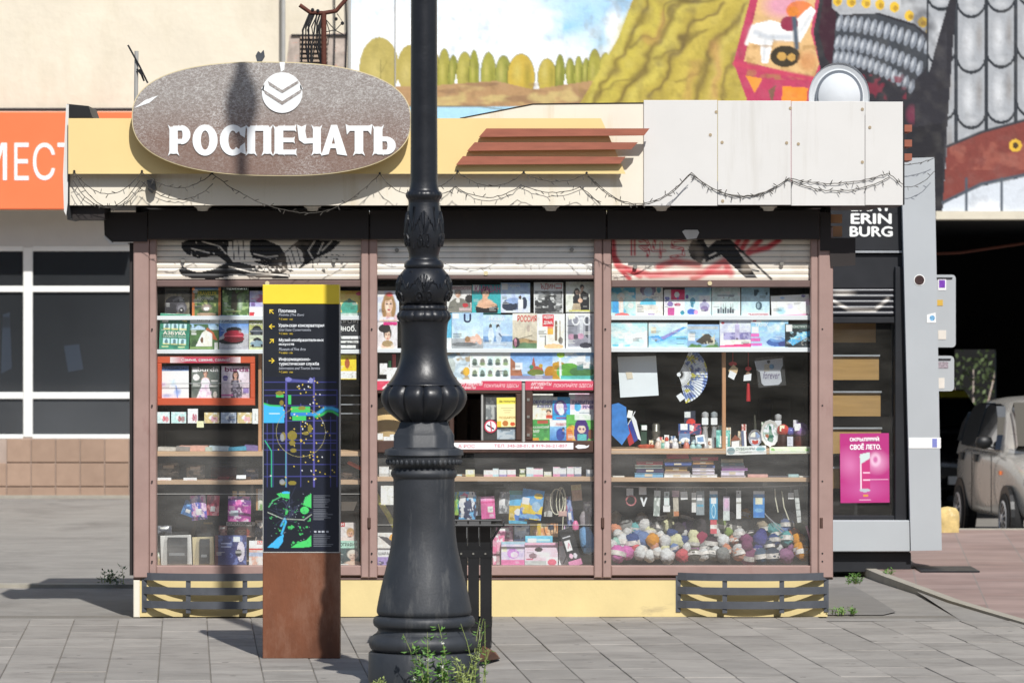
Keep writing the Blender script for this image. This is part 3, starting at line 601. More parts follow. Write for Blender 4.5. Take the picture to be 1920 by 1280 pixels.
# ---------------------------------------------------------------- cars in the passage
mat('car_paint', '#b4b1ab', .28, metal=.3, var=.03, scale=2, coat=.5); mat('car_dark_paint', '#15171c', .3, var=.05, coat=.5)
mat('tyre', '#1a1a1b', .85, var=.15); mat('hub_silver', '#b9bcc0', .35, metal=.6); mat('black_plastic', '#141516', .45, var=.1)
mat('lamp_amber', '#d07040', .3); mat('lamp_clear', '#c9ced4', .2)
mat('car_glass', '#10151b', .04, var=.05, spec=.9, coat=1.0); mat('sun_strip', '#d8cc4a', .5)
def make_car(paint, label):
    root = thing('parked_car', (0, 0, 0), label, 'car', 'cars parked in the passage')
    L = 3.5
    # stations along the length (0 tail .. 3.5 nose): half width, sill z, belt/hood z
    st_ = [(0.0, .60, .34, .80), (.10, .69, .26, .92), (.5, .735, .22, .95), (1.2, .748, .21, .94), (1.9, .748, .21, .93), (2.45, .74, .21, .93), (2.75, .72, .22, .90), (3.1, .69, .23, .82), (3.38, .62, .26, .70), (3.5, .52, .32, .58)]
    b = MB(); ring = []
    for (y, w, z0, z1) in st_:
        mid = (z0+z1)/2
        pts = [(-w*.80, z0), (-w*.96, z0+.06), (-w, mid-.05), (-w*.985, z1-.10), (-w*.93, z1-.02), (-w*.75, z1+.012), (0, z1+.03)]
        pts = pts + [(-x, z) for x, z in reversed(pts[:-1])]
        ring.append([(x, y, z) for x, z in pts])
    n = len(ring[0])
    b.v = [p for r_ in ring for p in r_]
    for i in range(len(ring)-1):
        for j in range(n-1): b.f.append((i*n+j, (i+1)*n+j, (i+1)*n+j+1, i*n+j+1))
        b.f.append((i*n+n-1, (i+1)*n+n-1, (i+1)*n, i*n))
    b.f.append(tuple(range(n))); b.f.append(tuple(reversed(range((len(ring)-1)*n, len(ring)*n))))
    body = b.build('body', paint, root, 'all'); sm = body.modifiers.new('s', 'SUBSURF'); sm.levels = sm.render_levels = 2
    # cabin
    cb = [(.06, .66, .90, 1.02), (.16, .66, .90, 1.30), (.42, .655, .91, 1.435), (.9, .65, .92, 1.475), (1.4, .645, .92, 1.48), (1.8, .64, .92, 1.45), (2.12, .645, .92, 1.32), (2.45, .66, .92, 1.10), (2.72, .66, .90, .955)]
    b = MB(); ring = []
    for (y, w, z0, z1) in cb:
        top = w-.16*max(0, (z1-.95)/.53)
        pts = [(-w-.03, z0-.05), (-w-.01, z0+.03), (-(w*.45+top*.55), z0+(z1-z0)*.62), (-top, z1-.07), (-top*.82, z1-.012), (-top*.4, z1+.01), (0, z1+.014)]
        pts = pts+[(-x, z) for x, z in reversed(pts[:-1])]; ring.append([(x, y, z) for x, z in pts])
    n = len(ring[0]); b.v = [p for r_ in ring for p in r_]
    for i in range(len(ring)-1):
        for j in range(n-1): b.f.append((i*n+j, (i+1)*n+j, (i+1)*n+j+1, i*n+j+1))
    b.f.append(tuple(range(n))); b.f.append(tuple(reversed(range((len(ring)-1)*n, len(ring)*n))))
    cab = b.build('cabin', paint, root, 'all'); sm = cab.modifiers.new('s', 'SUBSURF'); sm.levels = sm.render_levels = 2
    # glass: side windows, windscreen, quarter light
    for sgn in (-1, 1):
        def sidew(pts, nm):
            q = MB(); q.v = []
            for (y, z) in pts:
                w = .672-.17*max(0, (z-.95)/.53); q.v.append((sgn*(w+.048), y, z))
            for (y, z) in pts:
                w = .672-.17*max(0, (z-.95)/.53); q.v.append((sgn*(w-.05), y, z))
            k = len(pts); f = [tuple(range(k)), tuple(reversed(range(k, 2*k)))] + [(i, i+k, (i+1) % k+k, (i+1) % k) for i in range(k)]
            q.f = f; return q.build(nm, 'car_glass', root)
        sidew([(1.30, .95), (1.30, 1.37), (1.45, 1.41), (1.74, 1.39), (1.96, 1.28), (2.2, 1.10), (2.32, .95)], 'door_window')
        sidew([(.53, .96), (.48, 1.20), (.60, 1.35), (.85, 1.41), (1.23, 1.415), (1.25, .95)], 'door_window')
        sidew([(.28, 1.0), (.25, 1.18), (.42, 1.30), (.47, .99)], 'quarter_window')
        m_ = MB(); m_.lathe([(.02, -.07), (.07, -.05), (.085, 0), (.07, .055), (.02, .075)], n=14); m_.v = [(x*1.15+sgn*.80, y*.7+2.14, z*.95+1.02) for x, y, z in m_.v]
        mo = m_.build('wing_mirror', 'black_plastic', root, 'all')
        MB().tube([(sgn*.67, 2.17, .96), (sgn*.77, 2.14, 1.0)], .022, 6).build('mirror_stem', 'black_plastic', mo)
        for y in (.66, 1.42):
            MB().cbox((sgn*.73-.03, y-.05, .80), (sgn*.73+.03, y+.05, .88), .01).build('door_handle', 'black_plastic', root)
        for y in (1.28, 2.28):
            MB().box((sgn*.752-.004, y-.006, .3), (sgn*.752+.004, y+.006, .9)).build('door_seam', 'black_plastic', root)
        h = MB(); h.lathe([(.02, -.02), (.10, 0), (.09, .03), (.03, .05)], n=14); h.roll(-80, (0, 0, 0), 'X'); h.v = [(x*1.2+sgn*.50, y+3.36, z+.70) for x, y, z in h.v]
        h.build('headlight', 'lamp_clear', root, 'all')
        MB().cbox((sgn*.722-.015, 2.55, .70), (sgn*.722+.015, 2.63, .74), .005).build('side_indicator', 'lamp_amber', root)
        for y in (.58, 2.92):
            a = MB(); a.lathe([(.315, -.02), (.315, .02)], n=24); a.roll(90, (0, 0, 0), 'Y'); a.v = [(x+sgn*.725, yy+y, z+.29) for x, yy, z in a.v]
            a.build('wheel_arch', 'black_plastic', root)
            wo = thing('wheel', (sgn*.68, y, .265), None, None); wo.parent = root
            t = MB(); t.lathe([(.17, -.085), (.255, -.08), (.266, -.05), (.266, .05), (.255, .08), (.17, .085)], n=30); t.roll(90, (0, 0, 0), 'Y'); t.v = [(x+sgn*.68, yy+y, z+.265) for x, yy, z in t.v]
            t.build('tyre', 'tyre', wo, 40)
            rm = MB(); rm.lathe([(.175, -.02), (.185, .02), (.165, .03), (.16, .0)], n=28); rm.lathe([(.05, 0), (.05, .035), (.03, .045)], n=14)
            for q in range(10):
                aa = 2*math.pi*q/10; d1 = Vector((math.cos(aa-.10), math.sin(aa-.10), 0)); d2 = Vector((math.cos(aa+.10), math.sin(aa+.10), 0))
                rm.add([d1*.045+Vector((0,0,.032)), d1*.168+Vector((0,0,.02)), d2*.168+Vector((0,0,.02)), d2*.045+Vector((0,0,.032))], [(0, 1, 2, 3)])
            rm.roll(90*sgn, (0, 0, 0), 'Y'); rm.v = [(x+sgn*.745, yy+y, z+.265) for x, yy, z in rm.v]
            rm.build('rim', 'hub_silver', wo)
    q = MB(); q.add([(-.57, 2.76, 1.0), (.57, 2.76, 1.0), (.47, 2.11, 1.435), (-.47, 2.11, 1.435), (-.56, 2.60, .95), (.56, 2.60, .95), (.47, 1.98, 1.34), (-.47, 1.98, 1.34)], [(0,1,2,3), (7,6,5,4), (0,3,7,4), (1,5,6,2)])
    ws = q.build('windscreen', 'car_glass', root)
    q = MB(); q.add([(-.47, 2.155, 1.422), (.0, 2.155, 1.422), (.0, 2.27, 1.345), (-.485, 2.27, 1.345)], [(0, 1, 2, 3), (3, 2, 1, 0)]); q.build('sticker', 'sun_strip', ws)
    MB().cbox((-.45, 3.44, .42), (.45, 3.53, .52), .02).build('grille', 'black_plastic', root)
    MB().cbox((-.26, 3.5, .32), (.26, 3.535, .42), .005).build('number_plate', 'white_paint', root)
    return root
def copy_tree(o, parent=None):
    c = o.copy(); COL.objects.link(c); c.parent = parent
    for ch in list(o.children): copy_tree(ch, c)
    return c
car = make_car(MATS['car_paint'], 'dusty silver beige hatchback with black mirror, standing in sunlight')
th = math.atan2(.105, -.995)
fx, fy = 5.93, 20.8; nose = Vector((.105, -.995))
# car local +y is the nose; rotate it onto `nose`
ang = math.atan2(nose.y, nose.x) - math.pi/2
cp = Vector((fx, fy)) - nose*2.92
car.scale = (1, 1, 1.03); car.location = (cp.x, cp.y, -.625); car.rotation_euler = (0, 0, ang)
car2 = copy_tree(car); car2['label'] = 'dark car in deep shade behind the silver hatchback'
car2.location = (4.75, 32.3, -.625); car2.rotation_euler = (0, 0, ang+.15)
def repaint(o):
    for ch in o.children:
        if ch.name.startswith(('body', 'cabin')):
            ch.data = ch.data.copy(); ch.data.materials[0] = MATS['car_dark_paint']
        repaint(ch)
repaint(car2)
# yellow painted boulder at the pavement edge
mat('yellow_rock', '#cdb478', .9, var=.25, scale=14, bump=.5, bscale=30, dirt=('#e8dcb8', 9, .55, .15, (1, 1, 1)))
rk = MB(); rk.lathe([(.15, 0), (.155, .06), (.155, .14), (.145, .20), (.11, .24), (.01, .255)], n=18, mod=lambda a, z, r: (1/(abs(math.cos(a))**4+abs(math.sin(a))**4)**.25)*(1+.05*math.sin(7*a+z*20))); c = Vector((X(1776, 10.2), 10.2, .006)); rk.v = [(x*.62+c.x, y*.6+c.y, z*.82+c.z) for x, y, z in rk.v]
tag(rk.build('painted_boulder', 'yellow_rock', None, 50), 'small yellow painted boulder beside the grey portal post', 'boulder')
# ---------------------------------------------------------------- the newspaper kiosk
mat('frame_pink', '#9e837b', .55, var=.08, scale=7, dirt=('#8a6660', 6, .60, .2, (1, 1, .4)), bump=.08, bscale=40)
mat('frame_dark', '#6d5853', .6, var=.12, scale=7)
mat('lintel_dark', '#251e1c', .6, var=.2, scale=4, dirt=('#3a2f2a', 5, .6, .2, (1, 1, 1)))
mat('window_brown', '#4a332a', .6, var=.25, scale=9, dirt=('#8a6a5c', 8, .6, .15, (.4, 1, 1)))
mat('plinth_yellow', '#dac68f', .8, var=.06, scale=4, bump=.1, bscale=40, dirt=('#b9a77e', 3.2, .60, .14, (.6, 1, 2.2)))
mat('fascia_cream', '#e4dccb', .6, var=.04, scale=3, dirt=('#cbbd9f', 2.6, .52, .25, (3, 1, .25)))
mat('panel_yellow', '#e6cc8e', .5, var=.035, scale=2.5)
mat('panel_white', '#d6d4d0', .55, var=.025, scale=3, dirt=('#c2beb6', 2.0, .52, .3, (3, 1, .25)))
mat('trim_brown', '#9a5a45', .6, var=.16, scale=12, stretch=(.5, 1, 3))
mat('black_trim', '#131315', .5, var=.15)
mat('screw_steel', '#9b9890', .4, metal=.6); mat('screw_rust', '#a8977c', .7)
mat('shelf_white', '#e9ecee', .5, var=.03); mat('shelf_wood', '#c9a887', .6, var=.12, scale=10, stretch=(.4, 1, 4))
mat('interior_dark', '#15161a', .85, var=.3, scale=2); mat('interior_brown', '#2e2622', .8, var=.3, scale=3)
mat('wood_strip', '#c08f68', .6, var=.1, scale=8, stretch=(1, 1, .3))
mat('downlight', '#c9c6bb', .5, var=.05); mat('black_metal', '#0f0f11', .5, var=.15)
mat('grate_iron', '#4b4e54', .6, var=.2, scale=9, dirt=('#6f4a36', 9, .66, .1, (1, 1, 1)))
mat('rim_cream', '#d3c49c', .6)
glass = glass_mat('pane_glass', (.99, 1, 1), 1.6, .04, .004)
glass_low = glass_mat('pane_glass_hazy', (.99, 1, 1), 1.9, .10, .006, '#c4c2bc')  # more veil here, imitating the grey street reflection low in the windows
K = thing('newspaper_kiosk', (0, 1, 0), 'newspaper kiosk with pink steel frame, yellow plinth and display windows', 'kiosk')
kb = lambda *a, ch=.006: MB().pbox(*a, ch)
MB().box((X(256), -.026, 0), (X(1551), 2.1, Z(1086.5))).build('plinth', 'plinth_yellow', K)
MB().pbox(250, 1087, 262, 1157, -.034, .05, .004).build('plinth_trim', 'fascia_cream', K)
MB().pbox(243, 455, 251, 1078, .0, .3).build('side_board', 'lintel_dark', K)
for a in ((250, 279, -.05), (279.5, 293, -.04), (677, 691, -.045), (692, 707, -.045), (1114, 1129, -.045), (1130, 1146, -.045), (1520, 1534, -.04), (1534.5, 1562, -.05)):
    kb(a[0], 425, a[1], 1083, a[2], .10).build('post', 'frame_pink', K)
for (a, b_) in ((293, 677), (707, 1114), (1146, 1520)):
    kb(a, 1060, b_, 1079, -.035, .08).build('bottom_rail', 'frame_pink', K)
kb(250, 1083, 1562, 1086, -.03, .09, ch=0).build('drip_rail', 'frame_dark', K)
for (a, b_, y0, y1) in ((293, 677, 525, 538), (707, 1114, 516, 524), (1146, 1520, 526, 539)):
    kb(a, y0, b_, y1, -.03, .045).build('transom', 'frame_dark', K)
for x in (501, 911, 1331):
    MB().disc(x, 512 if x == 911 else 531, 4.2, -.036, .006, 12).build('lock', 'rim_cream', K)
for x in (279, 1129, 1536, 691):
    for y in (617, 760, 902, 1037, 1052): MB().disc(x+6, y, 1.7, -.052, .006, 8).build('bolt', 'black_metal', K)
for x in (692, 1130, 1540): kb(x-3, 970, x+3, 990, -.055, .01).build('latch', 'window_brown', K)
for (a, b_) in ((277, 692), (693, 1137), (1138, 1537)): kb(a, 393, b_, 449, -.08, .05).build('lintel', 'lintel_dark', K)
MB().pprism([(194, 398), (276, 398), (276, 453), (210, 453), (196, 440)], -.07, .12).build('bracket', 'lintel_dark', K)
MB().pprism([(1538, 398), (1558, 398), (1558, 446), (1604, 446), (1604, 497), (1558, 500), (1556, 470), (1538, 470)], -.06, .1).build('bracket', 'lintel_dark', K)
MB().pprism([(196, 441), (211, 455), (240, 455), (240, 458), (207, 458), (193, 444)], -.075, .1).build('bracket_trim', 'panel_white', K)
# fascia
YF = -.32
MB().pprism([(125, 222), (866, 222), (1000, 196), (1207, 194), (1207, 385), (125, 385)], YF, .03).build('fascia', 'fascia_cream', K)
MB().pprism([(862, 221), (1000, 194.2), (1207, 192.2), (1207, 194), (1000, 196), (866, 222)], YF-.004, .05).build('fascia_cap', 'black_trim', K)
for (a, b_, t) in ((1207, 1345, 188), (1345.8, 1483, 189), (1483.8, 1621.5, 190), (1622.3, 1693, 191)):
    kb(a, t, b_, 385+random.uniform(-.5, 1), YF-.014, .012, ch=.002).build('panel', 'panel_white', K)
for (x, y) in ((1332, 253), (1497, 270), (1617, 205), (1631, 239), (1617, 304), (1355, 377), (1343, 210), (1354, 267), (1475, 268), (1482, 203)):
    MB().disc(x, y, 3.0, YF-.017, .005, 10).build('screw', 'screw_rust', K)
MB().box((X(125, YF), YF+.03, Z(385, YF)), (X(1693, YF), .3, Z(385, YF)+.02)).build('soffit', 'lintel_dark', K)
MB().box((X(125, YF), YF+.035, Z(385, YF)+.03), (X(1693, YF), 2.1, Z(340, YF))).build('roof', 'lintel_dark', K)
MB().pprism([(126, 195), (166, 199), (173, 220), (126, 221)], YF-.02, .5).build('corner_cap', 'black_trim', K)
MB().pprism([(124, 196), (129, 196), (127, 380), (124, 404), (120, 396), (118, 330)], YF-.03, .6).build('end_strip', 'panel_white', K)
MB().pprism([(126, 222), (130, 222), (130, 385), (134, 410), (126, 412)], YF-.026, .5).build('end_trim', 'black_trim', K)
MB().pprism([(130, 387), (196, 387), (196, 411), (134, 411)], YF+.05, .4).build('gutter_box', 'lintel_dark', K)
MB().pprism([(128, 222), (1127, 222), (1173, 326), (128, 326)], YF-.075, .008).build('yellow_panel', 'panel_yellow', K)
for x in (200, 500, 800, 1100): MB().pbox(x, 235, x+8, 310, YF-.066, .066).build('spacer', 'black_trim', K)
for pts in ([(912, 241), (1218, 241), (1208, 254), (898, 257)], [(890, 267), (1196, 267), (1184, 280), (876, 283)], [(868, 293), (1173, 294), (1163, 307), (855, 309)]):
    MB().pprism(pts, YF-.115, .03).build('slat', 'trim_brown', K)
    (xa, ya), (xb, yb) = pts[0], pts[1]
    for t in (.2, .8): MB().pbox(xa+(xb-xa)*t-3, ya+5, xa+(xb-xa)*t+3, ya+10, YF-.085, .011).build('spacer', 'black_trim', K)
for y in (240, 268, 294): MB().pbox(1694, y-6, 1710, y+7, -.2, .3).build('slat_end', 'trim_brown', K)
MB().pbox(1693, 200, 1696, 384, YF+.02, .5).build('end_board', 'black_trim', K)
MB().pbox(1558, 402, 1579, 418, -.02, .06).build('wood_block', 'wood_strip', K); MB().pbox(1556, 424, 1579, 444, -.02, .06).build('wood_block', 'wood_strip', K)
for x in (154, 380, 586, 1033, 1240, 1441):
    b = MB(); b.lathe([(.008, -.03), (.028, -.028), (.036, -.012), (.05, -.006), (.05, 0)], n=16); c = (X(x, -.2), -.2, Z(385, YF)-.0005)
    b.v = [(p[0]+c[0], p[1]+c[1], p[2]+c[2]) for p in b.v]; b.build('downlight', 'downlight', K, 40)
MB().pprism([(275, 338), (289, 336), (292, 355), (284, 362), (278, 357)], YF-.06, .06).build('wall_lamp', 'black_trim', K)
# kiosk shell and inner wall
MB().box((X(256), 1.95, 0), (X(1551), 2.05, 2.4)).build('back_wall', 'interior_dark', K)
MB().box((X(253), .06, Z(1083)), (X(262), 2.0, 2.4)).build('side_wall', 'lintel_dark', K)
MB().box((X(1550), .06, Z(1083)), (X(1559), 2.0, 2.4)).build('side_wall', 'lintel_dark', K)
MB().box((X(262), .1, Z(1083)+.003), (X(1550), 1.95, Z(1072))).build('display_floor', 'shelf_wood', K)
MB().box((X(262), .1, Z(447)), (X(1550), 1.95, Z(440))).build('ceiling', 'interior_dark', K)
# shelves: white lips above, timber boards below
for (a, b_, y0, y1, m_, d) in ((293, 677, 592, 600, 'shelf_white', .16), (293, 677, 655, 663, 'shelf_white', .16), (293, 677, 846, 855, 'shelf_wood', .40), (293, 677, 900, 908, 'shelf_wood', .40),
        (707, 1114, 653, 661, 'shelf_white', .16), (707, 1114, 711, 715, 'shelf_white', .14), (707, 1114, 893, 902, 'shelf_wood', .40),
        (1146, 1520, 591, 600, 'shelf_white', .16), (1146, 1520, 651, 660, 'shelf_white', .16), (1146, 1520, 841, 851, 'shelf_wood', .45), (1146, 1520, 895, 903, 'shelf_wood', .45)):
    MB().pbox(a, y0, b_, y1, .026 if m_ == 'shelf_white' else .05, d, .002).build('shelf', m_, K)
for (x0, x1, y0, y1) in ((484, 490, 663, 846), (1354, 1361, 660, 842), (676, 679, 540, 1058)):
    MB().pbox(x0, y0, x1, y1, .12, .06, .003).build('shelf_support', 'wood_strip', K)
for (x, w) in ((383, 6), (470, 5), (820, 6), (960, 6), (1430, 8), (1500, 7)):
    MB().pbox(x, 903, x+w, 1070, .75, .03).build('rack_post', 'interior_brown', K)
# rows of stock at the back of the shop, lost in the dark
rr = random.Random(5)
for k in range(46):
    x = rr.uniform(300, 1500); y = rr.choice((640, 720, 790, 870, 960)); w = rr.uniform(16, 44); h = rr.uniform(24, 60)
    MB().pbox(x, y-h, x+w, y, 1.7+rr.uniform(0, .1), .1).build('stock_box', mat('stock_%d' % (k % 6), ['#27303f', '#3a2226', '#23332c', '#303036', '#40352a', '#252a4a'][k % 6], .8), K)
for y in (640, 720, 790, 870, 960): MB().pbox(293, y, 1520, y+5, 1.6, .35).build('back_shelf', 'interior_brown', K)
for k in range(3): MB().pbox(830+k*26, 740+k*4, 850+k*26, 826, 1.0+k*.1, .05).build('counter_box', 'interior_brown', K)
# panes
for (a, b_, y0, y1, m_) in ((293, 677, 538, 850, glass), (293, 677, 850.5, 1060, glass_low), (707, 1114, 524, 712, glass), (707, 1114, 849, 1060, glass_low), (1146, 1520, 539, 846, glass), (1146, 1520, 846.5, 1060, glass_low), (1000, 1113, 736, 826, glass), (707, 846, 733, 826, glass)):
    MB().pbox(a, y0, b_, y1, .018, .004).build('pane', m_, K)
for (a, b_, y) in ((293, 677, 925), (707, 1114, 983), (1146, 1520, 846)): MB().pbox(a, y, b_, y+1, .012, .012).build('pane_edge', 'grey_pipe', K)
# service hatch in the middle bay
kb(707, 731, 978, 738, -.012, .05).build('hatch_frame', 'window_brown', K)
kb(707, 826, 1114, 849, -.018, .07).build('hatch_sill', 'window_brown', K)
kb(967, 738, 978, 826, -.012, .05).build('hatch_frame', 'window_brown', K)
kb(978.5, 718, 984.5, 830, -.02, .06).build('hatch_post', 'grey_pipe', K)
kb(985, 731, 999, 826, -.012, .05).build('hatch_frame', 'window_brown', K)
kb(999.5, 730, 1114, 735, -.012, .05).build('hatch_frame', 'window_brown', K)
kb(842, 738, 851, 826, -.012, .05).build('hatch_frame', 'window_brown', K)
kb(902, 738, 906, 826, .0, .03).build('sliding_frame', 'grey_pipe', K)
MB().pbox(906, 739, 967, 825, .012, .004).build('sliding_pane', glass_low, K)
for y in (749, 781, 815): MB().pbox(988, y-2.5, 993, y+2.5, -.016, .005).build('hinge', 'screw_steel', K)
# roller shutters, slat by slat, with their spray paint
mat('shutter_white', '#e8e2d4', .5, var=.05)
def shutter(x0, x1, y0, y1, n, paint, base):
    sh = MB().pbox(x0, y0-4, x1, y0+1, .02, .03).build('roller_shutter', 'shutter_white', K)
    h = (y1-y0)/n
    for k in range(n):
        cv = Cv(x0, y0+k*h, x1, y0+(k+1)*h-.8, int((x1-x0)/2.2), 6, base)
        paint(cv); cv.n('#cdbba6', .03, 3, .6, .85, .4)
        cv.mb(pframe(x0, y0+k*h, x1, y0+(k+1)*h-.8, .012), .008, bow=lambda u, v: .004*math.sin(math.pi*min(1, v*1.1)) if v < .9 else 0).build('slat', print_mat('shutter_paint', .5, .04), sh, 'all')
def boots(c):
    k, wt_ = '#1b1a1a', '#ebe3d6'
    c.p([(340, 455), (352, 450), (400, 450), (440, 450), (434, 470), (425, 482), (400, 480), (372, 484), (350, 476), (341, 466)], k)           # toe of the left boot
    c.p([(335, 505), (342, 498), (352, 505), (372, 511), (400, 505), (425, 492), (470, 505), (520, 512), (545, 514), (540, 523), (480, 520), (440, 516), (400, 524), (360, 522), (340, 516)], k)
    c.p([(405, 478), (430, 470), (440, 490), (470, 497), (500, 500), (540, 505), (530, 513), (480, 507), (430, 495)], k)
    c.p([(462, 450), (500, 450), (526, 462), (534, 478), (530, 505), (505, 500), (478, 492), (470, 475)], k)
    c.p([(428, 453), (444, 450), (470, 450), (466, 478), (455, 491), (438, 492), (427, 478)], wt_)
    for x in (436, 446, 456): c.l([(x, 452), (x+3, 486)], 1.6, k)
    c.p([(528, 480), (545, 462), (560, 450), (598, 450), (640, 452), (622, 470), (590, 486), (566, 502), (545, 510), (531, 500)], k)
    c.p([(535, 475), (552, 460), (566, 470), (570, 490), (556, 508), (540, 504)], wt_)
    for q in ([(545, 466), (556, 500)], [(556, 464), (564, 492)], [(540, 480), (548, 504)]): c.l(q, 1.8, k)
    for q in ([(590, 452), (578, 470), (586, 484)], [(606, 455), (596, 476)], [(622, 452), (604, 470)], [(380, 453), (412, 462), (424, 476)], [(360, 466), (392, 474)], [(476, 476), (500, 482), (520, 480)]): c.l(q, 2.4, wt_)
    c.n(wt_, .16, 9, .60, .64, 1, (470, 484, 530, 512)); c.l([(430, 500), (470, 510), (540, 517)], 2.2, wt_); c.n(k, .22, 19, .68, .72, .9, (585, 470, 645, 512)); c.n(wt_, .2, 29, .70, .74, 1, (345, 452, 420, 480))
shutter(293, 677, 450, 524, 7, boots, '#ece3d4')
shutter(707, 1114, 452, 516, 6, lambda c: c, '#efece4')
def slogan(c):
    r_ = '#cf4a50'
    for q in ([(1150, 452), (1152, 480), (1165, 500), (1200, 518)], [(1146, 470), (1156, 498), (1180, 522)]): c.l(q, 9, r_, .95)
    c.l([(1165, 502), (1220, 516), (1290, 512), (1360, 510)], 12, r_, .9); c.l([(1235, 500), (1265, 490), (1310, 497)], 13, r_, .85); c.l([(1300, 522), (1340, 500), (1358, 490), (1370, 512)], 14, r_, .85)
    for x in (1184,): c.l([(x, 450), (x, 478)], 3, r_); c.l([(x+6, 450), (x+6, 478)], 3, r_)
    for pts in ([(1200, 452), (1212, 450), (1218, 462), (1210, 470), (1200, 462), (1218, 462), (1214, 480)], [(1228, 450), (1224, 470), (1246, 470)], [(1240, 455), (1238, 482)], [(1286, 450), (1262, 452), (1260, 463), (1280, 466), (1282, 478), (1258, 482)]): c.l(pts, 5, r_); c.l(pts, 1.4, '#efe7da')
    for q in ([(1385, 450), (1380, 460)], [(1400, 450), (1390, 468)], [(1425, 450), (1402, 475)], [(1460, 450), (1440, 464), (1405, 472)]): c.l(q, 11, r_)
    k = '#191818'
    c.p([(1296, 452), (1318, 447), (1330, 470), (1314, 494), (1296, 484), (1290, 468)], k); c.p([(1320, 470), (1345, 450), (1368, 449), (1420, 521), (1398, 521), (1352, 478), (1322, 492)], k)
    c.l([(1368, 450), (1446, 523)], 4, k); c.l([(1380, 470), (1395, 472)], 4, k); c.l([(1392, 492), (1408, 494)], 4, k); c.l([(1405, 505), (1422, 508)], 4, k); c.l([(1330, 480), (1342, 474)], 3, '#efe7da')
shutter(1147, 1520, 448, 526, 7, slogan, '#ece3d4')
for (x, y) in ((343, 488), (626, 488), (744, 469), (1072, 468), (1191, 500), (1466, 494)): MB().disc(x, y, 4, -.012, .016, 10).build('shutter_stop', 'screw_steel', K)
MB().pprism([(1279, 434), (1284, 431), (1308, 431), (1311, 436), (1306, 447), (1288, 449)], -.084, .003).build('sticker', 'panel_white', K)

# ---------------------------------------------------------------- oval name board
SG = thing('oval_sign', P(509, 330, -.5), 'oval name board with peeling brown paint and white lettering on the kiosk fascia', 'sign')
def peeling():
    m = bpy.data.materials.new('peeling_paint'); m.use_nodes = True; MATS['peeling_paint'] = m
    n, l = m.node_tree.nodes, m.node_tree.links; b = n['Principled BSDF']; b.inputs['Roughness'].default_value = .7
    g = n.new('ShaderNodeNewGeometry'); sep = n.new('ShaderNodeSeparateXYZ'); l.new(g.outputs['Position'], sep.inputs[0])
    mp = n.new('ShaderNodeMapping'); mp.inputs['Scale'].default_value = (1, 1, 1.7); l.new(g.outputs['Position'], mp.inputs[0])
    wv = n.new('ShaderNodeTexNoise'); wv.inputs['Scale'].default_value = 55; wv.inputs['Detail'].default_value = 9; wv.inputs['Roughness'].default_value = .72; wv.inputs['Distortion'].default_value = 1.2
    l.new(mp.outputs[0], wv.inputs['Vector'])
    vo = n.new('ShaderNodeTexVoronoi'); vo.feature = 'DISTANCE_TO_EDGE'; vo.inputs['Scale'].default_value = 36; vo.inputs['Randomness'].default_value = 1
    ds = n.new('ShaderNodeMixRGB'); ds.inputs[0].default_value = .06; l.new(mp.outputs[0], ds.inputs[1]); l.new(wv.outputs['Color'], ds.inputs[2]); l.new(ds.outputs[0], vo.inputs['Vector'])
    big = n.new('ShaderNodeTexNoise'); big.inputs['Scale'].default_value = 3.2; big.inputs['Detail'].default_value = 6; l.new(g.outputs['Position'], big.inputs['Vector'])
    hz = n.new('ShaderNodeMapRange'); hz.inputs[1].default_value = 2.78; hz.inputs[2].default_value = 3.02; l.new(sep.outputs[2], hz.inputs[0])
    vo2 = n.new('ShaderNodeTexVoronoi'); vo2.feature = 'DISTANCE_TO_EDGE'; vo2.inputs['Scale'].default_value = 95; l.new(ds.outputs[0], vo2.inputs['Vector'])
    def ramp(src, p0, p1, c0=0, c1=1):
        r_ = n.new('ShaderNodeMapRange'); r_.interpolation_type = 'SMOOTHSTEP'; r_.inputs[1].default_value = p0; r_.inputs[2].default_value = p1; r_.inputs[3].default_value = c0; r_.inputs[4].default_value = c1; l.new(src, r_.inputs[0]); return r_.outputs[0]
    def mth(op, a_, b_):
        q = n.new('ShaderNodeMath'); q.operation = op
        for i_, v_ in enumerate((a_, b_)):
            if isinstance(v_, (int, float)): q.inputs[i_].default_value = v_
            else: l.new(v_, q.inputs[i_])
        return q.outputs[0]
    crack = mth('MAXIMUM', ramp(vo.outputs[0], .0, .10, 1, 0), mth('MULTIPLY', ramp(vo2.outputs[0], .0, .14, 1, 0), .7))
    flake = ramp(wv.outputs[0], .60, .74)
    worn = mth('ADD', mth('MULTIPLY', hz.outputs[0], .6), ramp(big.outputs[0], .35, .7, .2, .8))
    white = mth('MINIMUM', mth('MULTIPLY', mth('MAXIMUM', mth('MULTIPLY', crack, ramp(wv.outputs[0], .38, .6)), flake), worn), 1.0)
    m4 = n.new('ShaderNodeMath'); m4.operation = 'ADD'; l.new(white, m4.inputs[0]); m4.inputs[1].default_value = 0
    rp = m4
    bc = n.new('ShaderNodeValToRGB'); bc.color_ramp.elements[0].color = lin('#7a6155')+[1]; bc.color_ramp.elements[1].color = lin('#8a817b')+[1]; l.new(hz.outputs[0], bc.inputs[0])
    mx = n.new('ShaderNodeMixRGB'); l.new(rp.outputs[0], mx.inputs[0]); l.new(bc.outputs[0], mx.inputs[1]); mx.inputs[2].default_value = lin('#dedbd8')+[1]
    l.new(mx.outputs[0], b.inputs['Base Color'])
    bp = n.new('ShaderNodeBump'); bp.inputs['Strength'].default_value = .35; bp.inputs['Distance'].default_value = .004; l.new(m4.outputs[0], bp.inputs['Height']); l.new(bp.outputs[0], b.inputs['Normal'])
peeling()
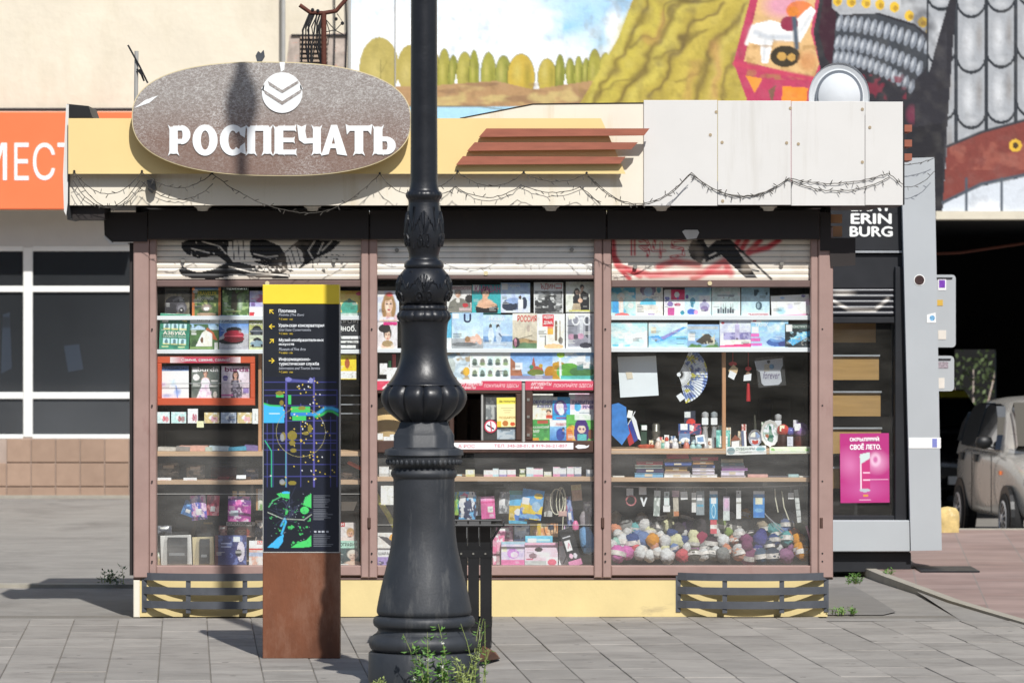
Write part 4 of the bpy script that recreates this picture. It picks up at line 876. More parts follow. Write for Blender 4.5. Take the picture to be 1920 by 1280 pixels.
def oval(sx, sy, n=96, p=2.45):
    out = []
    for i in range(n):
        a = 2*math.pi*i/n; c, s_ = math.cos(a), math.sin(a)
        dx = math.copysign(abs(c)**(2/p), c)*sx; dy = math.copysign(abs(s_)**(2/p), s_)*sy
        out.append((509+dx, 223+dy+dx*.012))
    return out
YS = -.50
MB().pprism(oval(262, 107), YS, .035).build('board', 'rim_cream', SG, 50)
MB().pprism(oval(260.3, 105.3), YS-.002, .01).build('face', 'peeling_paint', SG)
for x in (360, 509, 650): MB().pbox(x-8, 200, x+8, 260, YS+.036, .062).build('mounting_bar', 'black_trim', SG)
LW = mat('sign_letter_white', '#eef0f0', .55, var=.03)
def sign_letter(x0, x1, polys):                   # heavy flared strokes, each letter one cut-out
    b = MB()
    for k, q in enumerate(polys): b.pprism([(x0+(x1-x0)*u, 235+56*v) for u, v in q], YS-.0085-k*.0002, .0065)
    b.build('letter', LW, SG)
def stemp(a, b_, t=0.0, d=1.0, f_=.07): return [(a-f_, t-.02), (a+.04, t+.06), ((a+b_)/2, t+.045), (b_-.04, t+.06), (b_+f_, t-.02), (b_, t+.14), (b_, d-.14), (b_+f_, d+.03), (b_-.04, d-.05), ((a+b_)/2, d-.04), (a+.04, d-.05), (a-f_, d+.03), (a, d-.14), (a, t+.14)]
def barp(a, b_, y0, y1, f_=.05): return [(a, y0), (b_-.04, y0), (b_+.03, y0-f_), (b_, (y0+y1)/2), (b_+.03, y1+f_), (b_-.04, y1), (a, y1)]
def arcp(cx, cy, rx, ry, w, h, a0, a1, n=22):
    o_ = [(cx+rx*math.cos(R(a0+(a1-a0)*i/n)), cy+ry*math.sin(R(a0+(a1-a0)*i/n))) for i in range(n+1)]
    return o_ + [(cx+(rx-w)*math.cos(R(a1+(a0-a1)*i/n)), cy+(ry-h)*math.sin(R(a1+(a0-a1)*i/n))) for i in range(n+1)]
sign_letter(316, 357, [stemp(.04, .42), barp(.2, .62, .02, .18, 0), barp(.2, .62, .46, .62, 0), arcp(.58, .32, .42, .32, .36, .17, -90, 90)])
sign_letter(361, 408, [arcp(.5, .5, .5, .52, .33, .2, -90, 90), arcp(.5, .5, .5, .52, .33, .2, 90, 270)])
sign_letter(412, 461, [arcp(.5, .5, .5, .52, .33, .2, 45, 315), [(.72, .12), (1.0, .02), (.96, .42), (.78, .32)], [(.72, .88), (1.0, .98), (.96, .58), (.78, .70)]])
sign_letter(462, 510, [stemp(.03, .34), stemp(.66, .97), barp(.15, .85, .015, .19, 0)])
sign_letter(513, 556, [stemp(.04, .42), barp(.2, .96, .02, .18), barp(.2, .9, .42, .57), barp(.2, .98, .82, .98)])
sign_letter(557, 602, [stemp(.66, .99), [(.0, -.02), (.18, .05), (.38, -.02), (.34, .2), (.40, .44), (.7, .42), (.7, .60), (.3, .62), (.08, .5), (.03, .2)]])
sign_letter(603, 650, [[(.38, -.01), (.62, -.01), (1.02, 1.02), (.62, .97)], [(.38, -.01), (.62, -.01), (.28, .97), (-.02, 1.02)], barp(.25, .75, .62, .77, 0)])
sign_letter(648, 698, [stemp(.34, .66, .05), [(.0, -.04), (.12, .015), (.88, .015), (1.0, -.04), (.95, .32), (.84, .19), (.16, .19), (.05, .32)]])
sign_letter(699, 742, [stemp(.04, .42), barp(.2, .62, .38, .54, 0), barp(.2, .62, .82, .98, 0), arcp(.58, .68, .42, .30, .36, .16, -90, 90)])
ins = []
em = MB().disc(529, 174, 38, YS-.009, .007, 36); em.pprism([(490, 166), (496, 158), (494, 172)], YS-.009, .006); em.pprism([(568, 166), (562, 158), (564, 172)], YS-.009, .006)
eo = em.build('emblem', 'sign_letter_white', SG)
for pts in ([(502, 152), (529, 169), (559, 151), (560, 156), (529, 175), (505, 160)], [(494, 168), (529, 190), (566, 167), (564, 174), (529, 197), (497, 176)]):
    MB().pprism(pts, YS-.0115, .002).build('chevron', 'peeling_paint', eo)
MB().pprism([(252, 203), (272, 188), (297, 179), (280, 193)], YS-.005, .002).build('paint_flake', 'sign_letter_white', SG)
MB().pprism([(524, 117), (534, 117), (533, 131), (527, 135)], YS-.005, .002).build('paint_flake', 'sign_letter_white', SG)

# ---------------------------------------------------------------- things on the roof
rp_ = thing('cable_bracket', (X(604, .9), .9, 2.5), 'rusty forked pipe bracket hung with black cables above the oval sign', 'bracket')
yb = .9; pp = lambda *q: [P(a, b, yb) for a, b in q]
MB().tube([(X(608, yb), yb, 2.5)]+pp((607, 24)), .0165, 10).build('mast', 'rust', rp_, True)
MB().tube(pp((562, 10), (582, 24), (606, 25), (630, 21), (648, 0), (652, -30)), .0135, 10).build('fork', 'rust', rp_, True)
rr = random.Random(2)
for k in range(9):
    x = 582+k*3.2; MB().tube(pp((x, 22), (x-3-rr.uniform(0, 12), 50+rr.uniform(-8, 8)), (x-8+rr.uniform(-8, 6), 85), (x-6+rr.uniform(-14, 10), 130)), .004+.003*rr.random(), 5).build('cable', 'cable_black', rp_)
for q in (pp((612, 38), (620, 48), (630, 58), (647, 67)), pp((632, 26), (643, 42), (630, 56), (612, 60)), pp((648, 4), (650, 60), (648, 130)), pp((611, 38), (618, 60), (615, 85))): MB().tube(q, .003, 5).build('cable', 'cable_black', rp_)
for (x, y) in ((630, 36), (642, 44), (586, 19), (596, 21)): 
    b = MB(); b.lathe([(.003, -.011), (.010, -.006), (.010, .006), (.003, .011)], n=8); c = P(x, y, yb-.01); b.v = [(p[0]+c.x, p[1]+c.y, p[2]+c.z) for p in b.v]; b.build('insulator', 'cable_black', rp_)
pl = thing('roof_pole', (X(257, .4), .4, 2.5), 'short grey pole with a black rod tied on, left end of kiosk roof', 'pole')
MB().tube([P(256, 96, .4), (X(253, .4), .4, 2.5)], .012, 8).build('pole', 'grey_pipe', pl, True)
MB().tube([P(240, 85, .38), P(262, 125, .38), P(277, 156, .38)], .006, 6).build('rod', 'cable_black', pl)
MB().tube([P(262, 130, .37), P(270, 152, .37), P(265, 140, .36), P(257, 130, .38)], .006, 5).build('tie_wire', 'cable_black', pl)
b = MB(); b.pprism([(479, 105), (484, 96), (489, 100), (494, 94), (496, 106), (490, 116), (482, 116)], .2, .04); b.box((X(484, .2), .21, 2.5), (X(490, .2), .23, Z(114, .2)))
tag(b.build('roof_clamp', 'grate_iron'), 'small torn metal clamp peeping over the oval sign', 'clamp')

# ---------------------------------------------------------------- string lights looped along the fascia
gl = thing('string_lights', P(700, 330, YF-.09), 'thin dark string of unlit fairy lights looped along the kiosk fascia', 'lights')
rr = random.Random(4)
hooks = [(139, 322, 266, 322, 42), (137, 338, 262, 338, 52), (139, 324, 272, 340, 58), (266, 322, 398, 326, 28), (266, 340, 400, 345, 32), (398, 326, 585, 400, 18), (585, 400, 712, 326, 16), (712, 326, 772, 365, 10), (820, 350, 858, 322, 6), (858, 322, 982, 324, 26), (830, 362, 854, 350, 3), (854, 350, 977, 347, 22), (982, 324, 1100, 325, 16), (977, 347, 1088, 351, 12), (1088, 351, 1126, 383, -2),
     (1100, 325, 1296, 323, 58), (1102, 330, 1294, 327, 56), (1296, 323, 1478, 334, 40), (1296, 326, 1478, 336, 36), (1478, 334, 1665, 325, 14), (1478, 336, 1668, 332, 24), (1665, 325, 1693, 346, 0), (1693, 310, 1752, 296, 3), (1694, 350, 1752, 322, 10)]
for (x0, y0, x1, y1, sag) in hooks:
    yy = YF-.085 if x0 < 1170 else YF-.025
    if x0 >= 1690: yy = 4.62
    n = max(6, int(abs(x1-x0)/7)); pts = []; nb = MB()
    for i in range(n+1):
        t = i/n; px = x0+(x1-x0)*t; py = y0+(y1-y0)*t+sag*4*t*(1-t)
        pts.append(P(px+rr.uniform(-.8, .8), py+rr.uniform(-1, 1), yy+rr.uniform(-.004, .004)))
    nb.tube(pts, .0022, 4)
    for i in range(1, n, 2):
        q = pts[i]; d = Vector((rr.uniform(-.8, .8), -.1, rr.uniform(-1.2, .6))).normalized()
        nb.tube([q, q+d*.018, q+d*.027], [.0015, .0026, .0016], 4)
    nb.build('strand', mat('string_wire', '#4a4640', .7), gl)
for (x, y) in ((139, 321), (266, 321), (398, 325), (712, 325), (858, 321), (982, 323), (1100, 324)): MB().disc(x, y, 2.2, YF-.088, .012, 8).build('nail', 'black_metal', gl)

# ---------------------------------------------------------------- bowed ventilation grates at the foot
def grate(x0, x1, label):
    g = thing('ventilation_grate', (X((x0+x1)/2), -.02, .02), label, 'grate', 'bowed grates on the kiosk plinth')
    xa, xb = X(x0), X(x1); n = 18
    bow = lambda t: -.034-.125*(4*t*(1-t))**.8
    for (ya, yb) in ((1072, 1086), (1098, 1112), (1124, 1138)):
        za, zb = Z(yb), Z(ya); b = MB()
        for i in range(n+1):
            t = i/n; x = xa+(xb-xa)*t; y = bow(t); b.v += [(x, y, za), (x, y, zb), (x, y+.006, zb), (x, y+.006, za)]
            if i:
                k = (i-1)*4
                for j in range(4): b.f.append((k+j, k+(j+1) % 4, k+4+(j+1) % 4, k+4+j))
        b.f += [(3, 2, 1, 0), tuple(4*n+j for j in range(4))]; b.build('bar', 'grate_iron', g)
    for t in (.005, .31, .69, .995):
        x = xa+(xb-xa)*t; y = bow(t)+.007
        MB().box((x-.014, y, Z(1146)), (x+.014, y+.006, Z(1078))).build('upright', 'grate_iron', g)
        MB().box((x-.006, y+.006, Z(1146)), (x+.006, -.026, Z(1140))).build('stay', 'grate_iron', g)
grate(270, 548, 'bowed iron grate on the yellow plinth behind the map pillar'); grate(1270, 1550, 'bowed iron grate on the yellow plinth below the yarn window')

# ---------------------------------------------------------------- second kiosk with the grey portal
Y2 = 4.7
K2 = thing('snack_kiosk', (X(1640, Y2), Y2+.8, 0), 'black kiosk in a pale grey portal frame behind the newspaper kiosk', 'kiosk')
mat('portal_grey', '#b0b5b8', .5, var=.04, scale=1.5, dirt=('#9fa6ae', 1.2, .6, .3, (1, 1, .4)))
mat('kiosk_black', '#1b1d22', .5, var=.12); mat('panel_oak', '#a5834f', .55, var=.14, scale=9, stretch=(.35, 1, 4)); mat('alu', '#b9bdc1', .35, metal=.5)
kk = lambda *a, ch=.006: MB().pbox(*a, ch)
MB().pprism([(1690, 297), (1752, 295), (1766, 1031), (1708, 1032)], Y2, .5).build('portal_post', 'portal_grey', K2)
kk(1500, 975, 1707, 1034, Y2+.02, .4).build('portal_sill', 'portal_grey', K2)
kk(1500, 1036, 1708, 1071, Y2+.10, .6, ch=0).build('plinth', 'kiosk_black', K2)
kk(1500, 380, 1692, 470, Y2+.1, .3).build('header', 'kiosk_black', K2)
kk(1500, 470, 1692, 474, Y2+.09, .02, ch=0).build('header_trim', 'alu', K2); kk(1500, 475, 1693, 541, Y2+.12, .3).build('shutter_box', 'kiosk_black', K2)
kk(1678, 500, 1702, 975, Y2+.08, .3).build('jamb', 'kiosk_black', K2); kk(1500, 594, 1678, 606, Y2+.1, .1).build('rail', 'kiosk_black', K2); kk(1500, 966, 1680, 975, Y2+.1, .1).build('rail', 'kiosk_black', K2)
cvs = lambda c: (c.l([(1555, 560), (1590, 580), (1640, 582), (1665, 560)], 6, '#d9d4cc', .8), c.e(1580, 549, 30, 7, '#cfcac2', .8, 0, .6))
for k in range(5):
    cv = Cv(1555, 540+k*10.6, 1678, 550+k*10.6, 50, 5, '#3a3c42'); cvs(cv)
    cv.mb(pframe(1555, 540+k*10.6, 1678, 549.6+k*10.6, Y2+.13), .01, bow=lambda u, v: .012*math.sin(math.pi*v)).build('shutter_slat', print_mat('shutter_metal', .3, .05), K2, 'all')
for (y0, y1, x1) in ((604, 642, 1642), (668, 712, 1648), (736, 780, 1651), (804, 850, 1652), (878, 915, 1653)):
    MB().pbox(1500, y0, x1, y1, Y2+.28, .05).build('shelf_front', 'panel_oak', K2); MB().pbox(1500, y0-3, x1+2, y0, Y2+.26, .07).build('shelf_edge', 'alu', K2)
MB().box((X(1500, Y2), Y2+.9, 0), (X(1710, Y2), Y2+1.0, 2.6)).build('inner_wall', 'dark_void', K2)
MB().box((X(1500, Y2), Y2+.3, 2.55), (X(1755, Y2), Y2+2.2, 2.62)).build('roof', 'kiosk_black', K2)
MB().box((X(1712, Y2), Y2+.5, .2), (X(1750, Y2), Y2+2.2, 2.55)).build('side_wall', 'kiosk_black', K2)
MB().pbox(1500, 606, 1678, 966, Y2+.15, .006).build('pane', glass, K2)
wt = mat('stencil_white', '#e9ebe8', .6, var=.05)
letters('EKAT', pframe(1595, 374, 1672, 396, Y2+.1), wt, K2, bold=.035); letters('ERIN', pframe(1595, 400, 1672, 420, Y2+.1), wt, K2, bold=.035); letters('BURG', pframe(1593, 424, 1674, 444, Y2+.1), wt, K2, bold=.035)
MB().pbox(1704, 820, 1764, 840, Y2-.003, .002).build('paper_strip', 'white_paint', K2); MB().pbox(1748, 822, 1757, 838, Y2-.005, .002).build('stamp_mark', mat('stamp_violet', '#7f86c8', .6), K2)
so_ = MB().disc(1724, 525, 10.5, Y2-.003, .002).build('sticker', 'white_paint', K2); MB().disc(1724, 525, 9, Y2-.005, .0015).build('sticker_face', mat('sticker_dark', '#3a2422', .5, var=.6, scale=60), so_)
so_ = MB().pprism([(1738, 590), (1754, 586), (1755, 605), (1738, 605)], Y2-.003, .002).build('sticker', 'white_paint', K2); MB().disc(1748, 596, 5, Y2-.005, .0015).build('sticker_face', mat('sticker_blue', '#6fa6d0', .5, var=.6, scale=60), so_)
MB().box((X(1712, 5), 4.4, .008), (X(1820, 5), 5.0, .018)).build('floor_grating', 'kiosk_black')['kind'] = 'structure'
def cabinet(x0, y0, x1, y1, label):
    t = thing('meter_box', P((x0+x1)/2, y1, 5.7), label, 'utility box', 'meter boxes on the snack kiosk')
    r = 7; pts = []
    for (cx, cy, a0) in ((x1-r, y0+r, -90), (x1-r, y1-r, 0), (x0+r, y1-r, 90), (x0+r, y0+r, 180)):
        for q in range(5): a = R(a0+q*22.5); pts.append((cx+r*math.cos(a), cy+r*math.sin(a)))
    MB().pprism(pts, 5.7, .25).build('case', 'portal_grey', t, 30); MB().pprism([(960+(x-960)*1, y) for x, y in [(x0+4, y0+5), (x1-6, y0+5), (x1-6, y0+7), (x0+4, y0+7)]], 5.69, .009).build('lid_groove', 'kiosk_black', t)
    return t
bx = cabinet(1730, 515, 1792, 651, 'larger pale grey meter box with stickers beside the portal post'); b2 = cabinet(1730, 667, 1789, 733, 'smaller pale grey meter box below the larger one')
for (x0, y0, x1, y1, c) in ((1759, 522, 1774, 544, '#efeef0'), (1757, 562, 1768, 573, '#d8b04a'), (1759, 619, 1774, 636, '#dcd6cc')):
    s_ = MB().pbox(x0, y0, x1, y1, 5.697, .002).build('sticker', mat('st_'+c[1:], c, .5), bx)
MB().pbox(1761, 525, 1772, 539, 5.694, .002).build('sticker_print', mat('sticker_violet', '#7a3fb0', .4, var=.5, scale=20), bx)
MB().pbox(1758, 678, 1778, 690, 5.697, .002).build('sticker', mat('sticker_mix', '#9a8f96', .5, var=.6, scale=80), b2); MB().pbox(1758, 708, 1771, 728, 5.697, .002).build('sticker', mat('st_dcd6cc', '#dcd6cc'), b2)
cv = Cv(0, 0, 1, 1, 70, 96, '#b8347f'); cv.e(.2, .45, .35, .28, '#d97fb4', .8, 20, .9); cv.e(.75, .42, .3, .2, '#e6a6cd', .8, 0, .8); cv.e(.72, .38, .13, .12, '#f3d6e8', .9, 0, .6); cv.e(.72, .38, .07, .07, '#c65a9c', .9, 0, .6); cv.e(.5, .8, .6, .2, '#d06fae', .6, 0, 1)
cv.r(.40, .34, .61, .82, '#c43a7c'); cv.r(.40, .34, .43, .82, '#efd9e4'); cv.e(.5, .34, .105, .03, '#d9dde2'); cv.e(.5, .82, .105, .025, '#b9bfc8'); cv.p([(.40, .30), (.61, .27), (.61, .36), (.40, .45)], '#cfe0de'); cv.r(.46, .56, .6, .58, '#f0c8dc'); cv.r(.46, .66, .6, .68, '#f0c8dc'); cv.r(.6, .665, .98, .67, '#f3d0e4', .7); cv.r(.46, .88, .56, .91, '#d99a4a'); cv.r(.38, .955, .62, .963, '#e9b9d4')
cv.t('ОКРЫЛЯЯЯЙ', .20, .045, .80, .115, '#f7f2f5', bold=.05); cv.t('СВОЁ ЛЕТО.', .20, .14, .84, .235, '#f7f2f5', bold=.05)
sheet('advertising_poster', (1576, 812, 1668, 942), cv, Y2+.13, 'magenta drink poster with a can in the snack kiosk window', 'poster', th=.002, roll=-.6)
# ---------------------------------------------------------------- cast iron street lamp
mat('lamp_iron', '#1c1e23', .38, var=.25, scale=8, bump=.08, bscale=70, dirt=('#4f5052', 16, .68, .06, (1, 1, 1))); mat('lamp_iron_dusty', '#2f3237', .55, var=.22, scale=7, bump=.08, bscale=90, dirt=('#626261', 6, .54, .22, (1.8, 1, .3)))
YL = -5.2; sL = S(YL); LX = X(795, YL)
LP_ = thing('street_lamp', (LX, YL, 0), 'black cast iron lamp post with leaf ornament in front of the kiosk', 'street lamp')
def prof(pts): return [(hw/sL, Z(y, YL)) for y, hw in reversed(pts)]
def smooth_prof(p, n=4):
    out = []
    for i in range(len(p)-1):
        p0 = p[max(i-1, 0)]; p1 = p[i]; p2 = p[i+1]; p3 = p[min(i+2, len(p)-1)]
        for k in range(n):
            t = k/n; out.append(tuple(.5*((2*p1[j])+(-p0[j]+p2[j])*t+(2*p0[j]-5*p1[j]+4*p2[j]-p3[j])*t*t+(-p0[j]+3*p1[j]-3*p2[j]+p3[j])*t**3) for j in (0, 1)))
    out.append(p[-1]); return out
def seg(name, pts, m, n=48, mod=None, sm=True):
    q = prof(pts); q = smooth_prof(q) if sm else q
    return MB().lathe(q, (LX, YL, 0), n, mod).build(name, m, LP_, 60)
def rat(pts):
    q = smooth_prof(prof(pts)); zs = [z for r, z in q]; rs = [r for r, z in q]; return lambda z: float(np.interp(z, zs, rs))
zb = lambda y: Z(y, YL)
octo = lambda a, z, r: 1/max(abs(math.cos((a+math.pi/8) % (math.pi/4)-math.pi/8)), .01)*.985
seg('plinth', [(1220, 101), (1223, 104), (1275, 104.5), (1300, 105)], 'lamp_iron_dusty', 64, sm=False)
seg('base_torus', [(1187, 91), (1191, 97), (1198, 102), (1206, 103), (1214, 100), (1219, 95)], 'lamp_iron_dusty', 96, mod=lambda a, z, r: 1+.006*math.sin(40*a))
seg('base_ring', [(1153, 86), (1156, 93), (1163, 95.5), (1171, 94), (1176, 88), (1181, 86.5), (1187, 91)], 'lamp_iron_dusty')
seg('bell', [(898, 57.5), (940, 57.3), (987, 58.5), (1025, 63), (1062, 71), (1100, 80.5), (1137, 88), (1147, 88.5), (1153, 85)], 'lamp_iron_dusty')
seg('collar', [(853, 70), (858, 70), (866, 68), (873, 62), (877, 57), (880, 60), (886, 62.5), (892, 61), (896, 58), (898, 57.5)], 'lamp_iron_dusty')
bd = MB()
for i in range(40):
    a = 2*math.pi*i/40; r = 68.5/sL; c = (LX+r*math.cos(a), YL+r*math.sin(a), zb(865)); k = MB().lathe([(.002, -.014), (.008, -.008), (.0095, 0), (.008, .008), (.002, .014)], c, 8); bd.add(k.v, k.f)
bd.build('egg_moulding', 'lamp_iron_dusty', LP_, True)
seg('abacus', [(838, 60), (843, 73), (852, 74.5), (854, 70)], 'lamp_iron_dusty', sm=False)
seg('octagon_block', [(790, 45), (800, 48), (814, 56), (815, 57), (836, 57), (838, 60)], 'lamp_iron_dusty', 64, mod=octo, sm=False)
gadr = lambda a, z, r: 1-.085*(1-abs(math.sin(a*6)))**2.2
seg('gadrooned_bowl', [(722, 70), (726, 74), (733, 79), (742, 81.5), (752, 80.5), (764, 75), (774, 66), (783, 55), (790, 46)], 'lamp_iron', 144, mod=gadr)
seg('flared_neck', [(603, 46), (612, 44), (640, 43), (660, 43.5), (680, 47), (700, 55), (714, 64), (720, 69.5), (722, 70)], 'lamp_iron')
scal = lambda a, z, r: 1-.05*(1-abs(math.sin(a*8)))**2
seg('scalloped_ring', [(582, 45), (586, 49), (592, 51.5), (598, 50), (603, 46)], 'lamp_iron', 128, mod=scal)
seg('bead_ring', [(571, 38), (573, 43), (577, 45), (581, 44), (582, 43)], 'lamp_iron', 128, mod=lambda a, z, r: 1-.03*(1-abs(math.sin(a*10)))**2)
ball = [(503, 35), (508, 40), (517, 46), (530, 50.5), (543, 52), (555, 50), (565, 44), (571, 38)]
seg('leaf_ball', ball, 'lamp_iron')
seg('ball_collar', [(470, 30), (478, 28), (486, 28.5), (489, 33), (495, 37), (500, 37), (503, 35)], 'lamp_iron')
vase = [(380, 29), (388, 30), (405, 33), (425, 35.5), (440, 36), (452, 35), (462, 32.5), (470, 30)]
seg('leaf_vase', vase, 'lamp_iron')
seg('vase_collar', [(354, 27.5), (358, 29), (361, 33), (366, 34.5), (371, 33), (375, 30), (380, 29)], 'lamp_iron', 128, mod=lambda a, z, r: 1-.03*(1-abs(math.sin(a*9)))**2 if z > zb(373) and z < zb(359) else 1)
def relief(rf, name, ya, yb, n, spread):
    """raised acanthus leaves that follow the turned surface"""
    out = MB(); z0, z1 = zb(yb), zb(ya); hgt = z1-z0
    for q in range(n):
        a0 = -math.pi/2+2*math.pi*q/n+.02
        curves = []
        for k in range(-4, 5):
            s = k/4; curves.append(([(s*spread*.08, .10), (s*spread*.25, .35), (s*spread*.62, .62), (s*spread*1.0, .86-.28*abs(s)**1.5), (s*spread*1.18, .80-.36*abs(s)**1.5)], .0055-.001*abs(s)))
        for sg_ in (-1, 1):
            c = []
            for t in range(15):
                an = t*.55; rr_ = .36*(1-t/17); c.append((sg_*spread*(.42-rr_*math.cos(an)*1.0), .20+.55*rr_*math.sin(an)))
            curves.append((c, .006))
            curves.append(([(sg_*spread*1.30, .05), (sg_*spread*1.36, .5), (sg_*spread*1.25, .95)], .0035))
        for c, w in curves:
            path = []
            for (da, t) in c:
                z = z0+hgt*min(max(t, .02), .98); r = rf(z)+.0018; a = a0+da; path.append((LX+r*math.cos(a), YL+r*math.sin(a), z))
            m_ = len(path); out.tube(path, [w*(.55+.45*math.sin(math.pi*(i+.6)/m_)) for i in range(m_)], 5)
    out.build(name, 'lamp_iron', LP_, True)
relief(rat(ball), 'leaf_relief', 505, 570, 5, .46); relief(rat(vase), 'leaf_relief', 384, 470, 5, .46)
q = [(25.5/sL, zb(340)), (25/sL, zb(250)), (24.6/sL, zb(0)), (.056, 6.3), (.052, 6.9), (.06, 7.0), (.06, 7.05), (.036, 7.1), (.033, 7.3), (.036, 7.46), (.06, 7.53), (.088, 7.60), (.095, 7.67), (.085, 7.74), (.056, 7.81), (.036, 7.88), (.034, 8.35), (.05, 8.4), (.05, 8.45)]
MB().lathe([(27.5/sL, zb(354)), (26/sL, zb(345))]+q, (LX, YL, 0), 40).build('shaft', 'lamp_iron', LP_, 50)
lan = MB().lathe([(.06, 8.45), (.11, 8.5), (.17, 8.9), (.20, 8.95), (.12, 9.1), (.03, 9.16), (.02, 9.3)], (LX, YL, 0), 12).build('lantern', 'lamp_iron', LP_)

# ---------------------------------------------------------------- city map pillar
YP = -3.2; PL = thing('map_pillar', P(564, 1234, YP+.06), 'dark city map pillar with yellow top and rusty steel foot', 'information pillar')
mat('pillar_black', '#23262d', .35, var=.06); mat('pillar_yellow', '#f0d23a', .45, var=.04); mat('corten', '#6d4028', .55, var=.45, scale=2.6, bump=.15, bscale=70, stretch=(1, 1, .5), dirt=('#94705c', 2.6, .5, .3, (1.6, 1, .6)))
fr = lambda x0, y0, x1, y1, Y, th, nm, m_: MB().pbox(x0, y0, x1, y1, Y, th, .003).build(nm, m_, PL)
fr(492.5, 1036, 637, 1234, YP, .14, 'steel_foot', 'corten'); fr(494, 570, 635.5, 1035.5, YP+.004, .132, 'panel', 'pillar_black'); fr(492.5, 533.5, 636, 570, YP+.002, .136, 'yellow_cap', 'pillar_yellow')
fr(492.5, 570, 494, 1035, YP, .14, 'side_trim', 'grey_pipe'); fr(635.5, 570, 637, 1035, YP, .14, 'side_trim', 'grey_pipe'); fr(493, 1034, 637, 1036, YP-.001, .02, 'joint_trim', 'grey_pipe')
wh = mat('map_white', '#eceff2', .5, var=.02); yl_ = mat('map_yellow', '#e8c93c', .5, var=.02); pb = mat('map_pale', '#b9bec8', .5)
tl = lambda body, x0, y0, x1, y1, m_, **k: letters(body, pframe(x0, y0, x1, y1, YP+.004), m_, PL, **k)
for (b_, x0, y0, x1, y1) in (('Плотинка', 522.5, 579.5, 555, 586), ('Уральская консерватория', 522, 606.5, 608, 614.5), ('Музей изобразительных', 523, 634, 607, 641.5), ('искусств', 523, 643.5, 551.5, 648.5), ('Информационно-', 523, 670, 582, 677.5), ('туристическая служба', 523, 678.5, 598, 686)):
    tl(b_, x0, y0, x1, y1, wh, bold=.022)
for (b_, x0, y0, x1, y1) in (('Plotinka (The Dam)', 523, 588, 570, 593.5), ('Ural State Conservatoire', 523, 615.5, 583, 620.5), ('Museum of Fine Arts', 523, 651.5, 573, 657), ('Information and Tourist Service', 523, 687.5, 600, 692.5)): tl(b_, x0, y0, x1, y1, pb, shear=.2)
for (b_, y) in (('5 мин · min', 596), ('2 мин · min', 623), ('6 мин · min', 659), ('5 мин · min', 695)): tl('↑ '+b_, 523, y, 549, y+4, yl_)
def arrow(cx, cy, deg):
    b = MB(); pts = [(-5.5, -.8), (2, -.8), (-1, -3.8), (.3, -5), (5.5, 0), (.3, 5), (-1, 3.8), (2, .8), (-5.5, .8)]; a = R(deg)
    b.pprism([(cx+x*math.cos(a)-y*math.sin(a), cy+x*math.sin(a)+y*math.cos(a)) for x, y in pts], YP+.002, .003); b.build('arrow', yl_, PL)
for (cx, cy, d) in ((509, 584, -135), (509.5, 612, 180), (509.5, 639, -45), (509.5, 676, 0)): arrow(cx, cy, d)
cv = Cv(494.5, 706, 635, 1032, 130, 300, '#1f2330')
rr = random.Random(9)
for y in (716, 731, 741, 760, 789, 812, 824, 831, 843, 870, 893): cv.l([(496, y), (630, y+rr.uniform(-1, 1))], 1.5, '#4b4e96', .95)
for x in (536, 537.5, 588, 589.5): cv.l([(x, 708), (x, 912)], 1.7, '#5a57a0')
for x in (501, 512, 564, 620, 632): cv.l([(x, 716+rr.uniform(0, 90)), (x, 912)], 1.3, '#4b4e96', .9)
cv.l([(497, 826), (509, 845), (509, 912)], 1.8, '#3fb58a'); cv.l([(536, 846), (536, 912)], 1.6, '#5aa0a8'); cv.l([(540, 712), (586, 716)], 5, '#55599a'); cv.e(541, 711, 6, 4, '#7c7fc0'); cv.e(583, 713, 4, 5, '#8a8dc4')
cv.p([(494, 756), (505, 760), (530, 762), (534, 770), (533, 792), (494, 792)], '#46b4ea'); cv.l([(494, 756), (506, 760), (525, 761)], 3, '#42c36a'); cv.r(546, 762, 582, 773, '#46c565'); cv.r(548, 778, 574, 788, '#46c565'); cv.r(545, 773, 590, 779, '#3f86d0'); cv.r(518, 739, 532, 745, '#46c565'); cv.r(540, 740, 545.5, 758, '#46c565')
cv.l([(590, 778), (600, 772), (610, 765), (622, 765), (635, 770)], 6, '#3fa6d8'); cv.l([(592, 781), (604, 777), (614, 770), (624, 771), (635, 778)], 4, '#3cba62'); cv.l([(505, 775), (524, 775)], 1.5, '#d5ecf6')
cv.ring(564, 810, 46, 1.0, '#a39a6a', .8)
for k in range(90):
    x, y = rr.gauss(575, 26), rr.uniform(712, 905); c = rr.choice(['#d9c060', '#c9b045', '#e6e6ea', '#e0c34a'])
    if 497 < x < 632: cv.e(x, y, 1.3, 1.3, c, .95)
for (x, y, w, h) in ((548, 816, 9, 9), (531, 818, 5, 8), (581, 803, 4, 8), (548, 830, 6, 5), (550, 844, 6, 4), (573, 812, 6, 3), (524, 737, 7, 4), (528, 755, 4, 5), (566, 765, 7, 4), (530, 905, 6, 4), (548, 905, 8, 4)): cv.e(x, y, w, h, '#8f8238', .9)
for (x, y, w, h) in ((529, 903, 5, 5), (529, 820, 4, 7)): cv.e(x, y, w, h, '#9aa0ac', .7)
cv.r(500, 918, 585, 1028, '#20242c')
cv.p([(518, 925), (543, 921), (543, 935), (525, 931)], '#48c968'); cv.e(536, 923, 8, 2.2, '#46b4ea'); cv.p([(572, 932), (584, 924), (584, 952), (568, 946)], '#4fcf6c'); cv.e(571, 956, 8, 7, '#4fcf6c'); cv.p([(501, 1026), (520, 1008), (532, 1000), (530, 1016), (522, 1027)], '#46b4ea'); cv.l([(527, 985), (534, 972), (536, 978), (528, 1000)], 3.5, '#46b4ea')
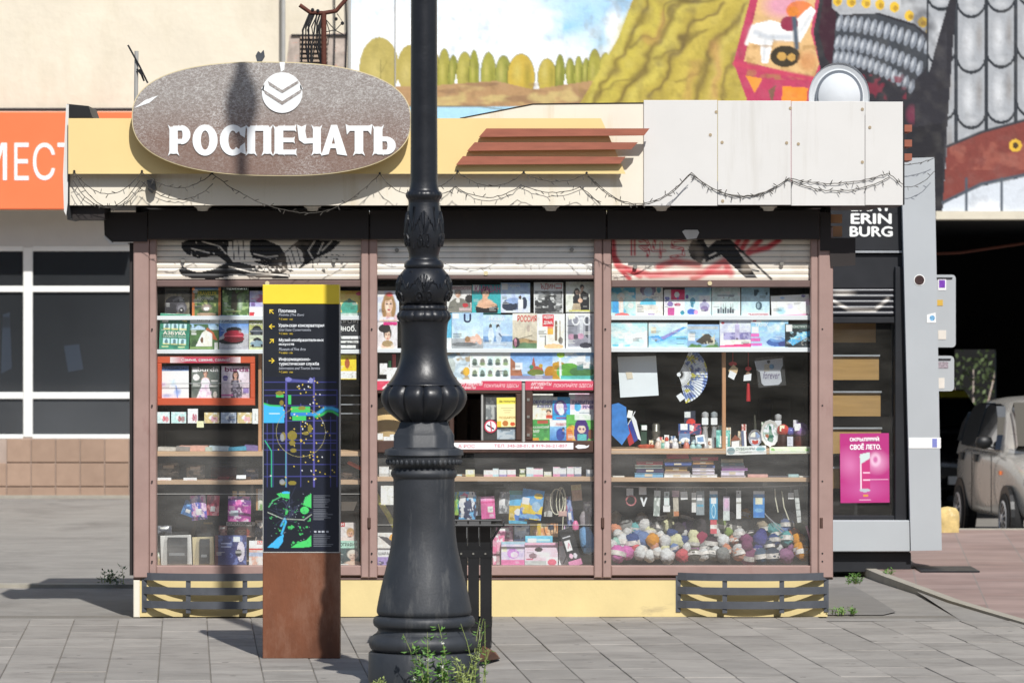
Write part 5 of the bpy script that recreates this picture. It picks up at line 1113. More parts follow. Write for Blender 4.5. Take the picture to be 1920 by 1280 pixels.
cv.p([(545, 1026), (560, 1016), (574, 1012), (584, 1002), (584, 1024), (566, 1026)], '#4fcf6c'); cv.l([(504, 950), (512, 938), (526, 931)], 2, '#58b078'); cv.l([(502, 960), (530, 972), (570, 974), (584, 964)], 1.4, '#c6d0c0', .8); cv.n('#48b864', .16, 33, .70, .74, 1, (505, 935, 583, 1000)); cv.n('#48b864', .12, 37, .72, .76, 1, (545, 990, 584, 1026))
for k in range(26): cv.l([(540+rr.gauss(0, 14), 955+rr.gauss(0, 12)), (540+rr.gauss(0, 22), 960+rr.gauss(0, 24))], .8, '#4a4f6a', .6)
for k in range(40): cv.e(rr.uniform(503, 582), rr.uniform(922, 1022), .9, .7, '#9aa2b0', .8)
for k, y in enumerate(list(range(929, 952, 3))+list(range(955, 975, 3))+list(range(1002, 1024, 3))): cv.l([(588, y), (rr.uniform(606, 624), y)], 1.1, '#a8adb6', .55)
for x in (591, 599, 606, 614): cv.r(x-2.4, 994, x+2.2, 998, '#c9ced6', .85)
cv.mb(pframe(494.5, 706, 635, 1032, YP+.003), .001).build('map_print', print_mat('map_paint', .35, 0), PL)

# ---------------------------------------------------------------- litter bin behind the lamp
YN = -2.75; sN = S(YN); BN = thing('litter_bin', (X(842, YN), YN+.24, 0), 'black slatted steel litter bin half hidden by the lamp post', 'litter bin')
hw, cx_, cy_ = .222, X(842, YN), YN+.222
zr, zk, zband, zlow = Z(984, YN), Z(1016, YN), Z(1031, YN), Z(1165, YN)
def sq(h, fl): return [(cx_-fl, cy_-fl, h), (cx_+fl, cy_-fl, h), (cx_+fl, cy_+fl, h), (cx_-fl, cy_+fl, h)]
for side in range(4):
    for k in range(7):
        t = -1+2*(k+.5)/7; w_ = .027
        def pt(u, off, z): 
            a = [(u, -off), (off, u), (-u, off), (-off, -u)][side]; return (cx_+a[0], cy_+a[1], z)
        u = t*hw; b = MB(); prof_ = [(.02, hw), (zband, hw), (zk, hw+.002), (zr, hw+.058)]
        for (z, off) in prof_: b.v += [pt(u-w_, off, z), pt(u+w_, off, z), pt(u+w_, off-.004, z), pt(u-w_, off-.004, z)]
        for i in range(3):
            for j in range(4): b.f.append((i*4+j, i*4+(j+1) % 4, i*4+4+(j+1) % 4, i*4+4+j))
        b.f += [(3, 2, 1, 0), (12, 13, 14, 15)]; b.build('slat', 'black_metal', BN)
for (z, o_, h_) in ((zband, hw+.003, .038), (zlow, hw+.003, .028)):
    b = MB()
    for i in range(4):
        a, c = sq(z, o_)[i], sq(z, o_)[(i+1) % 4]; a2, c2 = sq(z, o_-.005)[i], sq(z, o_-.005)[(i+1) % 4]
        b.add([a, c, c2, a2]+[(p[0], p[1], p[2]-h_) for p in (a, c, c2, a2)], [(0,1,2,3), (7,6,5,4), (0,4,5,1), (2,6,7,3)])
    b.build('band', 'black_metal', BN)
b = MB(); c = sq(zr, hw+.06)
for i in range(4): b.tube([c[i], c[(i+1) % 4]], .009, 6)
b.build('rim', 'black_metal', BN)
for k in range(7): MB().tube([(cx_-hw+(k+.5)*2*hw/7, cy_-hw-.004, zband-.018), (cx_-hw+(k+.5)*2*hw/7, cy_-hw-.009, zband-.018)], .006, 6).build('rivet', 'screw_steel', BN)
MB().box((cx_-hw+.02, cy_-hw+.02, .015), (cx_+hw-.02, cy_+hw-.02, .03)).build('floor', 'black_metal', BN)
b = MB(); b.add([G(897, 1240, .03), G(938, 1234, .012), G(930, 1222, .012), G(905, 1208, .012), G(905, 1216, .09), G(925, 1222, .06)], [(0,1,5,4), (1,2,5), (2,3,4,5), (0,4,3)])
tag(b.build('rusty_plate', 'corten'), 'bent rusty steel plate on the slabs beside the litter bin', 'plate')

# ---------------------------------------------------------------- weeds
mat('weed_green', '#5f8a3c', .6, var=.35, scale=30); mat('weed_dark', '#3f6630', .6, var=.3, scale=30); mat('weed_pale', '#94a25c', .6, var=.3, scale=30); mat('flower_white', '#eef0e6', .6)
def weed(px0, px1, ybase, heights, Y, label, name='weed_plant', m_='weed_green', leaf=.022, seed=1, nst=12, lvs=22, flowers=0):
    r_ = random.Random(seed); root = thing(name, (X((px0+px1)/2, Y), Y, 0), label, 'weed')
    stems = MB(); lv = MB(); fl = MB()
    for k in range(nst):
        x = X(px0+(px1-px0)*r_.random(), Y); h = heights*(.35+.65*r_.random()); y = Y+r_.uniform(-.05, .05)
        dx, dy = r_.uniform(-.14, .14)*h*2, r_.uniform(-.08, .05)
        pts = [Vector((x+dx*t*t, y+dy*t, h*t)) for t in (0, .25, .5, .75, 1)]; stems.tube(pts, [.0026, .0024, .002, .0016, .001], 4)
        for q in range(lvs):
            t = .12+.88*r_.random(); i = min(3, int(t*4)); p = pts[i].lerp(pts[i+1], t*4-i)
            a = r_.uniform(0, 2*math.pi); L = leaf*(.5+r_.random()); d = Vector((math.cos(a), math.sin(a), r_.uniform(-.3, .9))).normalized(); sd_ = d.cross(Vector((r_.uniform(-.4, .4), r_.uniform(-.4, .4), 1))).normalized()*L*.24
            up = d.cross(sd_).normalized()*L*.12; p = p+d*L*.5*r_.random()
            lv.add([p, p+d*L*.45+sd_+up, p+d*L, p+d*L*.45-sd_+up], [(0, 1, 2), (0, 2, 3)])
        if flowers and k < flowers:
            p = pts[3]
            for q in range(5): a = q*1.256; fl.add([p, p+Vector((math.cos(a), -.3, math.sin(a)))*.009, p+Vector((math.cos(a+.7), -.3, math.sin(a+.7)))*.009], [(0, 1, 2)])
    stems.build('stems', 'weed_pale', root); lo = lv.build('leaves', m_, root); lo['kind'] = 'stuff'
    if fl.v: fl.build('flowers', 'flower_white', root, kind='stuff')
    return root
weed(785, 845, 1290,   .34, -5.62, 'tall leafy green weed growing at the front of the lamp plinth', seed=3, nst=12, lvs=34, leaf=.027, flowers=6)
weed(850, 885, 1290, .24, -5.55, 'pale green weed clump at the right corner of the lamp plinth', seed=5, nst=9, lvs=24, m_='weed_pale', leaf=.024)
weed(880, 925, 1290, .36, -5.3, 'thin straggly weed beside the lamp plinth and litter bin', seed=8, nst=9, lvs=12, m_='weed_green', leaf=.02)
weed(690, 722, 1290, .10, -5.6, 'low weed tuft at the left corner of the lamp plinth', seed=9, nst=9, lvs=26, m_='weed_pale', leaf=.018)
weed(1556, 1606, 1150, .05, .16, 'low green weeds in the slab joint right of the kiosk', seed=11, nst=14, lvs=18, leaf=.016)
weed(1536, 1550, 1150, .07, .0, 'weed sprouting through the right hand grate', seed=14, nst=5, lvs=14, leaf=.016)
weed(1590, 1614, 1085, .08, 3.2, 'green tuft against the black plinth of the snack kiosk', seed=12, nst=9, lvs=22, leaf=.02)
weed(1656, 1672, 1070, .06, 4.2, 'tiny weed where the kerb meets the snack kiosk', seed=13, nst=5, lvs=14, leaf=.02)
weed(190, 236, 1080, .13, 3.25, 'dry weeds at the yard kerb left of the kiosk', seed=16, nst=9, lvs=14, leaf=.026, m_='weed_dark')
# ---------------------------------------------------------------- goods in the windows
YMAP = {.12: .062, .10: .055, .085: .042, .09: .046, .087: .044, .095: .05, .11: .055, .083: .04, .078: .037}
def mag(box, label, col, fn=None, Y=.10, cat='magazine', name='magazine', group='magazines in the kiosk window', th=.006, roll=0.0, lean=3.0, **k):
    Y = YMAP.get(Y, Y); cv = cover(box[2]-box[0], box[3]-box[1], col)
    if fn: fn(cv)
    busy(cv, int(box[0]*7+box[1]*3))
    return sheet(name, box, cv, Y, label, cat, group, th, roll, lean, **k)
def face(c, cx, cy, r, skin='#dfb89c', hair='#5a3a28', lips='#b04a4a', long=False):
    c.e(cx, cy+r*2.3, r*1.9, r*1.1, skin, .9, 0, .25); c.e(cx, cy+r*1.4, r*.4, r*.7, '#c99c80', .95)
    if long:
        for sg_ in (-1, 1): c.e(cx+sg_*r*.85, cy+r*.75, r*.55, r*1.35, hair, 1, sg_*8, .35)
    c.e(cx, cy-r*.25, r*1.15, r*1.3, hair, 1, 0, .2); c.e(cx+r*.4, cy-r*.8, r*.4, r*.3, '#e8d0b0', .25, 0, 1)
    c.e(cx, cy+r*.2, r*.78, r*1.08, skin, 1, 0, .18); c.e(cx+r*.42, cy+r*.35, r*.42, r*.8, '#8a5a44', .45, 0, 1.0); c.e(cx-r*.3, cy+r*.4, r*.25, r*.2, '#f2d8c6', .5, 0, 1)
    c.e(cx-r*.1, cy-r*.72, r*.8, r*.42, hair, 1, -14, .3)
    for sg_ in (-1, 1): c.e(cx+sg_*r*.34, cy+r*.05, r*.2, r*.10, '#2a2022', .95); c.l([(cx+sg_*r*.52, cy-r*.15), (cx+sg_*r*.18, cy-r*.2)], r*.09, hair, .8)
    c.l([(cx+r*.05, cy+r*.1), (cx+r*.1, cy+r*.5)], r*.1, '#a87860', .6); c.e(cx, cy+r*.78, r*.28, r*.11, lips)
def tagc(c, x=.03, y=.04, w=.2, h=.12): c.r(x, y, x+w, y+h, '#f3f1ea')
def pcar(c, cx, cy, w, h, col):
    c.e(cx, cy+h*.42, w*1.05, h*.16, '#1d1d20', .7); c.e(cx, cy-h*.15, w*.62, h*.45, '#15171b'); c.e(cx, cy+h*.1, w, h*.36, col); c.e(cx-w*.62, cy+h*.34, w*.17, h*.17, '#15151a'); c.e(cx+w*.62, cy+h*.34, w*.17, h*.17, '#15151a'); c.r(cx-w*.85, cy+h*.02, cx+w*.85, cy+h*.06, '#e9e9ee', .5)
# --- left bay, upper shelf
def f(c): c.n('#8d8470', 5, 2, .4, .6, .8); c.r(0, 0, 1, .24, '#2c2b26'); c.n('#b0a074', 7, 5, .5, .6, .8, (0, .24, .5, .5)); c.e(.42, .6, .42, .28, '#3d3a40'); c.e(.25, .78, .3, .2, '#2c2a2e'); c.e(.68, .72, .22, .2, '#57545a'); c.e(.68, .74, .15, .12, '#7d7a80'); c.e(.68, .82, .1, .1, '#2a2829'); c.e(.67, .80, .03, .03, '#d9d6d2'); c.e(.5, .42, .2, .05, '#8a878c', .7, -20); c.r(0, .93, .7, 1, '#a79b7a')
mag((309, 537, 355, 592), 'wildlife magazine with a dark bear on its cover', '#5d5648', f, .12)
def f(c): c.r(.09, .07, .92, 1, '#5e7442'); c.n('#33452c', 6, 8, .45, .6, .9, (.09, .3, .92, 1)); c.n('#b8c070', 8, 18, .55, .65, .8, (.09, .3, .92, .8)); c.r(.09, .0, .92, .12, '#4a5f78'); c.e(.5, .72, .22, .16, '#a08a86', .9, 0, .6); c.e(.5, .76, .1, .06, '#e0dcd6'); c.e(.5, .95, .34, .06, '#a58a72'); c.t('TRAVELER', .17, .19, .86, .31, '#e8d23c', bold=.02); c.t('АГРОТУРИЗМ', .17, .37, .74, .47, '#e9ece4', bold=.015); c.e(.12, .18, .1, .06, '#f4f2ea')
mag((360, 536, 414, 592), 'travel magazine with an orange border and yellow title', '#c87540', f, .12)
def f(c): c.n('#2c4426', 5, 31, .4, .6, .9); c.n('#a8c084', 7, 35, .55, .66, .9); c.e(.45, .55, .12, .4, '#3a3024', .9); c.l([(.5, .35), (.62, .22), (.8, .18)], .05, '#3a3024'); c.e(.68, .62, .12, .3, '#d6e4cf', .6, 0, .8); c.r(0, 0, 1, .15, '#33403a'); c.t('egonium', .15, .03, .92, .14, '#d9e2dc'); c.r(.05, .78, .45, .8, '#c9d6b8'); c.r(.05, .84, .7, .86, '#c9d08a')
mag((417, 536, 466, 592), 'nature magazine with a mossy green forest cover', '#5c7a44', f, .12)
def f(c): c.e(.4, .3, .2, .16, '#b0407a'); c.r(.05, .3, .2, .33, '#d05a7a'); c.r(.05, .45, .22, .6, '#8a6fb0'); c.n('#e4e2f4', 4, 3, .5, .7, .6)
mag((468, 545, 515, 592), 'lilac magazine tucked against the map pillar', '#b6b2dc', f, .12)
def f(c): c.r(0, 0, 1, .16, '#efeef0'); c.r(.02, .13, .2, .32, '#c23a42'); c.r(.2, .16, .5, .3, '#e9e4e0'); c.g(.32, .65, '#8f9a52', '#c4bf80'); pcar(c, .3, .56, .28, .2, '#3f4752'); c.g(.66, 1, '#cfd6c0', '#b9c08c'); pcar(c, .32, .84, .28, .2, '#7f97a4'); c.t('НОМ НО', .02, .36, .5, .43, '#f2ede4', bold=.02)
mag((467, 575, 515, 655), 'car magazine with two cars, cut off by the map pillar', '#d9d6cc', f, .085)
def f(c):
    c.r(.0, .0, 1, .02, '#9fc4b0'); c.r(.03, .03, .97, .97, '#2f7a62'); c.n('#3f8f74', 3, 6, .45, .65, .7); tagc(c, .06, .08, .22, .16)
    for (y, k) in ((.27, 0), (.69, 1)):
        for i in range(3): c.r(.12+i*.27, y, .35+i*.27, y+.18, '#bfe4ee'); c.e(.235+i*.27, y+.1, .05, .09, '#5d7f86'); c.r(.12+i*.27, y+.14, .35+i*.27, y+.18, '#cfc98a')
    c.t('АЗБУКА', .12, .49, .88, .595, '#f3efe0', bold=.035); c.t('Среднего Урала', .12, .615, .88, .665, '#e8f0dc', bold=.01); c.l([(.75, .17), (.88, .2)], .04, '#d9c96a'); c.l([(.1, .93), (.3, .92)], .03, '#cfd6a0'); c.l([(.65, .93), (.85, .92)], .03, '#cfd6a0')
mag((298, 588, 354, 655), 'green alphabet book with six small pictures on its cover', '#2f7a62', f, .085, 'book', 'picture_book', roll=2.2)
def f(c): c.r(0, 0, 1, .23, '#eceff0'); c.g(.23, .42, '#8fb6dc', '#c4d8e6'); c.n('#3f5f38', 5, 12, .40, .5, 1, (0, .25, 1, .6)); c.r(0, .55, 1, 1, '#4f7040'); c.n('#2f4a2a', 6, 14, .5, .6, .8, (0, .3, .5, 1)); c.p([(.2, .9), (.42, .5), (.55, .42), (.78, .5), (.78, .9)], '#ece7da'); c.p([(.55, .42), (.6, .34), (.82, .5), (.95, .72), (.8, .7), (.76, .52)], '#c0643e'); c.e(.42, .72, .05, .09, '#6b4a34'); c.r(.0, .92, .8, .98, '#7f9a5a'); c.r(.86, .78, .98, 1, '#e6e4da'); c.t('scovery', .24, .045, .72, .19, '#55585c', bold=.01); tagc(c, .02, .02, .2, .18)
mag((356, 592, 410, 655), 'travel magazine showing a white chapel with red roof', '#4f6a3c', f, .085)
def f(c): c.r(0, 0, 1, .24, '#b9cde6'); c.g(.24, .55, '#5b8ccc', '#aebfd4'); c.r(0, .55, 1, 1, '#b2b0b4'); c.p([(0, .3), (.2, .45), (.1, .6), (0, .65)], '#3a62a8'); c.e(.4, .76, .42, .09, '#161519'); c.e(.5, .44, .26, .1, '#17161b'); c.e(.5, .58, .34, .14, '#a32338'); c.e(.5, .69, .35, .1, '#7a1626'); c.r(.18, .6, .82, .62, '#d65a6a'); c.r(0, .9, 1, 1, '#a9a7ad'); c.t('АВТО', .1, .03, .6, .17, '#3a4f96', bold=.02); c.t('ПАНОРАМА', .08, .185, .6, .225, '#22252c', bold=.01); c.t('СПОРТИВНЫЙ', .06, .88, .75, .93, '#e9e9ee')
mag((411, 591, 466, 655), 'car magazine with a red car on a blue sky', '#b2b0b4', f, .085)
# --- seen between pillar and post
def f(c): c.g(0, .75, '#f0b850', '#f6d88e'); c.e(.55, .68, .35, .32, '#3f9a86'); c.e(.55, .4, .08, .1, '#2f7a6c'); c.r(0, .85, 1, 1, '#b9c3bc'); c.e(.95, .12, .14, .08, '#d83a78'); c.r(.15, .85, .95, .9, '#5aa08a')
mag((630, 545, 676, 592), 'sunset calendar with a green dome, beside the pink post', '#f0c060', f, .12, 'calendar', 'calendar')
def f(c): c.t('льбы', .05, .05, .9, .22, '#e9e9e6', bold=.01); c.t('Эноб.', .05, .27, .82, .46, '#f2f2ee', bold=.02); c.r(.05, .6, 1, .68, '#e6e6e2'); c.r(.05, .74, .95, .80, '#dcdcd8'); c.r(.05, .88, .8, .95, '#e6e6e2'); c.n('#3a3c40', 6, 4, .55, .6, .8, (0, .55, 1, 1))
mag((630, 592, 676, 655), 'black magazine with white serif title beside the pink post', '#25272b', f, .085)
def f(c): c.r(.1, .66, 1, .97, '#f2f0e6'); c.e(.5, .35, .14, .2, '#a85a34'); c.n('#8a8a80', 20, 3, .55, .6, .5, (.1, .7, 1, .95)); c.r(0, 0, 1, .08, '#f0dc70')
mag((634, 665, 668, 711), 'yellow pocket calendar with a fox hanging beside the post', '#e8c832', f, .11, 'calendar', 'calendar')
for k, y in enumerate((740, 757, 774)): tag(MB().pbox(630, y, 676, y+2, .2, .05).build('rack_wire', 'alu'), ['uppermost', 'middle', 'lowest'][k]+' of three bright rack wires beside the pink post', 'rack', 'rack wires beside the post')
# --- orange rack
RK = thing('magazine_rack', P(386, 760, .05), 'orange magazine rack with a pink header strip behind the glass', 'rack')
mat('rack_orange', '#d0562f', .5, var=.07, scale=6)
for b_ in ((295, 667, 478, 681), (295, 746, 478, 760), (295, 681, 303, 746), (469, 681, 478, 746)): MB().pbox(*b_, .045, .03, .004).build('frame', 'rack_orange', RK)
cv = Cv(0, 0, 1, 1, 60, 8, '#c94a64'); cv.A = np.array(lin('#f1e6e4'))*(np.clip(np.abs(cv.X-.5)*2-.55, 0, .45)/.45)[..., None] + np.array(lin('#cf4864'))*(1-np.clip(np.abs(cv.X-.5)*2-.55, 0, .45)/.45)[..., None]
cv.t('Самые, самые, самые!', .16, .2, .85, .8, '#f6f1f0', bold=.015)
sheet('header_strip', (319, 669, 451, 680), cv, .043, parent=RK, th=.002)
MB().tube([P(300, 719, .05), P(470, 718, .05)], .0018, 5).build('wire', 'alu', RK)
def f(c): c.r(0, 0, 1, .15, '#5a78a8'); c.e(.45, .5, .16, .2, '#b9cdec', .9, 0, .8); c.e(.1, .55, .14, .1, '#cfb4dc', .8, 0, .8); c.e(.6, .8, .2, .2, '#8fa8dc', .9, 0, .8); c.e(.2, .9, .3, .1, '#8fa0d0', .8, 0, .8); c.l([(.55, .6), (.6, .95)], .04, '#7f98d0'); c.t('FASHION', .16, .03, .92, .13, '#30507f', bold=.01)
mag((301, 686, 354, 748), 'pale blue fashion magazine in the orange rack', '#f0f0f4', f, .075, roll=-.5)
def f(c): c.n('#55605a', 5, 8, .4, .7, .6); face(c, .5, .22, .085, '#d9a890', '#4a2c22'); c.e(.5, .5, .16, .15, '#ecdde6'); c.p([(.4, .5), (.6, .5), (.74, .97), (.18, .97)], '#efdfe8'); c.n('#cfb4cc', 12, 5, .5, .6, .6, (.25, .55, .72, .97)); c.e(.17, .34, .12, .1, '#f3f1ec'); c.r(.7, .42, .95, .47, '#e6e2dc', .8); c.r(.66, .58, .95, .62, '#cfccc4', .7); c.t('burda', .22, .03, .97, .17, '#f0eeea', bold=.02); tagc(c, .03, .06, .18, .12); c.e(.85, .86, .07, .1, '#d8d2c6')
mag((359, 686, 411, 748), 'sewing magazine with a girl in a pink dress', '#6d746c', f, .075)
def f(c): c.g(0, 1, '#d8cfd8', '#c9b9c0'); face(c, .5, .25, .09, '#d9a890', '#3a2420', long=True); c.p([(.4, .42), (.62, .42), (.72, 1), (.34, 1)], '#8d8694'); c.n('#3f3a48', 16, 6, .5, .56, .9, (.34, .42, .72, 1)); c.e(.14, .36, .1, .08, '#5a4c88'); c.r(.78, .66, .97, .82, '#8a78b0'); c.r(.0, .86, .4, .9, '#b05a90'); c.t('burda', .12, .03, .97, .17, '#8a3468', bold=.02); tagc(c, .03, .02, .2, .1)
mag((415, 686, 468, 748), 'sewing magazine with a long haired woman in a patterned dress', '#d8cfd8', f, .075)
# --- row of small card packs
for (x0, x1, y0, c1, c2, lab) in ((294, 318, 772, '#cfe6e6', '#d0455a', 'pale mint card pack at the left end of the small card row'), (321, 349, 772, '#bfe0dc', '#a03a44', 'mint card pack with a red cup, second in the small card row'), (352, 371, 766, '#efe9ec', '#b0405a', 'tall white card pack in the small card row'), (383, 411, 773, '#cdb884', '#e0a0b4', 'gold and pink card pack left of the grey one'), (414, 443, 773, '#a9b4c6', '#4c5470', 'grey blue card pack in the small card row'), (445, 472, 773, '#cdb884', '#e6a8b8', 'gold and pink card pack right of the grey one')):
    def f(c, c2=c2): c.e(.55, .6, .12, .25, c2, .9); c.e(.78, .65, .14, .28, c2, .7); c.e(.4, .5, .1, .14, '#f5f2f0'); c.n('#ffffff', 6, 3, .6, .7, .6)
    mag((x0, y0, x1, 793), lab, c1, f, .09, 'card pack', 'card_pack', 'small card packs', th=.008)
mag((369, 789, 382, 801), 'small yellow price tag below the card packs', '#e6e2b4', None, .085, 'price tag', 'price_tag', None, th=.001)
mag((473, 766, 484, 794), 'white rounded tag at the right end of the small card row', '#e4e4de', lambda c: c.r(.45, .3, .55, .8, '#8f948c'), .085, 'price tag', 'price_tag', None, th=.002)
# --- flat papers on the timber shelf
rr = random.Random(21)
for k, (x0, x1, c1, nm) in enumerate(((296, 332, '#c4c0b8', 'grey'), (330, 356, '#8f8a86', 'dark grey'), (336, 390, '#d8a898', 'salmon'), (385, 398, '#b9c4b8', 'grey green'), (392, 428, '#cfe0e8', 'pale blue'), (425, 462, '#4f9ab8', 'teal'), (458, 484, '#7a6a9a', 'violet'))):
    b = MB().pbox(x0, 838.5-rr.uniform(0, 4), x1, 845.4, .09+rr.uniform(0, .05), .16); b.roll(rr.uniform(-5, 5), P((x0+x1)/2, 845, .1)); b.v = [(x, y, max(z, Z(845.6, .07))) for x, y, z in b.v]
    tag(b.build('brochure', mat('brochure_%d' % k, c1, .5, var=.2, scale=40)), nm+' brochure lying flat on the upper timber shelf, left window', 'brochure', 'flat brochures on the left shelf')
for (x0, x1, lab) in ((293, 321, 'left'), (344, 369, 'right')): mag((x0, 895, x1, 904), 'white price card on the lower timber shelf, the '+lab+' one of two', '#f3f1ee', lambda c: c.r(.3, .4, .8, .6, '#c46a6a', .5), .06, 'price card', 'price_card', 'price cards on the left shelf', th=.001)
tag(MB().pbox(392, 899, 408, 904, .12, .08, .004).build('eraser_pack', mat('salmon_pink', '#e09088', .6)), 'salmon pink packet on the lower timber shelf', 'packet')
tag(MB().pbox(408, 893, 430, 904, .16, .10, .004).build('notebook', mat('dark_red', '#7d2a30', .5)), 'dark red notebook lying on the lower timber shelf', 'notebook')
tag(MB().pbox(395, 876, 442, 893, .5, .1, .004).build('folder', mat('deep_red', '#6d2026', .5)), 'deep red folder standing behind the lower timber shelf', 'folder')
tag(MB().pbox(430, 902.5, 466, 906, .075, .12).build('white_carton', 'shelf_white'), 'flat white carton under the brown dish', 'carton')
b = MB().lathe([(.03, 0), (.055, .008), (.066, .022), (.062, .024), (.04, .010), (.001, .008)], (X(450, .14), .15, Z(902.4, .08)), 20, cap=False); do = b.build('ash_tray', mat('brown_glaze', '#5a3020', .25, var=.3, scale=30), None, True); tag(do, 'brown glazed dish with a paper tag on the lower timber shelf', 'dish')
mag((443, 889, 461, 897), 'white paper tag lying in the brown dish', '#eeeeea', None, .10, 'price tag', 'price_tag', None, th=.001, lean=35)
tag(MB().pbox(468, 900, 484, 904, .1, .1, .003).build('pencil_case', 'shelf_white'), 'small white case at the right of the brown dish', 'case')
# --- hanging packs, left bay
def pack(box, label, col, fn=None, Y=.16, roll=0, cat='pack', name='hanging_pack', group='packs hanging in the window', th=.014):
    bow = lambda u, v: .012*math.sin(math.pi*u)*math.sin(math.pi*v)
    cv = cover(box[2]-box[0], box[3]-box[1], col)
    if fn: fn(cv)
    busy(cv, int(box[0]*5+box[1]))
    return sheet(name, box, cv, Y, label, cat, group, th, roll, 0, bow=bow, m=print_mat('glossy_pack', .22))
def blot(*cols, seed=1, t=True):
    def f(c):
        for i, q in enumerate(cols): c.n(q, 3.2+i, seed+i*7, .52, .6, .9)
        if t: c.r(.3, .55, .7, .8, '#f0eeea')
    return f
pack((338, 938, 361, 966), 'blue toy bag with a white tag, leftmost of the hanging packs', '#3f78b8', blot('#6fa6dc', '#2c5a94', seed=2), .18, 20)
pack((360, 928, 389, 974), 'violet and pink toy bag hanging beside the blue bag', '#8a60b4', blot('#d86ab0', '#4c64b8', '#efd0e4', seed=4), .17, -5)
pack((387, 928, 410, 966), 'red and pink toy bag hanging right of the violet bag', '#c8506a', blot('#e6a0a8', '#8a3450', seed=9), .18, 3)
pack((427, 930, 470, 977), 'large pink and navy toy bag with two beige hanging tabs', '#a0408f', lambda c: (c.g(0, .35, '#2c3f78', '#8a3a90'), c.n('#e678b8', 4, 5, .5, .6, .9), c.n('#f4d6e8', 6, 8, .6, .65, .9), c.r(.12, .55, .45, .78, '#cfd8e6')), .15, 1)
for (x0, x1, w_) in ((436, 444, 'left'), (448, 460, 'right')): tag(MB().pbox(x0, 920, x1, 933, .16, .004).build('hanging_tab', mat('kraft', '#d6b07c', .8)), w_+' beige cardboard tab above the large pink bag', 'tab', 'beige hanging tabs')
pack((480, 916, 496, 956), 'green and white sticker card at the edge of the map pillar', '#d9d9c8', lambda c: (c.r(.2, .0, .9, .5, '#e9e9e0'), c.n('#6aa84a', 5, 3, .45, .55, 1, (.2, .45, .9, 1)), c.r(0, 0, .2, 1, '#b98a5a')), .16)
# --- bottom of left bay
def bagged(box, label, col):
    x0, y0, x1, y1 = box; t = thing('phone_case_pack', P((x0+x1)/2, y1, .2), label, 'phone case', 'bagged black cases')
    MB().pbox(x0, y0, x1, y1, .22, .01, .003).roll(-2, P((x0+x1)/2, y1, .2)).build('card', mat('card_'+col[1:], col, .6), t)
    MB().pbox(x0+12, y0+4, x1-9, y1-2, .19, .022, .008).build('case', mat('case_black', '#2c2d30', .3, var=.2, scale=20), t)
    MB().pbox(x0+15, y0+33, x1-14, y0+38, .187, .003).build('clasp', 'alu', t)
    MB().pprism([(x0+2, y1), (x0+8, y0-5), (x1-6, y0-8), (x1-1, y1-2)], .17, .004).build('plastic_bag', glass_mat('clear_bag', (.9, .9, .9), 1.5, .06, .08, '#ffffff'), t)
bagged((302, 1003, 360, 1059), 'black phone case in a clear bag on white card, left window corner', '#e6e4e0'); bagged((362, 1006, 402, 1059), 'black phone case in a clear bag on cream card', '#d8c8a0')
def f(c): c.e(.82, .55, .12, .35, '#cfc8d4'); c.e(.75, .6, .1, .12, '#1a1a20'); c.n('#6a78b0', 6, 3, .6, .66, .8); c.r(0, 0, .1, 1, '#6a3038'); c.r(.58, .05, .8, .22, '#dfe6ee'); c.r(.18, .26, .52, .30, '#b0b8d6'); c.r(.18, .38, .5, .42, '#b0b8d6')
mag((403, 1003, 462, 1058), 'dark blue picture book with a white figure in the window bottom', '#33376b', f, .2, 'book', 'picture_book', th=.02)
def f(c): c.r(0, 0, 1, .3, '#e9e4e0'); c.r(0, .3, 1, .36, '#d0392f'); c.r(.4, .02, 1, .15, '#d65a4a'); c.n('#d9a088', 4, 4, .45, .6, .9, (0, .38, 1, 1)); c.r(0, .45, .7, .6, '#a9b4cc'); c.t('НАШИ', .35, .03, .98, .13, '#f3f1ee', bold=.02)
mag((467, 1013, 505, 1061), 'magazine with a red headline bar beside the map pillar', '#e0d6d0', f, .14)
def f(c): c.r(0, 0, 1, .25, '#e6e6e2'); face(c, .55, .6, .2, '#d8a88e', '#8a3a2c', long=True); c.t('САЛЯМО', .04, .04, .9, .2, '#3a3c44', bold=.01)
mag((424, 978, 478, 1006), 'magazine with a red haired woman in the dark behind the book', '#3f332f', f, .3)
def f(c): c.e(.4, .5, .2, .3, '#5a4030'); c.r(.4, .1, .9, .2, '#c9b070')
mag((368, 976, 402, 1004), 'dim brown magazine behind the bagged cases', '#3a322c', f, .35)
b = MB().pbox(322, 966, 366, 1000, .4, .05, .02); b.roll(18, P(344, 990, .4)); tag(b.build('black_case', 'case_black'), 'black hard case leaning in the shade above the bagged phone cases', 'case')
# narrow part right of the pillar
tag(MB().pbox(638, 848.5, 664, 852, .09, .14).build('open_book', mat('paper_cream', '#ded2bc', .8, var=.1)), 'cream paper stack on the shelf end beside the pink post', 'paper stack')
b = MB().tube([P(652, 866, .2), P(657, 868, .2), P(671, 875, .2), P(678, 879, .2)], [.008, .012, .012, .009], 8); tag(b.build('marker_pen', mat('marker_orange', '#d0532e', .4), None, True), 'orange marker pen behind the glass beside the pink post', 'marker')
b = MB().pprism([(640, 940), (670, 940), (663, 957), (640, 957)], .4, .01); tag(b.build('paper_sheet', mat('paper_grey', '#d4dad8', .8)), 'slanted white sheet in the dark behind the narrow pane', 'paper')
def f(c): c.r(0, .0, .45, .2, '#c03a40'); face(c, .75, .55, .2, '#d8a88e', '#b08858'); c.r(0, .72, 1, 1, '#e0d0c8'); c.t('МИ', .08, .03, .4, .16, '#f6f0ee', bold=.02)
mag((630, 979, 666, 1016), 'magazine with a fair woman and red corner beside the post', '#d9d0cc', f, .17)
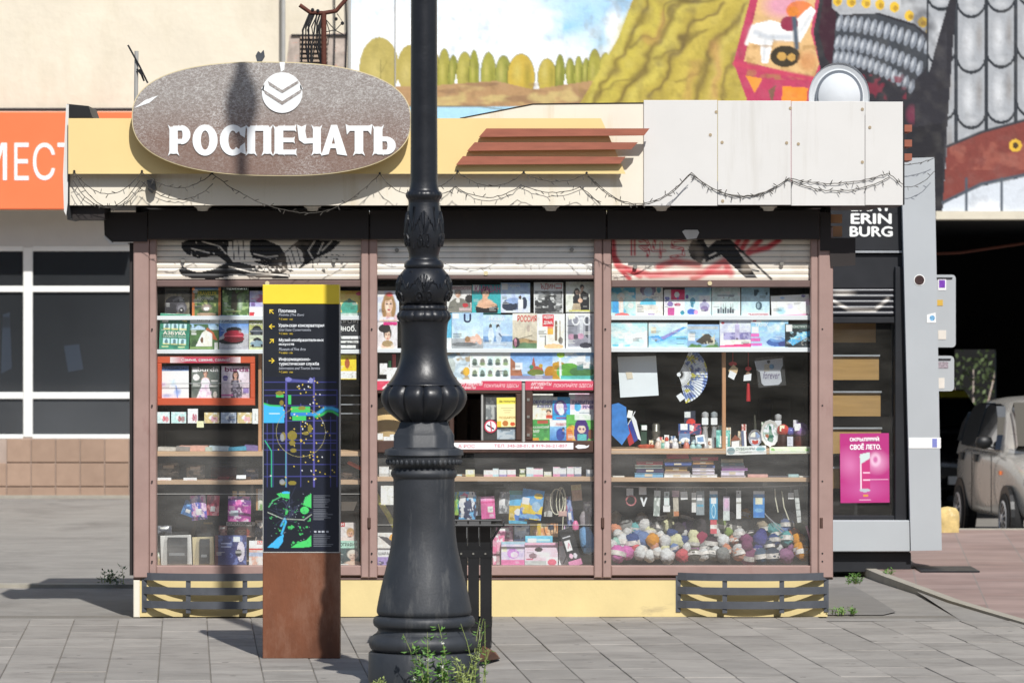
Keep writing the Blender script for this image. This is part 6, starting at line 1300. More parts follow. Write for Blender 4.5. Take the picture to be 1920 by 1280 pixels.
mag((630, 1013, 670, 1027), 'mint green magazine header strip beside the post', '#a9d4c2', lambda c: c.t('ОГРАФИЯ', .2, .25, .98, .75, '#2f5f52', bold=.015), .155)
def f(c): face(c, .68, .4, .22, '#dcc0ac', '#d9d2c4', '#b07a70'); c.e(.68, .85, .25, .15, '#e0c0ac'); c.n('#3f5f60', 4, 3, .4, .6, .8, (0, 0, .4, 1)); c.r(.02, .85, .5, .92, '#e6e6e2')
mag((630, 1027, 676, 1061), 'magazine with a white haired man in the window corner by the post', '#38484a', f, .14)
# --- middle bay
def f(c): tagc(c, .0, .0, .3, .2); face(c, .52, .42, .26, '#ecc9b4', '#a07c50', '#a83a44', long=True); c.e(.55, .12, .22, .1, '#c8404c', .9, 0, .6); c.r(.1, .86, .9, .95, '#e0dce6'); c.n('#d88a90', 8, 4, .6, .66, .5, (.1, .78, .9, .95))
mag((708, 545, 748, 602), 'magazine with a curly blonde woman left of the lamp post', '#cfd4e4', f, .1)
def f(c): face(c, .5, .48, .2, '#e6bfa8', '#231c1c', '#b03a48'); c.e(.35, .25, .3, .16, '#231c1c'); c.e(.5, .82, .28, .12, '#a08860'); c.r(.3, .02, .98, .12, '#d83a8c'); c.t('ИКОНЫ', .3, .02, .96, .14, '#e02a80', bold=.02)
mag((708, 603, 745, 653), 'magazine with a dark haired woman in a hat left of the lamp post', '#dcd6d8', f, .09)
def f(c): face(c, .45, .3, .14, '#c9a088', '#8a8580', '#a07060'); c.p([(.0, 1), (.12, .62), (.35, .48), (.62, .48), (.95, .66), (1, 1)], '#7d7a70'); c.e(.45, .56, .08, .1, '#d9d4cc'); c.e(.9, .5, .16, .16, '#2c2a2a'); c.e(.75, .74, .12, .08, '#c0303c'); c.r(.5, .85, 1, .95, '#c9b0b0', .8); c.r(.1, .03, 1, .16, '#cdb4b4'); c.t('ЛИЧНОСТИ', .1, .03, .98, .17, '#a87c7c', bold=.01)
mag((838, 535, 884, 585), 'magazine with a grey bearded man in a grey jacket', '#dcd9d4', f, .1)
def f(c): c.g(0, 1, '#2fa0a4', '#37adb0'); c.t('КАРАВАН', .1, .02, .98, .25, '#c05a92', bold=.015); face(c, .47, .27, .16, '#e6b898', '#33211c', '#b84a50'); c.e(.45, .52, .1, .18, '#dcab8c'); c.p([(.1, .84), (.2, .65), (.4, .56), (.6, .56), (.85, .66), (.92, .85)], '#e0b090'); c.p([(.12, .74), (.45, .82), (.9, .72), (.88, 1), (.15, 1)], '#17161a'); tagc(c, .02, .0, .22, .2)
mag((885, 534, 939, 588), 'teal magazine with a woman in a black off shoulder dress', '#34a8aa', f, .1)
def f(c): c.g(0, 1, '#a8c4ec', '#d8dcf4'); c.e(.4, .72, .34, .2, '#4a5878'); c.e(.3, .78, .26, .16, '#2c3448'); c.e(.42, .6, .24, .1, '#8fa4cc'); c.e(.8, .68, .1, .2, '#31384c'); c.r(.58, .55, .75, .98, '#e9ebf4'); c.e(.66, .49, .05, .06, '#4a3830'); tagc(c, .02, .03, .22, .2); c.t('DRIVING', .26, .05, .66, .15, '#f4f4f6', bold=.02)
mag((939, 530, 994, 586), 'pale blue car magazine with a woman in white', '#bcd0ee', f, .1)
def f(c): c.r(.03, .28, .97, 1, '#8d8d8c'); c.n('#2f2f30', 6, 13, .4, .55, .95, (.03, .28, .97, 1), .6, 1.5); c.n('#e0e0de', 8, 19, .55, .6, .8, (.03, .3, .97, .95), .6, 1.4); c.p([(.5, .45), (.6, .6), (.75, .95), (.5, .97)], '#3c3c3e'); c.t('ЪДИН', .22, .05, .72, .25, '#c04a52', bold=.0); c.r(.75, .05, .95, .07, '#c04a52'); c.r(.93, .05, .95, .2, '#c04a52'); c.r(.75, .17, .95, .21, '#c04a52')
mag((1001, 529, 1056, 587), 'magazine with a black and white train photograph and red title', '#eceae6', f, .1)
def f(c): face(c, .38, .32, .08, '#e0bda6', '#1f1a1a', long=True); face(c, .56, .2, .075, '#d9b49c', '#2a2422'); c.p([(.25, .5), (.35, .4), (.48, .45), (.5, .72), (.24, .72)], '#26262a'); c.p([(.48, .95), (.5, .4), (.6, .3), (.8, .4), (.82, .95)], '#202024'); c.p([(.26, .72), (.5, .72), (.52, .95), (.2, .95)], '#b9a68c'); c.r(.1, .93, .85, .97, '#d6d052'); c.e(.5, .62, .08, .08, '#d8b096'); tagc(c, .03, .3, .2, .14)
mag((1061, 528, 1115, 585), 'cream magazine with a couple dressed in black', '#dddfd2', f, .1)
mag((832, 587, 848, 653), 'turquoise magazine edge right of the lamp post neck', '#63b8d8', lambda c: c.r(0, .7, 1, 1, '#dfe9ea'), .095)
def f(c): c.g(0, .7, '#a8c8ea', '#cfe2f2'); c.g(.7, 1, '#b0b4b8', '#8f9294'); c.e(.62, .75, .2, .1, '#d4a894', 1, -12); c.e(.85, .72, .08, .16, '#dcb09c', 1, -30); c.e(.5, .72, .08, .08, '#a07c58'); c.e(.4, .86, .4, .06, '#6f7274'); tagc(c, .02, .02, .2, .14); c.t('U', .38, .03, .62, .27, '#28355f', bold=.03)
mag((847, 586, 906, 655), 'pale blue magazine with a large dark letter and a reclining woman', '#bcd6ee', f, .085)
def f(c): c.g(0, .6, '#bcd6ee', '#a8c4e2'); c.r(0, .62, 1, .78, '#6f94c0'); c.r(0, .78, 1, 1, '#b0c0d0'); c.e(.25, .33, .05, .07, '#4a4440'); c.e(.5, .34, .06, .07, '#3a3230'); c.e(.27, .6, .1, .24, '#d0deea'); c.e(.53, .6, .1, .26, '#c4d4e4'); c.l([(.55, .55), (.62, .62)], .05, '#5a6a88'); c.t('НОВЫЙ', .2, .03, .72, .17, '#f4f7fa', bold=.02); c.t('НЕБО', .28, .19, .6, .28, '#f4f7fa', bold=.015); c.t('ВДОХНОВЕНИЕ', .22, .83, .8, .88, '#eef2f6', bold=.02)
mag((906, 590, 961, 655), 'pale blue magazine with two figures in white by water', '#a8c4e2', f, .085)
def f(c): c.g(0, .7, '#d6cdbc', '#c8bda6'); c.p([(0, .75), (.5, .7), (1, .78), (1, .88), (0, .9)], '#a88c62'); c.p([(0, .9), (.4, .82), (1, .84), (1, 1), (0, 1)], '#5f7f5c'); c.e(.15, .82, .14, .14, '#3a3038'); c.e(.12, .82, .06, .12, '#d08aa0'); c.l([(.15, .74), (.8, .62)], .02, '#4a443c'); c.e(.65, .42, .07, .1, '#a8948a', .7); c.t('РОССИЯ', .2, .06, .98, .24, '#d84848', bold=.02); tagc(c, .0, .02, .22, .18)
mag((961, 587, 1007, 654), 'beige magazine with red title and a field landscape', '#cfc4ae', f, .087)
def f(c): c.r(.08, .25, .97, .97, '#efe9dc'); c.r(.38, .35, .58, .58, '#e8b04a'); c.r(.38, .32, .58, .42, '#d88a6a'); c.r(.65, .2, .72, .75, '#7d6a52'); c.r(.8, .2, .84, .78, '#a89a84'); c.r(.1, .62, .3, .65, '#34302c'); c.l([(.3, .62), (.3, .95)], .03, '#34302c'); c.e(.6, .92, .35, .08, '#d9b88a'); c.r(.2, .02, .6, .35, '#d0323e'); c.t('ИДЕИ', .24, .05, .56, .15, '#f6f0ee', bold=.03); c.t('ДОМА', .24, .2, .56, .31, '#f6f0ee', bold=.03); c.e(.85, .75, .08, .1, '#3a3430', .8)
mag((1007, 588, 1059, 655), 'home decor magazine with a red square title', '#f0eeea', f, .085)
def f(c): c.r(.08, .07, .92, .95, '#a9aab4'); c.r(.1, .1, .4, .7, '#8c8d98'); c.r(.5, .1, .6, .7, '#d0d2d8'); c.r(.7, .1, .78, .7, '#4f525c'); c.e(.45, .76, .35, .16, '#8d8c98'); c.e(.2, .66, .12, .08, '#c898b0'); c.e(.52, .64, .12, .08, '#c99ab4'); c.e(.35, .66, .09, .07, '#4a4450'); c.e(.7, .9, .22, .08, '#3a3a46'); c.ring(.35, .2, .12, .05, '#e6e8ee'); c.ring(.75, .2, .12, .05, '#dfe2ea'); c.p([(.05, .02), (.3, .0), (.34, .14), (.12, .18)], '#e9e8d4')
mag((1061, 587, 1114, 654), 'white bordered magazine with a violet grey bedroom', '#eef0f2', f, .085)
# picture row
def f(c): c.n('#d8e0e6', 3, 3, .4, .6, .9); c.n('#a8906a', 4, 8, .55, .62, .9); c.e(.85, .7, .14, .16, '#d8a83a'); c.p([(0, .1), (.4, 0), (.5, .1), (0, .35)], '#7f929e'); c.e(.2, .5, .2, .3, '#b8c0bc')
mag((836, 661, 881, 711), 'calendar picture with grey and yellow rocks beside the lamp', '#b8c8d2', f, .09, 'calendar', 'calendar', 'calendars below the magazines', lean=1)
def f(c):
    for j in range(2):
        for i in range(5): c.r(.04+i*.19, .13+j*.43, .2+i*.19, .5+j*.43, ['#dff0e6', '#e9efe0', '#d4e9e6'][(i+j) % 3]); c.e(.12+i*.19, .34+j*.43, .055, .12, ['#4a5a4c', '#6f7f5a', '#3f5a66', '#5a5048'][(i*3+j) % 4], .85); c.e(.12+i*.19, .42+j*.43, .07, .06, ['#3f4a44', '#8aa070', '#31444a'][(i+j*2) % 3], .8)
mag((881, 661, 957, 711), 'white calendar with ten small green pictures', '#f3f4ee', f, .09, 'calendar', 'calendar', 'calendars below the magazines', lean=1)
def f(c): c.g(0, .8, '#5f97d8', '#bcd4ea'); c.p([(0, .2), (.25, .6), (.3, .95), (0, 1)], '#a86c50'); c.p([(.44, .75), (.5, .5), (.55, .15), (.6, .5), (.75, .55), (.8, .78), (.44, .8)], '#b05a48'); c.e(.5, .55, .05, .08, '#3f8a6a'); c.e(.72, .5, .05, .07, '#c8a040'); c.e(.6, .75, .2, .12, '#6f7a3a'); c.e(.95, .75, .14, .25, '#b8802c'); c.r(0, .86, 1, 1, '#8a86a0'); tagc(c, .12, .38, .16, .25)
mag((957, 660, 1036, 711), 'calendar picture of a red church under blue sky', '#7fa8d8', f, .09, 'calendar', 'calendar', 'calendars below the magazines', lean=1)
def f(c): c.g(0, .5, '#4f9ad8', '#eaf2f0'); c.n('#ffffff', 3, 5, .45, .6, .8, (.3, 0, .8, .5)); c.e(.15, .7, .25, .35, '#b88a2c'); c.e(.4, .72, .3, .32, '#5fa03c'); c.e(.72, .72, .3, .2, '#4a7a46'); c.l([(.18, .1), (.2, .95)], .05, '#e6f0ee'); c.e(.2, .1, .1, .1, '#9ac43c'); c.r(.2, .86, 1, 1, '#58b0a8'); c.p([(.6, .5), (.8, .38), (1, .46), (1, .62), (.6, .66)], '#4f7a80', .8); tagc(c, .74, .36, .16, .24)
mag((1036, 660, 1113, 711), 'calendar picture of a waterfall and a turquoise lake', '#7fb890', f, .09, 'calendar', 'calendar', 'calendars below the magazines', lean=1)
for (b_, lab) in (((712, 681, 726, 702), 'upper left'), ((725, 689, 746, 712), 'lower right')): mag(b_, 'white price card left of the lamp post, the '+lab+' one', '#f2f1ec', lambda c: c.n('#a8a49c', 9, 3, .6, .65, .6), .085, 'price card', 'price_card', 'price cards by the lamp', th=.001)
tag(MB().pbox(728, 676, 733, 690, .13, .03, .004).build('toy_block', mat('toy_green', '#3fa060', .4)), 'green toy bottle left of the lamp post', 'toy'); tag(MB().pbox(735, 664, 742, 690, .14, .03, .005).build('toy_bottle', mat('toy_red', '#b8404a', .4)), 'red toy bottle left of the lamp post', 'toy')
# red slogan strips
for (x0, x1, lab) in ((707, 742, 'red slogan strip left of the lamp post'), (852, 978, 'red slogan strip over the service hatch'), (985, 1114, 'red slogan strip over the school books')):
    cv = Cv(0, 0, 1, 1, int((x1-x0)*.7), 10, '#d04a62'); cv.n('#dd6a7c', 4, 3, .5, .7, .6)
    if x0 == 852: cv.r(.05, 0, .4, .25, '#efe9ea'); cv.t('АРГУМЕНТЫ', .06, .1, .42, .5, '#f6f0f0', shear=.2, bold=.01); cv.t('И ФАКТЫ', .1, .55, .32, .9, '#f6f0f0', shear=.2, bold=.01); cv.t('ПОКУПАЙТЕ ЗДЕСЬ!', .44, .25, .96, .78, '#f3dfe2', shear=.2)
    elif x0 == 985: cv.t('АРГУМЕНТЫ', .08, .15, .38, .5, '#f6f0f0', shear=.2, bold=.01); cv.t('И ФАКТЫ', .08, .55, .26, .88, '#f6f0f0', shear=.2, bold=.01); cv.t('ПОКУПАЙТЕ ЗДЕСЬ!', .41, .2, .98, .76, '#f3dfe2', shear=.2)
    else: cv.p([(.2, .9), (.6, .2), (.9, .2), (.5, .9)], '#f3e4e6')
    sheet('slogan_strip', (x0, 714, x1, 731), cv, -.016, lab, 'sticker', 'red slogan strips', th=.002)
cv = Cv(0, 0, 1, 1, 120, 8, '#f1eeee'); cv.t('А РОС', .04, .25, .18, .75, '#e6a6b0', bold=.01); cv.t('ТЕЛ. 345-28-01, 8 919-36-21-857', .34, .22, .95, .72, '#dd8fa0', bold=.01)
sheet('phone_strip', (850, 829.5, 1075, 842), cv, -.022, 'white strip with a pink telephone number on the hatch sill', 'sticker', th=.002)
b = MB().pprism([(1078, 837), (1084, 833), (1096, 834), (1100, 836), (1105, 833.5), (1103, 838), (1098, 840), (1084, 841)], -.021, .002); tag(b.build('fish_sticker', 'shelf_white'), 'white torn sticker at the right end of the hatch sill', 'sticker')
cv = cover(40, 56, '#f3e7a8'); cv.r(0, 0, 1, .22, '#efe05a'); cv.e(.4, .88, .14, .1, '#c07a40'); cv.e(.75, .9, .12, .07, '#d0603a'); cv.r(0, .8, .2, 1, '#e8c040'); cv.t('За покупку', .12, .09, .9, .17, '#5a5030', bold=.01); cv.t('ПОДАРОК', .1, .64, .9, .73, '#c49a5a', bold=.01); cv.r(.2, .34, .8, .36, '#b0a478'); cv.r(.3, .42, .7, .44, '#b0a478'); cv.r(.35, .5, .65, .52, '#b0a478')
sheet('gift_notice', (932, 745, 971, 800), cv, .004, 'yellow paper notice taped inside the sliding hatch pane', 'notice', th=.001, roll=-.8)
cv = cover(60, 30, '#cfd8de'); cv.n('#8fa8bc', 4, 3, .45, .6, .8); cv.r(.2, .2, .7, .3, '#5a6a78'); sheet('hatch_notice', (932, 801, 968, 823), cv, .02, 'pale blue printed sheet below the yellow notice', 'notice', th=.001)
cv = cover(22, 60, '#d8dad6'); cv.n('#7d8488', 3, 4, .45, .55, .9); sheet('hatch_leaflet', (911, 745, 931, 786), cv, .06, 'grey leaflets seen through the sliding hatch pane', 'leaflet', th=.004)
ns = thing('no_smoking_sign', P(920, 811, .004), 'round red and white no smoking sticker on the hatch pane', 'sign')
MB().disc(920, 799, 12.2, .004, .003).build('red_disc', mat('safety_red', '#c8485a', .45, var=.05), ns); MB().disc(920, 799, 9.8, .0025, .002).build('white_disc', 'shelf_white', ns); MB().pprism([(912, 797), (914, 795.5), (927, 803), (925.5, 805)], .0012, .0015).build('cigarette', 'cable_black', ns); MB().pprism([(919, 790), (921, 790), (922.5, 808), (920.5, 808)], .0004, .001).build('slash', 'safety_red', ns)
# school books
def f(c): c.r(0, 0, 1, .3, '#e4e6dc'); c.n('#c8a878', 4, 3, .5, .6, .8, (0, .5, 1, 1)); c.e(.78, .62, .12, .08, '#3a2c24'); c.e(.78, .68, .1, .08, '#e0b89c'); c.r(.66, .74, .95, .86, '#c8503c'); c.t('ОБУЧЕНИЕ', .02, .22, .98, .34, '#4a4ca0', bold=.02); c.t('АЗБУКЕ', .2, .37, .95, .48, '#4a4ca0', bold=.02)
mag((999, 738, 1037, 792), 'white school book with violet title, upper left of the hatch books', '#e9e4d0', f, .07, 'book', 'school_book', 'school books beside the hatch', lean=1)
def f(c): c.e(.45, .45, .38, .32, '#6f5aa0'); c.e(.42, .42, .22, .22, '#ecd4dc'); c.e(.5, .6, .16, .16, '#d9e6ee'); c.r(.2, .84, .8, .89, '#a03a70'); tagc(c, 0, 0, .28, .12)
mag((1036, 744, 1069, 789), 'blue school book with a violet round picture', '#3fa0d8', f, .06, 'book', 'school_book', 'school books beside the hatch', lean=1)
def f(c): c.r(0, .6, 1, .85, '#e8eef0'); c.e(.35, .5, .14, .16, '#5ab0e0'); c.t('РАЗВИТИЯ', .14, .26, .98, .40, '#4a3f9a', bold=.02); c.t('РЕЧИ', .56, .44, .96, .56, '#4a3f9a', bold=.02); tagc(c, .0, .02, .24, .2); c.r(.4, .7, .9, .74, '#a8b4bc')
mag((1067, 737, 1113, 788), 'pink school book with violet title, upper right of the hatch books', '#ecc4d4', f, .065, 'book', 'school_book', 'school books beside the hatch', lean=1)
def f(c): c.r(.3, .05, .9, .2, '#b85a48'); c.n('#7fc05a', 4, 5, .5, .6, .9, (0, .65, 1, 1)); c.r(.0, .85, .35, 1, '#e0a030'); c.t('КАЗАНСКИЙ', .04, .28, .96, .42, '#eef4e6', bold=.02); c.t('МИР', .04, .48, .4, .62, '#eef4e6', bold=.02)
mag((999, 786, 1031, 826), 'green school book, lower left of the hatch books', '#4a9a50', f, .05, 'book', 'school_book', 'school books beside the hatch', lean=1, roll=-1)
def f(c): c.r(0, 0, 1, .3, '#e9e2e0'); c.g(.3, 1, '#8fc0e8', '#3f80c4'); c.e(.55, .7, .22, .3, '#2f4a9a'); c.e(.7, .42, .07, .07, '#2c3050'); c.e(.7, .5, .05, .05, '#d8b098'); tagc(c, .0, .03, .25, .26); c.t('ПОВЕСТИ', .33, .15, .97, .27, '#d05a6a', bold=.015)
mag((1031, 787, 1067, 826), 'story book with a figure in a blue cloak', '#6fa8dc', f, .045, 'book', 'story_book', 'school books beside the hatch', lean=1)
def f(c): c.e(.2, .75, .25, .35, '#e8b04a'); c.e(.1, .8, .14, .3, '#e0803a'); c.e(.55, .45, .24, .3, '#4a2f78'); c.e(.38, .7, .1, .3, '#4a2f78'); c.e(.75, .68, .09, .3, '#4a2f78'); c.e(.56, .55, .15, .16, '#f0cdb8'); c.e(.5, .55, .03, .05, '#6a2a6a'); c.e(.63, .55, .03, .05, '#6a2a6a'); c.r(.4, .76, .74, 1, '#5fc0c0'); c.r(.45, .3, .68, .42, '#4a2f78'); c.r(.3, .0, 1, .2, '#e4f0e0'); c.e(.9, .75, .1, .2, '#7a4a30')
mag((1062, 777, 1113, 826), 'colouring book with a violet haired girl on green and orange', '#6ab85a', f, .04, 'book', 'colouring_book', 'school books beside the hatch', lean=1)
b = MB(); b.lathe([(.005, -.11), (.07, -.095), (.105, -.03), (.11, .03), (.075, .09), (.01, .115)], (X(728, .25), .27, Z(797, .25)), 20); b.v = [(x, .27+(y-.27)*.5, z) for x, y, z in b.v]; tag(b.build('cushion', mat('beige_cloth', '#d9b880', .8, var=.08), None, True), 'plump beige cushion behind the glass left of the lamp post', 'cushion')
for k, (x0, y0, x1, y1) in enumerate(((708, 812, 718, 824), (719, 818, 732, 826), (731, 814, 744, 826))): mag((x0, y0, x1, y1), ['left', 'middle', 'right'][k]+' of three small white tags below the beige cushion', '#efede6', lambda c: c.n('#b0a89c', 6, 3, .6, .65, .7), .09, 'price tag', 'price_tag', 'white tags below the cushion', th=.001)
# little boxes on the middle shelf
lst = [(711, 729, 874, '#e8e6e2', '#b8b4ac', 'white box at the left end of the middle shelf'), (730, 744, 880, '#d6d4ce', '#9a968c', 'grey white box beside the lamp collar'), (856, 866, 889, '#8fc4cc', '#d89a5a', 'low teal box right of the lamp collar'), (873, 890, 880, '#efe9c8', '#d8c878', 'cream box with a rounded yellow lid'), (907, 924, 881, '#efebdf', '#e0a8b0', 'cream box with a pink rim'), (924, 935, 878, '#f1f0ee', '#a8d4e0', 'white box with a pale blue foot'), (936, 950, 880, '#efeef2', '#8a6ab0', 'white box with a violet corner'), (951, 967, 880, '#f0e6e6', '#d86a8a', 'white box with a pink band'), (974, 985, 879, '#5a6a3a', '#e6e6b0', 'olive green box with a cream label'), (987, 1000, 876, '#efede6', '#a8d0e0', 'tall cream box with a light blue foot'), (1000, 1018, 878, '#f0e4e6', '#e85a98', 'white box with a magenta top and green foot'), (1020, 1034, 884, '#efeccf', '#c8c09a', 'low cream box with a grey lid'), (1037, 1050, 875, '#f2dfe6', '#e078a8', 'pink tinted box with a magenta spot'), (1050, 1062, 877, '#eeeef2', '#6a5a90', 'white box with a violet foot'), (1063, 1076, 875, '#eef0f2', '#d85a90', 'white box with a pink foot'), (1077, 1090, 875, '#e9ecf0', '#4a3f70', 'white box with a dark violet foot'), (1099, 1112, 880, '#8a929c', '#6a727c', 'grey box at the right end of the middle shelf')]
for (x0, x1, y0, c1, c2, lab) in lst:
    def f(c, c2=c2): c.r(0, .72, 1, 1, c2, .8); c.r(.2, .08, .85, .5, '#f6f4ee', .8); c.r(.1, .0, .9, .08, c2, .7); c.n('#c0b8b4', 5, 3, .6, .65, .4)
    mag((x0, y0, x1, 893), lab, c1, f, .10, 'box', 'small_box', 'little boxes on the middle shelf', th=.05, lean=0)
# hanging packs in the middle bay
pack((852, 922, 862, 965), 'green and blue card edge beside the lamp bell', '#6ab07a', blot('#4a90c8', '#a8c850', seed=3, t=False), .17)
def f(c): c.n('#e6e9f2', 5, 4, .5, .55, 1); c.r(0, 0, .5, .18, '#e87aa0'); tagc(c, .05, .15, .35, .2); c.n('#6fb0dc', 4, 8, .58, .62, 1)
pack((860, 921, 892, 977), 'dark dotted toy pack with a pink corner above the litter bin', '#3c4460', f, .16, 1)
def f(c): c.r(0, 0, 1, .2, '#eb9ac0'); c.r(.0, .24, 1, .3, '#c84a84'); c.r(.5, .45, .85, .7, '#f0e6d8'); c.r(.55, .8, .9, .95, '#e89ac0')
pack((903, 930, 929, 972), 'pink packet hanging to the right of the dotted pack', '#e06aa4', f, .16, -3)
def f(c): c.n('#c4c6c8', 6, 5, .5, .58, .9); c.r(0, .3, .55, .62, '#f1f1ee')
pack((935, 922, 955, 962), 'grey spotted packet with a white tag in the middle window', '#6f7276', f, .17, 2)
def f(c): c.r(0, 0, 1, .13, '#3a9a92'); c.n('#5ab0dc', 3, 6, .45, .6, 1, (0, .13, 1, .5)); c.r(0, .45, 1, .9, '#d8b830'); c.e(.6, .78, .3, .2, '#4a80d0'); c.e(.5, .65, .2, .1, '#e8f0f4'); c.r(0, .9, 1, 1, '#58b0d0')
pack((954, 919, 988, 981), 'yellow and blue toy pack with a teal header', '#68b4d4', f, .17, 1)
def f(c): c.r(0, 0, 1, .3, '#3f9adc'); c.e(.75, .2, .2, .1, '#e0c050'); c.n('#e6c43a', 3, 9, .48, .55, 1, (0, .3, 1, 1)); c.n('#4a78c0', 4, 12, .58, .62, 1, (0, .5, 1, 1)); c.r(.03, .3, .35, .52, '#f4f2ec'); c.e(.7, .55, .2, .16, '#9ab8d0'); c.e(.5, .9, .4, .08, '#7fb0dc')
pack((973, 917, 1014, 973), 'blue toy pack with yellow figures hanging askew', '#6fa6d4', f, .15, 8)
cb = thing('cable_coil', P(1050, 965, .16), 'looped white charging cable hanging in the middle window', 'cable')
for k, (w_, h_) in enumerate(((12, 24), (9, 27), (5, 26))): MB().tube([P(1050+w_*math.sin(2*math.pi*t/20)+k*2-(6 if k == 0 else 0), 940-h_*math.cos(2*math.pi*t/20), .15+.004*k) for t in range(21)], .0032, 5).build('loop', mat('cable_white', '#e4e0c8', .5), cb, True)
MB().tube([P(1056, 965, .15), P(1055, 985, .15), P(1053, 1010, .15)], .003, 5).build('tail', 'cable_white', cb); MB().pbox(1047, 958, 1063, 968, .145, .02, .004).build('plug', mat('plug_pink', '#c8a49c', .5), cb)
pack((1073, 908, 1092, 938), 'cream and peach cardboard tag near the right of the middle window', '#dcb498', lambda c: c.r(0, 0, 1, .35, '#e4d49a'), .18, -5)
pack((1064, 930, 1077, 985), 'long blue packet hanging beside the white cable', '#3f5a9a', blot('#8fa0c8', '#c4485a', '#2a3054', seed=7), .17, -7)
# bottom of middle bay
def f(c): c.n('#d86a94', 4, 4, .48, .56, .9); c.n('#f3e6ea', 5, 8, .55, .6, .9); c.r(.3, .55, .9, 1, '#8a7a78', .7)
mag((924, 1003, 946, 1058), 'pink flowered booklet beside the litter bin rim', '#dca0b4', f, .2, 'booklet', 'booklet', None)
def f(c): c.r(0, .78, 1, 1, '#e87ab0'); c.e(.5, .5, .25, .22, '#c88ad0'); c.e(.55, .55, .16, .12, '#f0d8ec'); c.r(0, 0, 1, .1, '#a8c8d8'); c.r(.02, .2, .22, .42, '#eceacb')
mag((940, 1015, 984, 1059), 'lilac toy box with a pink stripe at the window bottom', '#d9cdec', f, .16, 'toy box', 'toy_box', 'toy boxes in the middle window', th=.06, lean=0)
def f(c): c.r(0, 0, 1, .2, '#efb4cc'); c.e(.42, .3, .12, .1, '#3a2c30'); c.e(.25, .58, .12, .12, '#8a6f78'); c.e(.55, .55, .25, .2, '#f6ecf0', .7, 0, .6); c.r(0, .8, .8, 1, '#c0c6c4'); c.r(.05, .7, .25, .76, '#d04a70')
mag((984, 1017, 1046, 1059), 'pink toy box with two dark circles at the window bottom', '#efcfdc', f, .15, 'toy box', 'toy_box', 'toy boxes in the middle window', th=.06, lean=0)
mag((985, 1004, 1036, 1020), 'light blue and white toy box behind the pink one', '#6cc0e0', lambda c: (c.r(.1, .3, .4, 1, '#e9f0f0'), c.r(.4, .35, .9, .6, '#bfe4ee')), .23, 'toy box', 'toy_box', 'toy boxes in the middle window', th=.06, lean=0)
mag((1024, 1044, 1046, 1060), 'small pink rounded packet in front of the pink toy box', '#f4eef0', lambda c: c.e(.5, .6, .38, .4, '#e0607a'), .12, 'packet', 'small_packet', None)
def f(c): c.r(0, 0, 1, .2, '#d8b92c'); face(c, .5, .6, .22, '#e6bfa4', '#a88a50', long=True)
mag((994, 981, 1014, 1005), 'yellow magazine with a fair woman behind the toy boxes', '#c8a838', f, .3)
def f(c): c.n('#d08a50', 4, 4, .45, .55, .9); c.e(.6, .3, .2, .2, '#3a4050'); c.r(.0, .0, .3, .3, '#c8c4a0')
mag((1014, 981, 1046, 1006), 'tan magazine with a tiger stripe picture behind the toy boxes', '#d8b088', f, .3)
mag((1048, 1014, 1076, 1060), 'white sock packet with dark lines at the window bottom', '#ecebee', lambda c: (c.l([(.3, .9), (.6, .5), (.9, .75)], .05, '#3a3a40'), c.l([(.5, .3), (.75, .6)], .04, '#4a4a50'), c.r(0, 0, .6, .2, '#e6b0b4')), .15, 'packet', 'sock_packet', None, th=.012, lean=8)
def f(c): c.r(.15, .3, .6, .58, '#eef0ee'); c.l([(.3, .5), (.45, .38), (.5, .5)], .04, '#c04a70'); c.e(.35, .72, .14, .07, '#e6b8cc'); c.e(.65, .74, .14, .07, '#d8d4dc'); c.r(0, .85, 1, 1, '#d88ab0'); c.r(.1, .2, .7, .23, '#c8c8cc')
mag((1068, 988, 1093, 1060), 'tall black box with a pink foot leaning at the window bottom', '#222226', f, .12, 'box', 'earphone_box', None, th=.04, roll=-17, lean=2)
mag((1050, 985, 1060, 1058), 'narrow blue and pink packet behind the black box', '#7fb0d8', blot('#d88ab4', '#e6eef4', seed=6, t=False), .2, 'packet', 'narrow_packet', None, roll=6)
# left of the lamp, lower middle bay
mag((714, 910, 746, 946), 'white paper sheet hanging left of the lamp bell', '#efeee6', lambda c: c.n('#cfccc0', 8, 3, .6, .66, .5), .12, 'paper', 'paper_sheet', None, th=.001)
b = MB().tube([P(700, 917, .2), P(712, 940, .2), P(728, 965, .2), P(746, 1000, .2)], [.013, .017, .016, .016], 10); tag(b.build('gift_tube', mat('tube_yellow', '#cfc83a', .4, var=.5, scale=26), None, True), 'yellow green patterned tube slanting left of the lamp bell', 'tube')
mag((708, 998, 744, 1027), 'white and orange booklet left of the lamp bell', '#e6e0da', lambda c: (c.e(.85, .4, .25, .35, '#e8a030'), c.p([(0, .2), (.5, .3), (1, .8), (.8, 1)], '#3f3a40')), .2, 'booklet', 'booklet', None)
mag((708, 1027, 742, 1061), 'puzzle booklet with a violet picture left of the lamp bell', '#e9e9ea', lambda c: (c.r(0, .5, 1, 1, '#a08ac4'), c.n('#4a3f60', 5, 5, .5, .58, .9, (0, .5, 1, 1)), c.t('ШАРАДЫ', .05, .22, .95, .4, '#4a4a50', bold=.015)), .16, 'booklet', 'booklet', None)

